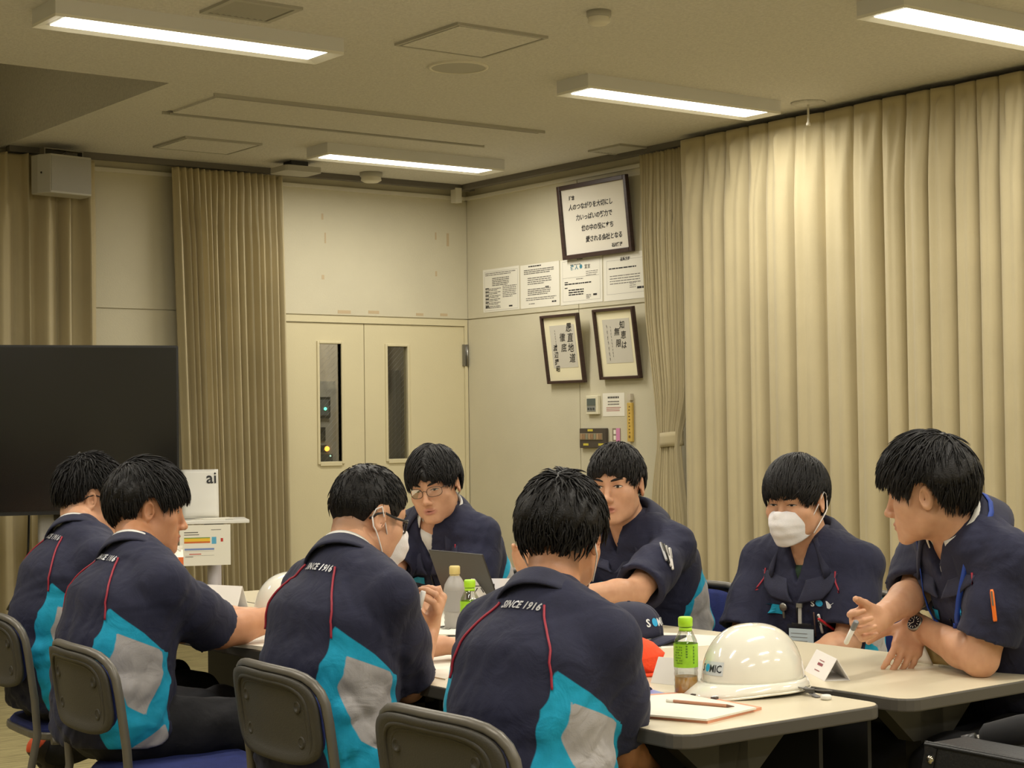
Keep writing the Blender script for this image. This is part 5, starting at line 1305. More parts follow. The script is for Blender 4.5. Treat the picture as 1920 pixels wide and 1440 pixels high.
def build_hair(o, H, R, hs, C, place):
    st = o.get('hair', {}); th = st.get('thick', .016); top = st.get('top', .022); r_ = random.Random(o.get('seed', 1)+50); low = o.get('low', 0)
    gx = axis_pts(-.115, .115, .0042); gy = axis_pts(-.145, .125, .0042); gz = axis_pts(-.085, .155, .0042)
    Fd = Field(gx, gy, gz); I3 = np.eye(3)
    Fd.op(p_ell((0, -.012, .030), I3, (.0775+th*.75, .098+th*.8, .088+top)), .01)
    if st.get('back', 0): Fd.op(p_ell((0, -.045, .035), I3, (.07+th, .075+st['back'], .07)), .03)
    X, Y, Z = gx[:, None, None], gy[None, :, None], gz[None, None, :]
    fade = np.clip((Z+.06)/.09, 0, 1); Fd.F += (.75*th*(1-fade)*(Y < .06)).astype(np.float32)
    Fd.F += (st.get('rough', .0025)*(np.sin(95*X+40*np.sin(31*Y))*np.sin(80*Y+60*Z)+.7*np.sin(140*X+90*Y-70*Z))).astype(np.float32)
    hl = hairline(gy, low)[None, :, None]
    # the fringe comes down over the forehead
    fr = st.get('fringe', .02); hl2 = np.where(Y > .055, hl-fr*.55, hl)
    jag = .005*np.sin(X*210)+.004*np.sin(X*95+1.3)
    Fd.cut(lambda X, Y, Z: hl2+jag*(Y > .05)-Z+0*X, .005)
    V, Q = Fd.nets(); V = relax(V, Q, 1, .4); nv = len(V)
    Vw = np.array(C)+(V@np.asarray(R))*hs
    vs = [tuple(v) for v in Vw.tolist()]; fs = [tuple(q) for q in Q.tolist()]
    mb = MB(); mb.add(vs, fs, True)
    # locks
    n = int(st.get('locks', 620)*1.9); crown = np.array(st.get('crown', (.008, -.055, .118))); A = np.array((.0775+th*.8, .098+th*.85, .088+top)); c0 = np.array((0, -.012, .030)); fwd = st.get('fwd', .6); side = st.get('side', 0.0); part = st.get('part', None); lift = st.get('lift', .003); curl = st.get('curl', 0.0)
    Lh = st.get('len', .075); wdt = st.get('width', .0042)*.62
    for i in range(n):
        u = r_.uniform(-1, 1); a = r_.uniform(0, 2*math.pi); zz = r_.uniform(-.35, 1.0); q = math.sqrt(1-min(1, zz*zz)); d = np.array((q*math.cos(a), q*math.sin(a), zz)); p = c0+A*d
        if p[2] < hairline(p[1], low)+.012 or (p[1] > .062 and p[2] < .07): continue
        P = [p]; v = p-crown; v = v/ (np.linalg.norm(v)+.02)
        if part is not None: v = v*.4+np.array((1.2 if p[0] > part else -1.2, .5, 0))*.6
        v = v+np.array((side, fwd*max(0, .3+p[2]*6), 0))*.6+np.array([r_.gauss(0, .22) for _ in range(3)])
        lf = lift*r_.uniform(.0, 1.6); L = Lh*r_.uniform(.6, 1.2); k = 7; ph = r_.uniform(0, 6)
        ok = True
        for s in range(k):
            nrm = (p-c0)/A**2; nrm /= np.linalg.norm(nrm); v = v-nrm*(v@nrm); v = v/(np.linalg.norm(v)+1e-9)
            if curl: v = v+np.cross(nrm, v)*curl*math.sin(ph+s*1.5)
            p = p+v*L/k; e = (p-c0)/A; rr = np.linalg.norm(e); f = s/(k-1); tgt = 1+(lf*(.3+1.2*f))/A.mean()+.008; p = c0+(p-c0)/rr*tgt
            v = v+np.array((0, 0, -.22)); lim = hairline(p[1], low)-(fr if p[1] > .05 else .004)-r_.uniform(0, .008)
            if p[2] < lim: break
            P.append(p)
        if len(P) < 4: continue
        m_ = len(P); rad = [wdt*r_.uniform(.7, 1.1)*max(.08, math.sin(math.pi*(.18+.80*(j/(m_-1))))) for j in range(m_)]
        mb.tube([Vector(H(*q)) for q in P], rad, 4, cap=False)
    place(mb.build('hair', hair_mat(st.get('mat', 'black_hair'), st.get('col', (.006, .005, .005, 1)))))
def build_mask(o, H, R, place, bvh):
    mb = MB(); W = math.radians(78)
    def fn(u, v):
        a = (-1+2*u)*W; s = math.cos(a)
        zt = -.012-.030*(abs(a)/W)**1.5; zb = -.122+.030*(abs(a)/W)**1.8; z = zt+(zb-zt)*v
        dep = .110+.020*math.sin(math.pi*min(1, v*1.05))*(1-.25*v)-.012*v*v; dep = dep-.016*max(0, (.18-v))/.18*(0 if abs(a) < .25 else 1)
        y = .012+s**1.15*(dep-.012) if s > 0 else .012
        x = math.sin(a)*(.071-.010*v)
        pl = .0016*math.sin(v*math.pi*7)*(1-abs(a)/W*.6)+.0012*math.sin(a*9+v*11)
        return Vector(H(x, y+pl, z))
    mb.grid(fn, 30, 22); q = mb.build('face_mask', mat('mask_white', srgb(226, 220, 220), 0.85, bump=.15, bscale=250, sss=.1)); solidify(q, .0018); place(q)
    for s in (-1, 1):
        for z0, z1, ye in ((-.045, .024, -.030), (-.092, -.038, -.026)):
            P = [(s*.0685, .030, z0), (s*.0775, .012, z0*.6+z1*.4), (s*.0845, -.004, z0*.25+z1*.75), (s*.089, -.016, z1), (s*.089, ye, z1*.7-.002), (s*.086, -.034, -.006)]
            m2 = MB(); m2.tube([Vector(H(*p)) for p in P], .0019, 6); e = m2.build('ear_loop', mat('loop_white', srgb(232, 228, 226), .8)); e.parent = q
def build_glasses(o, H, R, place, face_hit):
    g = o['glasses']; col = g.get('col', srgb(22, 22, 24)); r = g.get('r', .0016); M = mat(g.get('mat', 'glasses_dark'), col, .3, metal=g.get('metal', 0.0))
    root = None; lw, lh = g.get('size', (.0250, .0165)); zc = g.get('z', -.004); yv = .097
    for s in (-1, 1):
        P = []
        for i in range(20):
            a = 2*math.pi*i/20; ca, sa = math.cos(a), math.sin(a); x = s*.0335+lw*math.copysign(abs(ca)**.7, ca); z = zc+lh*math.copysign(abs(sa)**.75, sa); P.append((x, yv-.05*(abs(x)/.065)**2*.45, z))
        mb = MB(); mb.tube([Vector(H(*p)) for p in P], r, 6, closed=True)
        e = mb.build('glasses_rim', M); place(e)
        mb = MB(); mb.add([Vector(H(p[0], p[1], p[2])) for p in P], [tuple(range(20))]); q = mb.build('lens', clear_mat('lens_glass', (.96, .97, .97, 1), .04)); q.parent = e
        mb = MB(); mb.tube([Vector(H(*p)) for p in ((s*.0575, yv-.018, zc+.009), (s*.0735, yv-.028, zc+.010), (s*.0805, .035, .006), (s*.0835, -.005, .012), (s*.0835, -.022, .004), (s*.080, -.038, -.012))], r*1.25, 6); q = mb.build('temple', M); q.parent = e
        if s == 1:
            mb = MB(); mb.tube([Vector(H(*p)) for p in ((-.009, yv, zc+.004), (0, yv+.004, zc+.008), (.009, yv, zc+.004))], r, 6); q = mb.build('bridge', M); q.parent = e
# ================================================================== the eight men round the tables
SK = skin_mat('skin', srgb(205, 158, 126), srgb(182, 122, 106))
SK2 = skin_mat('skin_tan', srgb(196, 142, 106), srgb(168, 106, 88))
WHITE_SHIRT = mat('white_shirt', srgb(222, 220, 214), .8, bump=.1, bscale=200)
BLACK_TEE = mat('black_tee', srgb(24, 24, 26), .85); GREEN_TEE = mat('green_tee', srgb(40, 62, 44), .85)
D = math.radians
def fwdv(yaw): return Vector((math.cos(yaw), math.sin(yaw), 0))
TABLE_Z = 0.70
def pelvis_of(neck, yaw, lean, side=0.0):
    f = fwdv(yaw); r = Vector((f.y, -f.x, 0)); p = Vector(neck)-f*lean+r*side; p.z = .545; return p
def table_arm(o, sd, reach=.24, inn=.06, z=.742):
    """forearm lying on the table in front"""
    s = 1 if sd == 'R' else -1; f = fwdv(o['yaw']); r = Vector((f.y, -f.x, 0)); n = Vector(o['neck'])
    sh = n+r*(s*.17)-Vector((0, 0, .06)); e = sh+f*.17+r*(s*.04); e.z = max(z, sh.z-.21)
    w_ = e+f*reach-r*(s*inn); w_.z = z
    return dict(elbow=e, wrist=w_, palm=(0, 0, -1))
PEOPLE = {}
# --- near row, backs to the camera ---------------------------------------------------------
# P4: nearest, masked, centre
o = dict(yaw=D(13), cyaw=D(2), cback=-.09, cside=.10, build=.96, hyaw=D(33), hpitch=D(10), hroll=D(2), head=at_depth(1054, 1006, 3.72), skin=SK2, mask=True, eyes=False, seed=4, hscale=.97,
         hair=dict(thick=.020, top=.026, locks=900, curl=.35, lift=.006, len=.06, width=.0045, fringe=.03, back=.012, fwd=.2), low=.012)
o['neck'] = at_dist(1022, 1114, o['head'], .175); o['pelvis'] = pelvis_of(o['neck'], o['yaw'], .06)
o['armR'] = dict(elbow=at_dist(1160, 1408, o['neck']+Vector((.06, -.15, -.08)), .27, True), cuff=.84, thick=1.0)
o['armR']['wrist'] = o['armR']['elbow']+Vector((.20, .12, -.10))
PEOPLE['P4'] = o
# P3: short hair, glasses and mask, marker in hand
o = dict(yaw=D(5), cyaw=D(-2), cback=.03, cside=.08, build=.97, hyaw=D(-5), hpitch=D(16), head=at_depth(692, 968, 4.3), skin=SK, mask=True, seed=3, hscale=.98, eyeopen=.003,
         glasses=dict(r=.0026), shirtcollar=WHITE_SHIRT, hair=dict(thick=.006, top=.012, locks=380, lift=.0012, len=.022, width=.0022, fringe=-.012, rough=.001, fwd=.9), low=-.018)
o['neck'] = at_dist(650, 1044, o['head'], .175); o['pelvis'] = pelvis_of(o['neck'], o['yaw'], .06)
e = at_dist(765, 1285, o['neck']+Vector((.08, -.15, -.06)), .28, True); w_ = at_dist(806, 1172, e, .235, True)
o['armR'] = dict(elbow=e, wrist=w_, hdir=at_dist(832, 1118, w_, .12)-w_, palm=CF*.3-CR*.9, curls=((.55, .9, .4), (.6, .9, .5), (.7, 1.0, .5), (.8, 1.0, .5)), fine=True, cuff=.90, thumb=(.75, .45, .45, .3))
o['armL'] = table_arm(o, 'L'); PEOPLE['P3'] = o
# P2
o = dict(yaw=D(0), cyaw=D(-3), cback=.03, cside=.24, hyaw=D(-18), hpitch=D(8), hroll=D(-3), head=at_depth(279, 955, 4.85), skin=SK2, seed=2, shirtcollar=WHITE_SHIRT, build=1.0,
         hair=dict(thick=.019, top=.024, locks=800, lift=.005, len=.085, width=.0045, fringe=.032, fwd=1.0, back=.004), low=-.008)
o['neck'] = at_dist(256, 1032, o['head'], .178); o['pelvis'] = pelvis_of(o['neck'], o['yaw'], .07)
e = at_dist(412, 1186, o['neck']+Vector((.05, -.17, -.06)), .29, True); w_ = at_dist(540, 1152, e, .25, True)
o['armR'] = dict(elbow=e, wrist=w_, palm=(0, 0, -1), cuff=.86, thick=1.12, flare=.006)
o['armL'] = table_arm(o, 'L', .25, .0); PEOPLE['P2'] = o
# P1: farthest of the near row
o = dict(yaw=D(-3), cback=.02, hyaw=D(-15), hpitch=D(10), head=at_depth(171, 934, 5.45), skin=SK, seed=11, shirtcollar=WHITE_SHIRT, glasses=dict(r=.0018), sneaker=True,
         hair=dict(thick=.010, top=.020, locks=700, curl=.2, lift=.007, len=.05, width=.004, fringe=.02, fwd=.2), low=-.022)
o['neck'] = at_dist(152, 994, o['head'], .17); o['pelvis'] = pelvis_of(o['neck'], o['yaw'], .07)
o['armR'] = table_arm(o, 'R', .24, .03); o['armL'] = table_arm(o, 'L')
ank = at_depth(98, 1412, 5.55); o['legR'] = dict(knee=Vector(o['pelvis'])+Vector((.40, -.12, -.06)), ankle=ank, foot=(.55, .1, -.65))
PEOPLE['P1'] = o
# --- far row, facing the camera side -------------------------------------------------------
# P5: thin glasses, at the laptop
o = dict(yaw=D(200), hyaw=D(214), hpitch=D(12), hroll=D(8), head=at_depth(815, 910, 6.0), skin=SK, seed=5, shirt=WHITE_SHIRT, shirtcollar=WHITE_SHIRT, front=True, vneck=.055, backtext=False, eyeopen=.0032,
         glasses=dict(r=.0010, mat='glasses_thin', col=srgb(60, 48, 44), metal=.4), copen=40, cpoint=1.0,
         hair=dict(thick=.018, top=.022, locks=850, lift=.004, len=.085, width=.0045, fringe=.030, part=-.012, fwd=.5), low=.012)
o['neck'] = o['head']-fwdv(o['hyaw'])*.06-fwdv(o['yaw'])*.035+Vector((0, 0, -.095))-CR*.03; o['pelvis'] = pelvis_of(o['neck'], o['yaw'], .21)
sR = o['neck']+Vector((math.sin(D(200)), -math.cos(D(200)), 0))*.168
e = at_dist(734, 1085, sR, .285); o['armR'] = dict(elbow=e, wrist=e+Vector((-.05, -.22, -.04)), cuff=.82, palm=(0, 0, -1)); o['armR']['wrist'].z = .74
w_ = on_z(792, 1120, .735); e = on_z(893, 1108, .745); o['armL'] = dict(elbow=e, wrist=w_, palm=(0, 0, -1), fine=True, cuff=.80, hdir=on_z(760, 1124, .735)-w_)
PEOPLE['P5'] = o
# P6: talking
o = dict(yaw=D(192), hyaw=D(211), hpitch=D(2), hroll=D(2), head=at_depth(1156, 910, 5.5), skin=SK, seed=6, shirt=BLACK_TEE, front=True, vneck=.008, backtext=False, mouth=True, eyeopen=.0042, shirt_top=.18,
         copen=40, cpoint=1.0, hair=dict(thick=.013, top=.017, locks=800, lift=.003, len=.05, width=.0035, fringe=.026, fwd=.9, col=(.010, .008, .007, 1), mat='brown_black_hair'), low=0.0)
o['neck'] = o['head']-fwdv(o['hyaw'])*.05-fwdv(o['yaw'])*.045+Vector((0, 0, -.11)); o['pelvis'] = pelvis_of(o['neck'], o['yaw'], .15)
sL = o['neck']-Vector((math.sin(o['yaw']), -math.cos(o['yaw']), 0))*.168+Vector((0, 0, -.06))
e = at_depth(1190, 1112, 5.25); o['armL'] = dict(elbow=e, wrist=at_dist(1075, 1118, e, .25), cuff=.88, palm=(0, 0, -1), thick=1.05, flare=.008)
wr = at_depth(992, 1082, 5.35); o['armR'] = dict(elbow=wr+Vector((.12, .10, -.19)), wrist=wr, palm=-CF, hdir=(-.25, -.1, .9), fine=True)
PEOPLE['P6'] = o
# P7: masked young man with name card
o = dict(yaw=D(198), hyaw=D(194), hpitch=D(9), head=at_depth(1492, 938, 5.2), skin=SK, seed=7, shirt=GREEN_TEE, mask=True, front=True, vneck=.045, backtext=False, eyeopen=.0026, shirt_top=.16,
         copen=38, cpoint=1.0, hair=dict(thick=.019, top=.021, locks=900, lift=.002, len=.10, width=.005, fringe=.036, fwd=1.1, rough=.0015), low=.004)
o['neck'] = o['head']-fwdv(o['hyaw'])*.09+Vector((0, 0, -.108)); o['pelvis'] = pelvis_of(o['neck'], o['yaw'], .06)
rr_ = Vector((math.sin(o['yaw']), -math.cos(o['yaw']), 0)); sL = o['neck']-rr_*.168+Vector((0, 0, -.06)); sR = o['neck']+rr_*.168+Vector((0, 0, -.06))
e = at_depth(1588, 1204, 5.10); o['armL'] = dict(elbow=e, wrist=at_dist(1500, 1242, e, .24), cuff=.84, palm=(0, 0, -1))
e = at_depth(1392, 1196, 5.28); o['armR'] = dict(elbow=e, wrist=at_dist(1440, 1262, e, .24), cuff=.90, palm=(0, 0, -1), flare=.006)
PEOPLE['P7'] = o
# P8: leaning on the near table end, looking away
o = dict(yaw=D(166), hyaw=D(119), hpitch=D(10), hroll=D(-4), head=at_depth(1738, 922, 4.25), skin=SK, seed=8, shirt=WHITE_SHIRT, shirtcollar=WHITE_SHIRT, front=True, vneck=.022, backtext=True,
         copen=34, cpoint=1.0, hair=dict(thick=.022, top=.028, locks=950, lift=.006, len=.085, width=.0048, fringe=.03, back=.010, fwd=.5), low=.006)
o['neck'] = o['head']-fwdv(o['yaw'])*.10+Vector((0, 0, -.080)); o['pelvis'] = pelvis_of(o['neck'], o['yaw'], .24)
rr_ = Vector((math.sin(o['yaw']), -math.cos(o['yaw']), 0)); sL = o['neck']-rr_*.168+Vector((0, 0, -.06)); sR = o['neck']+rr_*.168+Vector((0, 0, -.06))
e = on_z(1838, 1236, .742); w_ = at_dist(1716, 1172, e, .24, True); o['armL'] = dict(elbow=e, wrist=w_, cuff=.80, palm=CF, hdir=at_depth(1702, 1222, 4.30)-w_, curls=((.3, .4, .3), (.3, .45, .3), (.35, .5, .3), (.4, .5, .3)), fine=True, thick=1.05)
w_ = at_depth(1650, 1158, 4.18); e = at_depth(1716, 1110, 4.40); o['armR'] = dict(elbow=e, wrist=w_, cuff=.98, shift=(.05, .04, .02), palm=(-.2, -.85, .2), hdir=at_depth(1588, 1180, 4.1)-w_, curls=((.55, 1.0, .6), (.75, 1.1, .6), (.85, 1.1, .6), (.9, 1.1, .6)), fine=True, thumb=(.8, .5, .3, .35))
PEOPLE['P8'] = o
LABELS = dict(P1='man in navy work jacket and glasses sitting beside the big dark screen, white shirt collar', P2='man with thick black hair reaching over the table, beside the carton drink',
              P3='man with shaved hair, glasses and mask holding a marker at the table', P4='man with tousled black hair and mask, his back turned, opposite the talking man',
              P5='man in thin glasses leaning over a laptop, white shirt under navy jacket', P6='bare-faced man talking, pens in his sleeve pocket, below the wall switches',
              P7='masked young man with a clear badge holder on his chest, green shirt', P8='man with a wristwatch and blue lanyard leaning his elbow on the table')
BUILT = {}
for k in ('P1', 'P2', 'P3', 'P4', 'P5', 'P6', 'P7', 'P8'):
    o = PEOPLE[k]; o['group'] = 'men in navy work jackets'
    BUILT[k] = person('person', LABELS[k], o)
# ================================================================== things on the tables
def quad_sheet(name, px, z, th, material, lab, cat, grp=None):
    P = [on_z(a, b, z) for a, b in px]; c0 = sum(P, Vector())/len(P); c0.z = z
    pts = [(p.x-c0.x, p.y-c0.y) for p in P]
    ar = sum(pts[i][0]*pts[(i+1) % len(pts)][1]-pts[(i+1) % len(pts)][0]*pts[i][1] for i in range(len(pts)))
    if ar < 0: pts = pts[::-1]
    t = empty(name, c0, 0, lab, cat, grp); MB().prism(pts, th, (0, 0, th/2)).build('sheet', material, t); return t
def img_rot(yaw_img):      # yaw so that local +x points along the image direction: 0 = to the image right, 90 = away
    return CAM_YAW-math.pi/2+yaw_img
M_HELM = mat('helmet_white', srgb(236, 233, 220), 0.12, spec=0.6, coat=0.6)
def helmet(loc, yaw, lab, logo=True, straps=True):
    """hard hat, local +x is the front"""
    t = empty('hard_hat', loc, yaw, lab, 'helmet', 'white hard hats'); A, Bw, Hh = .124, .102, .128
    def dome(u, v):
        a = 2*math.pi*u+math.pi; e = math.pi/2*v; ce = math.cos(e)**.82; k = 1+.03*math.cos(2*a)
        return Vector((A*ce*math.cos(a)*k, Bw*ce*math.sin(a), .022+Hh*math.sin(e)**.98))
    c = MB(); c.grid(dome, 48, 16); solidify(c.build('shell', M_HELM, t), .003)
    def brim(u, v):
        a = 2*math.pi*u+math.pi; fr = max(0, math.cos(a))**2; w_ = .012+.042*fr**1.5; ca, sa = math.cos(a), math.sin(a)
        r = v*w_; return Vector(((A*1.03+r)*ca, (Bw+r)*sa, .026-.018*v-.010*fr*v+.006*math.sin(math.pi*v)))
    c = MB(); c.grid(brim, 48, 5); solidify(c.build('brim', M_HELM, t), .004)
    c = MB(); c.tube([Vector(((A*1.03+.012+.042*max(0, math.cos(a))**3)*math.cos(a), (Bw+.012+.042*max(0, math.cos(a))**3)*math.sin(a), .006-.010*max(0, math.cos(a))**2)) for a in [2*math.pi*i/48 for i in range(48)]], .003, 6, closed=True); c.build('brim_edge', M_HELM, t)
    c = MB(); c.grid(lambda u, v: Vector((A*.9*math.cos(2*math.pi*u)*1, Bw*.9*math.sin(2*math.pi*u), .002+.03*v)), 32, 2); solidify(c.build('headband', mat('band_dark', srgb(46, 46, 50), .7), t), .003)
    if logo:
        # sticker wrapped round the front of the dome
        def wrap(x, z, off):
            a = x/.118; e = math.asin(min(.99, (z-.022)/Hh)); ce = math.cos(e)**.82; k = 1+.03*math.cos(2*a); n = Vector((math.cos(a), math.sin(a), .25)).normalized()
            return Vector((A*ce*math.cos(a)*k, Bw*ce*math.sin(a), z))+n*(off+.0018)
        # local y grows to the wearer's left; seen from the front that is the viewer's right
        c = MB(); c.grid(lambda u, v: wrap(-.038+.082*u, .044+.030*v, .0006), 16, 6); q = c.build('sticker', mat('sticker_grey', srgb(206, 212, 214), .3), t)
        sz = .023
        for s, dx in (('S', -.026), ('MIC', .0205)):
            vs, fs = text_geo(s, sz, 0, .0003); c = MB(); c.add([wrap(x+dx, .051+y, .0014) for x, y, z in vs], fs); e_ = c.build('sticker_letters', mat('sticker_ink', srgb(40, 44, 50), .5)); e_.parent = q
        c = MB(); n_ = 14; c.add([wrap(-.0075, .0592, .0014)]+[wrap(-.0075+.0088*math.cos(2*math.pi*i/n_), .0592+.0088*math.sin(2*math.pi*i/n_), .0014) for i in range(n_)], [(0, i+1, (i+1) % n_+1) for i in range(n_)]); e_ = c.build('sticker_disc', M_BLUEPRINT); e_.parent = q
        c = MB(); c.add([wrap(a, b, .0018) for a, b in ((-.016, .049), (-.0145, .0485), (.001, .0715), (-.0008, .0725))], [(0, 1, 2, 3)]); e_ = c.build('sticker_slash', MATS['sticker_grey']); e_.parent = q
    if straps:
        M_ST = mat('strap_grey', srgb(120, 118, 116), .7)
        for s in (-1, 1):
            P = [Vector((-.03, s*.085, .02)), Vector((-.05, s*.115, .010)), Vector((-.08, s*.135, .006)), Vector((-.10, s*.15, .005))]
            c = MB(); c.grid(lambda u, v: P[min(3, int(u*3))].lerp(P[min(3, int(u*3)+1)], u*3-int(u*3))+Vector((.012*(v-.5), 0, .003*v)), 9, 2); solidify(c.build('strap', M_ST, t), .002)
    return t
hp = (on_z(1412, 1296, TZ0)); hy = math.atan2((-CR*.92-CF*.40).y, (-CR*.92-CF*.40).x)
helmet((hp.x, hp.y, TZ0+.004), hy+.15, 'white hard hat with a blue and grey sticker standing beside the tea bottle')
hp2 = on_z(552, 1162, TZ0); helmet((hp2.x, hp2.y, TZ0+.004), img_rot(math.radians(200)), 'white hard hat standing on the table behind the shaved man\'s shoulder', False, True)
p = on_z(1500, 1299, TZ0); q = on_z(1535, 1309, TZ0); b_ = on_z(1549, 1312, TZ0)
t = empty('chin_strap', (q.x, q.y, TZ0), 0, 'grey chin strap end with a buckle trailing from the hard hat', 'strap')
def ribbon(P, w_, material, name, par, th=.0016):
    P = [Vector(a) for a in P]; c = MB(); vs = []
    for i, a in enumerate(P):
        d = (P[min(i+1, len(P)-1)]-P[max(0, i-1)]); s = d.cross(Vector((0, 0, 1))).normalized()*(w_/2); vs += [a+s, a-s]
    c.add(vs, [(2*i, 2*i+1, 2*i+3, 2*i+2) for i in range(len(P)-1)], True); o_ = c.build(name, material, par); solidify(o_, th); return o_
ribbon([p-q+Vector((0, 0, .02)), p.lerp(q, .4)-q+Vector((0, 0, .012)), p.lerp(q, .75)-q+Vector((0, 0, .004)), Vector((0, 0, .002))], .014, MATS['strap_grey'], 'webbing', t)
MB().box((p.lerp(q, .55)-q)+Vector((0, 0, .012)), (.022, .018, .008), rz(.6)).build('buckle', mat('buckle_dark', srgb(70, 68, 66), .4), t)
t = empty('chin_pad', (b_.x, b_.y, TZ0), 0, 'small round white pad lying near the table corner', 'pad')
MB().lathe([(.008, 0), (.0125, .002), (.0125, .008), (.010, .011), (.002, .012)], (0, 0, 0), 18).build('pad', M_WHITEP, t)
# straps lying in front of the bottle
p = on_z(1292, 1301, TZ0); q = on_z(1340, 1316, TZ0); mid_ = on_z(1322, 1310, TZ0)
t = empty('chin_strap', (mid_.x, mid_.y, TZ0), 0, 'grey strap with dark buckles lying between the tea bottle and the pencil', 'strap')
ribbon([p-mid_+Vector((0, 0, .012)), p.lerp(mid_, .5)-mid_+Vector((0, 0, .014)), Vector((0, 0, .006)), q-mid_+Vector((0, 0, .003))], .016, MATS['strap_grey'], 'webbing', t)
for w2 in (on_z(1302, 1310, TZ0), q): MB().box(w2-mid_+Vector((0, 0, .006)), (.014, .012, .01), rz(.3)).build('buckle', MATS['buckle_dark'], t)
# ------------------------------------------------------------------ bottles
M_PET = clear_mat('pet_plastic', (.93, .95, .94, 1), .10, .06)
def bottle(loc, lab, r, h, capc, prof_label, liquid=None, cloudy=None, lab_mat=None, cap_h=.022):
    t = empty('drink_bottle', loc, 0, lab, 'bottle', 'plastic drink bottles')
    hb = h-cap_h
    prof = [(r*.6, .003), (r*.92, 0), (r, .006)]
    zz = .012
    while zz < h*.36: prof += [(r*.95, zz), (r, zz+.007)]; zz += .014
    prof += [(r, h*.62), (r*.92, h*.70), (r*.62, h*.80), (.0125, h*.86), (.0125, hb)]
    MB().lathe(prof, (0, 0, 0), 28).build('bottle', cloudy or M_PET, t)
    MB().lathe([(.0155, hb-.002), (.0165, hb), (.0165, h-.003), (.014, h)], (0, 0, 0), 24).build('cap', capc, t)
    MB().lathe([(.015, hb-.012), (.015, hb-.004)], (0, 0, 0), 24).build('cap_ring', capc, t)
    a, b = prof_label
    MB().lathe([(r*1.012, a*h), (r*1.012, b*h)], (0, 0, 0), 28, cap0=False, cap1=False).build('label', lab_mat, t)
    if liquid:
        MB().lathe([(r*.85, .004), (r*.93, .008), (r*.93, liquid[1])], (0, 0, 0), 24).build('drink', liquid[0], t)
    return t
M_LIME = mat('lime_plastic', srgb(170, 222, 40), .4); M_LIMEL = mat('lime_label', srgb(150, 205, 40), .4, noise=.12, nscale=60)
M_TEA = mat('green_tea', srgb(196, 142, 46), .2, alpha=.85)
bp_ = on_z(1287, 1302, TZ0); bt = bottle((bp_.x, bp_.y, TZ0), 'green tea bottle with lime cap and label, standing by the hard hat', .0275, .176, M_LIME, (.36, .66), (M_TEA, .042), None, M_LIMEL, .02)
c = MB(); toc = (CAM-bp_); ac = math.atan2(toc.y, toc.x)
def lab_pt(ang, z, rr=.0282): return Vector((math.cos(ac+ang)*rr, math.sin(ac+ang)*rr, z))
for i in range(5):
    for j in range(7):
        if (i*7+j) % 5: c.add([lab_pt(a, z) for a, z in ((-.95+i*.14, .072+j*.006), (-.87+i*.14, .072+j*.006), (-.87+i*.14, .075+j*.006), (-.95+i*.14, .075+j*.006))], [(0, 1, 2, 3)])
for j in range(6): c.add([lab_pt(a, z) for a, z in ((.62, .072+j*.007), (.74, .072+j*.007), (.74, .077+j*.007), (.62, .077+j*.007))], [(0, 1, 2, 3)])
for j in range(5): c.add([lab_pt(a, z) for a, z in ((.0, .086+j*.006), (.14, .086+j*.006), (.14, .090+j*.006), (.0, .090+j*.006))], [(0, 1, 2, 3)])
c.build('label_print', mat('label_dark', srgb(86, 128, 30), .5), bt)
bp2 = at_depth(853, 1115, 5.27)
M_MILK = mat('cloudy_plastic', srgb(176, 172, 168), .35, alpha=.9); M_CREAMCAP = mat('cream_cap', srgb(216, 196, 128), .4)
bottle((bp2.x, bp2.y, TZ0), 'grey wrapped drink bottle with a cream cap before the laptop', .034, .19, M_CREAMCAP, (.28, .62), None, M_MILK, mat('grey_label', srgb(160, 157, 155), .5), .024)
bp3 = at_depth(881, 1120, 4.95)
bottle((bp3.x, bp3.y, TZ0), 'half hidden bottle with a lime cap beside the grey wrapped bottle', .028, .176, M_LIME, (.36, .66), (M_TEA, .09), None, M_LIMEL, .02)
# ------------------------------------------------------------------ carton drink with a straw
cp = at_depth(326, 1060, 6.2); t = empty('drink_carton', (cp.x, cp.y, TZ0), img_rot(.25), 'orange and white drink carton with a straw at the table end', 'carton')
hC = .185; c = MB(); c.box((0, 0, hC*.43), (.064, .064, hC*.86)); c.build('body', mat('carton_orange', srgb(206, 104, 48), .5), t)
c = MB(); c.box((-.004, -.0325, hC*.45), (.036, .0015, hC*.8)); c.build('white_panel', M_PAPER, t)
c = MB(); c.lathe([(.009, 0), (.009, .0008)], (-.004, -.0335, hC*.66), 14, Matrix.Rotation(math.pi/2, 3, 'X')); c.box((0.002, -.034, hC*.42), (.010, .0008, .016)); c.build('print', M_GINK, t)
c = MB(); a, b = .032, hC*.86; c.add([(-a, -a, b), (a, -a, b), (a, a, b), (-a, a, b), (-a, 0, b+.026), (a, 0, b+.026)], [(0, 1, 5, 4), (2, 3, 4, 5), (1, 2, 5), (3, 0, 4)]); c.box((0, 0, b+.032), (.064, .003, .014)); c.build('gable', M_PAPER, t)
c = MB(); c.tube([(.0, -.012, b), (-.006, -.02, b+.045), (.022, -.03, b+.022)], .0035, 8); c.build('straw', M_WHITEP, t)
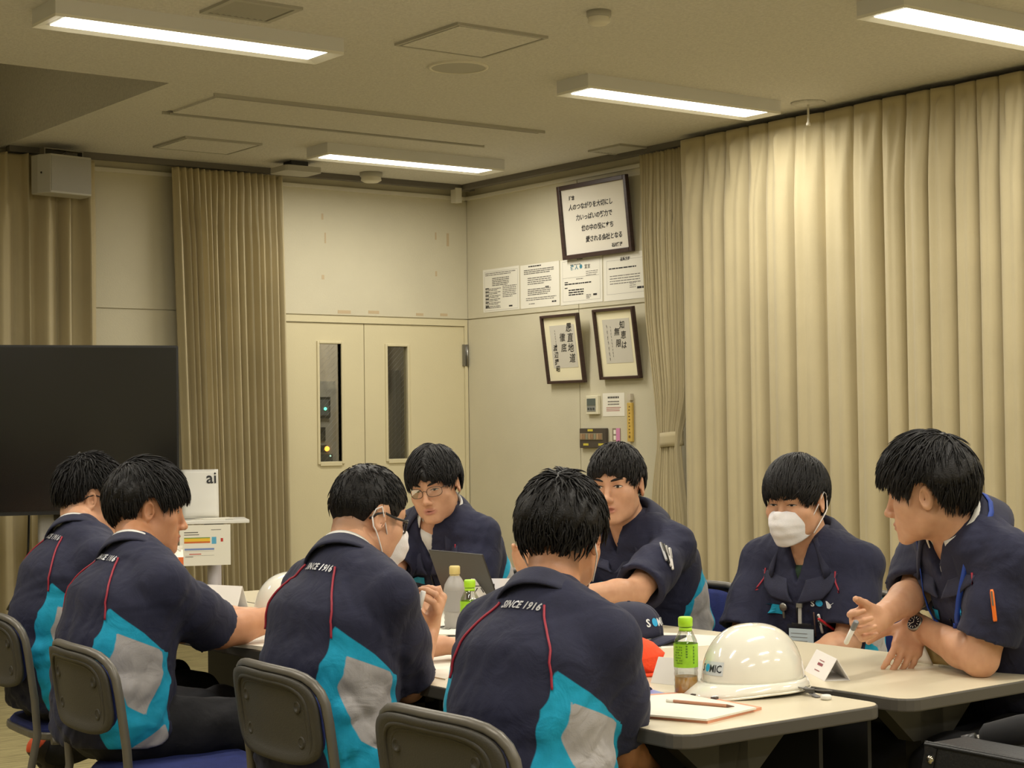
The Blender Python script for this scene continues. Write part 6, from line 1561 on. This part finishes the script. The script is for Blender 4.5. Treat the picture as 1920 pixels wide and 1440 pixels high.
# ------------------------------------------------------------------ notebook, pencil, folder, pen
nb_ = quad_sheet('notebook', [(1188, 1344), (1327, 1357), (1428, 1331), (1278, 1302), (1195, 1308)], TZ0, .006, mat('notebook_cover', srgb(226, 158, 126), .6), 'open notebook with a salmon cover under the pencil', 'notebook')
P = [on_z(a, b, TZ0+.006) for a, b in ((1190, 1341), (1325, 1352), (1418, 1330), (1278, 1303), (1197, 1309))]; c0 = Vector(nb_.location); pts = [(p.x-c0.x, p.y-c0.y) for p in P]
MB().prism(pts, .004, (0, 0, .008)).build('page', M_PAPER, nb_)
def pencil(name, a, b, r, mats, lab, cat, z):
    A_, B_ = on_z(*a, z), on_z(*b, z); A_.z = B_.z = z; d = B_-A_; L = d.length; t = empty(name, A_, math.atan2(d.y, d.x), lab, cat)
    R = Matrix.Rotation(math.pi/2, 3, 'Y')
    MB().lathe([(r, L*.0), (r, L*.88)], (0, 0, r), 8, R).build('shaft', mats[0], t)
    MB().lathe([(r, L*.88), (r*.25, L*.99)], (0, 0, r), 8, R, cap0=False).build('tip', mats[1], t)
    MB().lathe([(r*1.08, -.008), (r*1.08, L*.06)], (0, 0, r), 8, R).build('end_cap', mats[2], t)
    return t
pencil('pencil', (1256, 1317), (1378, 1328), .0036, (mat('pencil_wood', srgb(186, 132, 100), .5), mat('pencil_tip', srgb(120, 84, 60), .6), M_PAPER), 'reddish wooden pencil lying across the open notebook', 'pencil', TZ0+.010)
quad_sheet('plastic_folder', [(1190, 1304), (1204, 1313), (1254, 1303), (1212, 1291)], TZ0, .002, mat('folder_blue', srgb(120, 150, 222), .3), 'blue plastic folder poking out beside the open notebook', 'folder')
pencil('ballpoint_pen', (1180, 1284), (1223, 1296), .0045, (mat('pen_blue', srgb(26, 48, 150), .3), mat('pen_dark', srgb(20, 24, 60), .3), mat('pen_blue2', srgb(30, 40, 110), .3)), 'blue pen lying by the blue plastic folder', 'pen', TZ0+.002)
quad_sheet('document_sheet', [(1236, 1186), (1352, 1193), (1344, 1210), (1240, 1216)], TZ0, .0012, M_PAPER, 'white sheet lying beyond the tea bottle near the navy cap', 'paper', 'loose white papers')
quad_sheet('document_sheet', [(398, 1194), (452, 1176), (600, 1196), (520, 1222), (430, 1212)], TZ0, .010, M_PAPER, 'thick pad of white paper under the reaching man\'s forearm', 'paper', 'loose white papers')
quad_sheet('document_sheet', [(770, 1262), (835, 1275), (900, 1230), (830, 1200)], TZ0, .003, M_PAPER, 'white papers at the table edge between two men\'s backs', 'paper', 'loose white papers')
# handwritten sheet in front of the man with the marker
nm = quad_sheet('name_sheet', [(752, 1150), (772, 1190), (872, 1192), (858, 1146), (770, 1139)], TZ0, .003, M_PAPER, 'white name sheet with big handwritten characters by the marker hand', 'name sheet')
c = MB()
o0 = on_z(788, 1178, TZ0)-Vector(nm.location); exn = (on_z(840, 1182, TZ0)-on_z(788, 1178, TZ0)).normalized(); eyn = Vector((-exn.y, exn.x, 0))
for i, ch in enumerate('家長会'):
    text_on(c, ch, Vector((o0.x, o0.y, .0032))+exn*(i*.048), exn, eyn*1.9, .045, .1, .0002, .0006)
c.build('handwriting', M_INK, nm)
# ------------------------------------------------------------------ tent cards
M_CARD = mat('card_white', srgb(236, 232, 228), .6)
def tent(loc, yaw, L, wb, h, lab, text=None, ink=None, tl=.03):
    """A-frame card, ridge along local x"""
    t = empty('tent_card', loc, yaw, lab, 'name card', 'white folded name cards')
    for s in (-1, 1):
        c = MB(); c.add([(-L/2, s*wb/2, 0), (L/2, s*wb/2, 0), (L/2, 0, h), (-L/2, 0, h)], [(0, 1, 2, 3)]); solidify(c.build('side', M_CARD, t), .0012)
    c = MB(); c.add([(-L/2, -wb/2, .001), (L/2, -wb/2, .001), (L/2, wb/2, .001), (-L/2, wb/2, .001)], [(0, 1, 2, 3)]); solidify(c.build('bottom', M_CARD, t), .001)
    if text:
        c = MB(); ey_ = Vector((0, wb/2, h)).normalized()
        for s, x, y, sz in text: text_on(c, s, Vector((x, -wb/2, 0))+ey_*y, (1, 0, 0), ey_, sz, 0, 0, .0012)
        c.build('lettering', ink or M_INK, t)
    return t
a_, b2_ = on_z(1222, 1280, TZ0), on_z(1330, 1291, TZ0); d_ = b2_-a_
tent(((a_+b2_)/2+Vector((d_.y, -d_.x, 0)).normalized()*-.03), math.atan2(d_.y, d_.x), d_.length, .07, .058, 'blank white folded card standing behind the tea bottle')
f1, f2, bk1 = on_z(1545, 1277, TZ0), on_z(1595, 1277, TZ0), on_z(1508, 1257, TZ0)
d_ = bk1-f1; fw = (f2-f1).length; L_ = d_.length; ctr = (f1+f2)/2+d_/2
tent(ctr, math.atan2(-d_.y, -d_.x), L_, fw, .052, 'white triangular name card with red print near the table seam', None, mat('card_red', srgb(150, 70, 80), .6))
tc_ = [o_ for o_ in bpy.data.objects if o_.get('label', '').startswith('white triangular')][0]; c = MB(); ey_ = Vector((0, fw/2, .052)).normalized()
for k, (y0_, n_, hh) in enumerate(((.040, 5, .0022), (.028, 4, .007), (.014, 6, .0022))):
    for j in range(n_): quad_on(c, Vector((0, -fw/2, 0)), Vector((1, 0, 0)), ey_, -.022+j*.044/n_, -.022+(j+.8)*.044/n_, y0_, y0_+hh, .0014)
c.build('red_print', mat('card_red', srgb(150, 70, 80), .6), tc_, kind='stuff')
cc = at_depth(921, 1092, 5.55); tent((cc.x, cc.y, TZ0), img_rot(math.radians(-6)), .13, .06, .125, 'white name card with black characters standing beside the laptop', [('六口', -.02, .085, .036)])
cc = on_z(412, 1138, TZ0); tent((cc.x, cc.y, TZ0), img_rot(math.radians(-30)), .20, .06, .075, 'white name card half hidden behind the reaching man\'s sleeve')
# ------------------------------------------------------------------ laptop
h0 = on_z(842, 1146, TZ0); lw_ = .305; t = empty('laptop', (h0.x, h0.y-lw_/2, TZ0), 0, 'dark laptop open before the man in thin glasses', 'laptop')
M_LAP = mat('laptop_dark', srgb(58, 57, 55), .45)
bevel(MB().box((.108, 0, .009), (.215, lw_, .016)).build('base', M_LAP, t), .003)
lt = math.radians(22); R = Matrix.Rotation(-lt, 3, 'Y')
bevel(MB().box(R @ Vector((0, 0, .106))+Vector((0, 0, .014)), (.006, lw_, .208), R).build('lid', M_LAP, t), .002)
MB().box(R @ Vector((.0036, 0, .106))+Vector((0, 0, .014)), (.001, lw_-.02, .18), R).build('display', mat('laptop_screen', srgb(120, 132, 150), .3, emit=(.5, .6, .8, 1), estr=.3), t)
MB().box((.10, 0, .0175), (.10, lw_-.04, .001)).build('keyboard', M_BEZEL, t)
c = MB(); c.lathe([(.006, -lw_*.42), (.006, lw_*.42)], (0, 0, .012), 10, Matrix.Rotation(math.pi/2, 3, 'X')); c.build('hinge', M_BEZEL, t)
# ------------------------------------------------------------------ navy cap and orange hat
cl_ = on_z(1186, 1204, TZ0); t = empty('baseball_cap', (cl_.x, cl_.y, TZ0), img_rot(math.radians(-28)), 'navy cap with a white and blue logo, brim toward the tea bottle', 'cap')
def crown(u, v):
    a = 2*math.pi*u; e = math.pi/2*v; k = math.cos(e)**.7; fr = max(0, math.cos(a)); return Vector((.088*k*math.cos(a)-.01*v, .078*k*math.sin(a), .018+.094*math.sin(e)**(.9-.15*fr)))
c = MB(); c.grid(crown, 36, 14); solidify(c.build('crown', M_NAVY, t), .003)
def capbrim(u, v):
    a = math.radians(-62+124*u); r0 = (.088*math.cos(a), .078*math.sin(a)); ext = .072*math.cos(math.radians(-80+160*u))**.5
    return Vector((r0[0]+ext*v*math.cos(a*.35), r0[1]*(1+.10*v)+0*ext, .020-.018*(abs(-1+2*u))**2*v+.004*v-.020*(abs(-1+2*u))**2))
c = MB(); c.grid(capbrim, 20, 8); solidify(c.build('brim', M_NAVY, t), .005)
c = MB(); c.grid(lambda u, v: Vector((.089*math.cos(math.radians(-62-26*u)), .0795*math.sin(math.radians(-62-26*u)), .016+.03*v*(1-u*.8))), 6, 4); c.build('side_flash', M_TURQ, t)
c = MB(); MB().lathe([(.006, 0), (.004, .004)], (-.01, 0, .112), 10).build('button', M_NAVY, t)
def cap_wrap(x, z, off):
    a = x/.085; e = math.asin(min(.97, ((z-.018)/.094)**(1/.75))); k = math.cos(e)**.7; v = e/(math.pi/2); return Vector((.088*k*math.cos(a)-.01*v, .078*k*math.sin(a), z))+Vector((math.cos(a), math.sin(a), .3)).normalized()*(off+.002)
sz = .030
for s, dx, mm_ in (('S', -.040, M_WHITEPRINT), ('MIC', .022, M_WHITEPRINT)):
    vs, fs = text_geo(s, sz, 0, .0008); c = MB(); c.add([cap_wrap(x+dx-.012, .050+y, .0012) for x, y, z in vs], fs); c.build('logo_print', mm_, t)
c = MB(); n_ = 14; c.add([cap_wrap(-.027, .061, .0012)]+[cap_wrap(-.027+.0115*math.cos(2*math.pi*i/n_), .061+.0115*math.sin(2*math.pi*i/n_), .0012) for i in range(n_)], [(0, i+1, (i+1) % n_+1) for i in range(n_)]); q = c.build('logo_disc', M_BLUEPRINT, t)
c = MB(); c.add([cap_wrap(a, b, .0018) for a, b in ((-.037, .048), (-.0355, .0475), (-.018, .077), (-.0195, .078))], [(0, 1, 2, 3)]); c.build('logo_slash', M_NAVY, t)
oc = on_z(1203, 1264, TZ0); t = empty('orange_cap', (oc.x, oc.y, TZ0), img_rot(0.0), 'bright orange soft cap squashed flat between the navy cap and the blank card', 'cap')
c = MB(); pts = [(-.085, .0), (-.09, .05), (-.045, .088), (-.01, .096), (.03, .078), (.058, .052), (.048, .025), (.035, .0)]
def orange(u, v):
    a = 2*math.pi*u; n_ = len(pts); f = u*n_; i = int(f) % n_; g = f-int(f); x0, z0 = pts[i]; x1, z1 = pts[(i+1) % n_]; x, z = x0+(x1-x0)*g, z0+(z1-z0)*g; cx_, cz_ = -.02, .042
    th_ = .052*math.cos(math.pi*(v-.5))**.7*(1); k = math.sin(math.pi*v)**.45; return Vector((cx_+(x-cx_)*k, (v-.5)*.11, max(0.0005, cz_+(z-cz_)*k)))
c.grid(orange, 48, 16); c.build('crown', mat('orange_cloth', srgb(246, 78, 36), .8, noise=.06, nscale=30, bump=.2, bscale=120), t)
c = MB(); c.tube([Vector((-.095, -.02, .004)), Vector((-.04, -.058, .004)), Vector((.02, -.052, .005)), Vector((.045, -.01, .006))], .0045, 8); c.build('hem', MATS['orange_cloth'], t)
# ------------------------------------------------------------------ black bag on a chair by the camera
bg = at_depth(1745, 1392, 3.42); yb = bg.y
t = empty('briefcase', (bg.x+.03, bg.y-.24, .452), math.radians(-2), 'black leather case with a metal stud at the near table corner', 'bag')
M_LEATH = mat('black_leather', srgb(30, 30, 31), .5, bump=.2, bscale=180)
hb_ = bg.z-.452
bevel(MB().box((.02, 0, hb_/2), (.11, .50, hb_)).build('body', M_LEATH, t), .012, 3)
bevel(MB().box((-.040, 0, hb_*.55), (.008, .505, hb_*.92)).build('flap', M_LEATH, t), .004)
MB().tube([Vector((-.044, .248, hb_-.004)), Vector((-.044, 0, hb_-.004)), Vector((-.044, -.248, hb_-.004))], .004, 6).build('flap_piping', M_LEATH, t)
c = MB(); c.lathe([(.009, 0), (.009, .004), (.006, .007), (.001, .008)], (-.045, .232, hb_-.032), 14, Matrix.Rotation(-math.pi/2, 3, 'Y')); c.build('stud', mat('chrome', srgb(210, 205, 190), .15, metal=1.0), t)
c = MB(); c.box((-.045, .236, hb_-.03), (.004, .028, .05), Matrix.Rotation(.25, 3, 'X')); c.build('strap_tab', M_LEATH, t)
chair_bag = (bg.x+.06, bg.y-.24)
uA = at_depth(1806, 1392, 3.50); uB = at_depth(1990, 1352, 3.42); d_ = (uB-uA).normalized()
t = empty('folding_umbrella', uA, 0, 'short black folding umbrella lying behind the black leather case', 'umbrella')
c = MB(); c.tube([Vector((0, 0, 0)), d_*.028], [.014, .014], 14); c.build('handle', mat('umbrella_handle', srgb(36, 36, 38), .4), t)
c = MB(); c.tube([d_*.028, d_*.04], [.009, .009], 12); c.build('shaft', M_STEEL, t)
c = MB(); c.tube([d_*.038, d_*.05, d_*.12, d_*.19], [.016, .027, .030, .024], 16); c.build('canopy', mat('umbrella_cloth', srgb(30, 30, 33), .9), t)
# ================================================================== chairs set under the people
CHAIR_LAB = dict(P1='folding chair under the man beside the big screen', P2='folding chair under the man reaching over the table', P3='folding chair under the man with the marker', P4='folding chair under the man with tousled hair',
                 P5='folding chair under the man at the laptop', P6='folding chair under the talking man', P7='folding chair under the man with the badge holder', P8='folding chair under the man with the wristwatch')
CH = {}
for k in PEOPLE:
    o = PEOPLE[k]; yw = o.get('cyaw', o.get('pyaw', o['yaw'])); f = fwdv(yw); r = Vector((f.y, -f.x, 0)); p = Vector(o['pelvis'])+f*(.045+o.get('cback', 0))+r*o.get('cside', 0)
    CH[k] = chair(p.x, p.y, yw, CHAIR_LAB[k])
chair(chair_bag[0]+.05, chair_bag[1], math.pi, 'folding chair carrying the black leather case')

# ================================================================== worn and held things
def chest(k, th, s, off=.006): return BUILT[k]['surf'](th, BUILT[k]['Ls']+s, off)
# clear badge holder and clip on P7
b = BUILT['P7']; R_ = b['T']; fr = Vector(R_.fr); side = Vector(-R_.rs); upv = Vector(R_.up)
top, _ = chest('P7', -172, -.092, .018); ex_ = side; nrm = (fr+Vector((0, 0, .15))).normalized(); ey_ = (upv-nrm*upv.dot(nrm)).normalized(); ex_ = ey_.cross(nrm)
t = empty('badge_holder', top, 0, 'clear plastic badge holder with a pale card clipped on the masked man\'s jacket', 'badge')
Rm = basis(ex_, ey_, nrm)
MB().rbox(Rm @ Vector((0, -.085, 0)), (.094, .066, .004), .006, Rm).build('sleeve', clear_mat('badge_clear', (.82, .86, .88, 1), .16, .08), t)
MB().box(Rm @ Vector((0, -.088, .0026)), (.080, .046, .0006), Rm).build('card', mat('badge_card', srgb(196, 212, 218), .5), t)
c = MB()
for i in range(3): quad_on(c, Rm @ Vector((0, -.088, .0026)), ex_, ey_, -.034, .02, .008-i*.011, .0095-i*.011, .0008)
c.build('card_print', M_GINK, t)
MB().box(Rm @ Vector((0, -.054, .001)), (.062, .012, .005), Rm).build('header', clear_mat('badge_clear2', (.7, .74, .76, 1), .2, .08), t)
MB().box(Rm @ Vector((-.004, -.024, .002)), (.010, .052, .004), Rm).build('strap', mat('clip_grey', srgb(176, 176, 170), .4), t)
MB().box(Rm @ Vector((-.004, .004, .004)), (.018, .012, .008), Rm).build('clip', M_STEEL, t)
def pocket_pen(k, th, s, L, r, material, lab, slant=0.0, clipm=None):
    p, n = chest(k, th, s, .006); T_ = BUILT[k]['T']; u = Vector(T_.up); n = Vector(n); u = (u-n*u.dot(n)).normalized(); sd = u.cross(n); u = (u+sd*slant).normalized()
    t = empty('pocket_pen', p, 0, lab, 'pen', 'pens in jacket pockets'); R = basis(sd, n, u)
    MB().lathe([(r*.7, -L*.5), (r, -L*.45), (r, L*.45), (r*.6, L*.5)], (0, 0, 0), 8, R.to_3x3()).build('barrel', material, t)
    MB().box(R @ Vector((0, r*1.2, L*.2)), (r*.8, r*.8, L*.5), R).build('clip', clipm or M_STEEL, t)
    return t
M_PENW = mat('pen_white', srgb(232, 228, 224), .3); M_PENR = mat('pen_red', srgb(190, 40, 52), .3); M_PENK = mat('pen_black', srgb(22, 22, 24), .3); M_PENO = mat('pen_orange', srgb(244, 120, 40), .35)
pocket_pen('P7', -155, -.172, .062, .0045, M_PENW, 'white pen in the masked man\'s chest pocket')
pocket_pen('P7', -150, -.166, .075, .0045, M_PENR, 'red pen in the masked man\'s chest pocket', -.1)
pocket_pen('P7', -161, -.176, .075, .0022, mat('pen_brown', srgb(120, 84, 74), .4), 'thin brown pen in the masked man\'s chest pocket')
# pocket interior patch and metal reel on P7
p, n = chest('P7', 166, -.125, .010); t = empty('key_reel', p, 0, 'small metal reel clipped beside the turquoise pocket flap', 'key reel')
nb2 = Vector(n); Rr = basis(Vector((0, 0, 1)).cross(nb2).normalized(), nb2.cross(Vector((0, 0, 1)).cross(nb2).normalized()), nb2)
MB().lathe([(.013, 0), (.013, .005), (.009, .007), (.001, .007)], (0, 0, 0), 16, Rr).build('reel', M_STEEL, t); MB().box(Rr @ Vector((0, -.022, .003)), (.007, .022, .004), Rr).build('hook', M_STEEL, t)
# sleeve pocket pens: helper on an upper arm
def arm_point(k, sd, f, ang):
    b = BUILT[k]; sh = Vector(b['sh'][sd]); e = Vector(PEOPLE[k]['arm'+sd]['elbow']); ax_ = (e-sh).normalized(); c0 = sh.lerp(e, f)
    tc = (CAM-c0); tc = (tc-ax_*tc.dot(ax_)).normalized(); d = Matrix.Rotation(ang, 3, ax_) @ tc
    h = b['jb'].ray_cast(c0+d*.4, -d); p = h[0] if h[0] is not None else c0+d*.07
    return p, d, ax_
def sleeve_pen(k, sd, f, ang, L, r, material, lab, tilt=0.0):
    p, d, ax_ = arm_point(k, sd, f, ang); z_ = Vector((0, 0, 1)); u = Matrix.Rotation(tilt, 3, d) @ (z_-d*z_.dot(d)).normalized(); sdv = u.cross(d); R = basis(sdv, d, u)
    t = empty('sleeve_pen', p+d*.004, 0, lab, 'pen', 'pens in jacket pockets')
    MB().lathe([(r*.8, -L*.5), (r, -L*.45), (r, L*.4), (r*.7, L*.5)], (0, 0, 0), 8, R).build('barrel', material, t)
    MB().box(R @ Vector((0, r*1.1, L*.22)), (r*.8, r*.7, L*.45), R).build('clip', M_STEEL, t)
for ang, m_, l_, tt in ((-.22, M_PENW, 'white pen in the talking man\'s sleeve pocket', -.3), (-.08, MATS['pen_white'], 'second white pen in the talking man\'s sleeve pocket, beside a black one', -.25), (.05, M_PENK, 'black pen in the talking man\'s sleeve pocket', -.2), (.18, mat('pen_silver', srgb(180, 180, 184), .3), 'silver pen in the talking man\'s sleeve pocket', -.15)):
    sleeve_pen('P6', 'L', .52, ang, .075, .0042, m_, l_, tt)
sleeve_pen('P8', 'L', .45, .10, .075, .005, M_PENO, 'orange pen in the sleeve pocket of the man with the wristwatch', .1)
# wristwatch on P8
o = PEOPLE['P8']; w_ = Vector(o['armL']['wrist']); e = Vector(o['armL']['elbow']); ax_ = (w_-e).normalized(); c0 = w_-ax_*.025
tc = (CAM-c0)+Vector((0, 0, .9))-CR*.5; d = (tc-ax_*tc.dot(ax_)).normalized(); sd = ax_.cross(d); R = basis(sd, ax_, d)
t = empty('wristwatch', c0, 0, 'steel wristwatch with a dark dial on the leaning man\'s wrist', 'watch')
c = MB(); c.grid(lambda u, v: c0*0+sd*(.0315*math.cos(2*math.pi*u))+d*(.0255*math.sin(2*math.pi*u))+ax_*(.020*(v-.5)), 28, 3); solidify(c.build('band', M_STEEL, t), .004)
MB().lathe([(.019, .022), (.0215, .026), (.0215, .031), (.019, .034)], (0, 0, 0), 28, R).build('case', M_STEEL, t)
q = MB().lathe([(.0178, .0345), (.001, .0345)], (0, 0, 0), 28, R).build('dial', mat('watch_dial', srgb(38, 42, 58), .25), t)
for i in range(12):
    a = 2*math.pi*i/12; Ri = R @ Matrix.Rotation(a, 3, 'Z'); MB().box(Ri @ Vector((.0135, 0, .0350)), (.005, .0014, .0006), Ri).build('hour_mark', M_PENW, q)
for a, L in ((.6, .009), (2.4, .013)):
    Ri = R @ Matrix.Rotation(a, 3, 'Z'); MB().box(Ri @ Vector((L/2, 0, .0354)), (L, .0012, .0005), Ri).build('hand', M_PENW, q)
# blue lanyard on P8
M_LANY = mat('lanyard_blue', srgb(28, 62, 150), .6)
t = empty('lanyard', chest('P8', 175, -.20)[0], 0, 'blue neck lanyard with a clip hanging on the leaning man\'s chest', 'lanyard'); base = Vector(t.location)
for s in (-1, 1):
    P = [BUILT['P8']['ring'](s*math.radians(a), .094+.012*(a/120), .030-.022*(a/120)**1.5)-base for a in (0, 20, 40, 60, 80, 100, 118)]
    pth = [(s*152, -.060), (s*160, -.10), (s*168, -.15), (s*176, -.205)]
    for (a0, b0), (a1, b1) in zip(pth[:-1], pth[1:]):
        for i in range(4): P.append(chest('P8', a0+(a1-a0)*i/4, b0+(b1-b0)*i/4, .016)[0]-base)
    P.append(chest('P8', *pth[-1], .012)[0]-base); c = MB(); vs = []
    for i, a in enumerate(P):
        dd = (P[min(i+1, len(P)-1)]-P[max(0, i-1)]).normalized(); nn = ((a+base)-Vector(BUILT['P8']['T'].S[4])).normalized(); s_ = dd.cross(nn).normalized()*.0065; vs += [a+s_, a-s_]
    c.add(vs, [(2*i, 2*i+1, 2*i+3, 2*i+2) for i in range(len(P)-1)], True); solidify(c.build('ribbon', M_LANY, t), .002)
p = chest('P8', 178, -.21, .016)[0]-base
MB().box(p+Vector((0, 0, -.012)), (.014, .010, .03)).build('clip', M_STEEL, t); MB().box(p+Vector((0, 0, .012)), (.02, .008, .03)).build('print_tab', mat('lany_tab', srgb(120, 190, 220), .5), t)
MB().rbox(p+Vector((.0, .012, -.075)), (.006, .085, .055), .003).build('card_case', clear_mat('badge_clear', (.82, .86, .88, 1), .16, .08), t)
# marker in P3's hand
def held_stick(k, sd, tipA, tipB, r, lab, name, cat, mats):
    A_, B_ = tipA, tipB; d = (B_-A_); L = d.length; d.normalize(); t = empty(name, A_, 0, lab, cat); R = d.to_track_quat('Z', 'Y').to_matrix()
    MB().lathe([(r*.8, 0), (r, .003), (r, L*.68)], (0, 0, 0), 12, R).build('barrel', mats[0], t)
    MB().lathe([(r*1.12, L*.66), (r*1.12, L*.97), (r*.8, L)], (0, 0, 0), 12, R).build('cap', mats[1], t)
    return t
tp = BUILT['P3']['tips']['R']; tt = Vector((tp[0]+tp[4])/2)
held_stick('P3', 'R', tt+Vector((-.02, .0, -.09)), tt+Vector((.012, -.01, .028)), .0065, 'white marker held by the shaved man', 'marker_pen', 'marker', (mat('marker_white', srgb(238, 236, 230), .4), mat('marker_white2', srgb(226, 224, 220), .4)))
tp = BUILT['P8']['tips']['R']; tt = Vector((tp[0]+tp[1])/2)
pa, pb = at_depth(1586, 1206, 4.07), at_depth(1606, 1165, 4.02)
held_stick('P8', 'R', pa, pb, .006, 'grey and white marker in the hand of the man with the wristwatch', 'marker_pen', 'marker', (MATS['marker_white'], mat('marker_grey', srgb(120, 122, 126), .4)))
# papers in P8's left hand
def held_sheet(top, bot, material, lab, cat, name):
    P = [at_depth(*a) for a in top]+[on_z(a, b, TZ0+.002) for a, b in bot]; c0 = sum(P, Vector())/4; t = empty(name, c0, 0, lab, cat)
    c = MB(); c.grid(lambda u, v: (P[0].lerp(P[1], u)).lerp(P[3].lerp(P[2], u), v)-c0+CF*.006*math.sin(u*3), 8, 8); solidify(c.build('sheet', material, t), .0008); return t
held_sheet([(1676, 1188, 4.42), (1722, 1186, 4.42)], [(1750, 1247), (1702, 1241)], M_PAPER, 'white paper held hanging from the leaning man\'s left hand', 'paper', 'held_paper')
held_sheet([(1722, 1186, 4.43), (1760, 1190, 4.43)], [(1784, 1248), (1744, 1245)], mat('buff_folder', srgb(206, 182, 118), .7), 'buff envelope held behind the white paper', 'envelope', 'held_envelope')
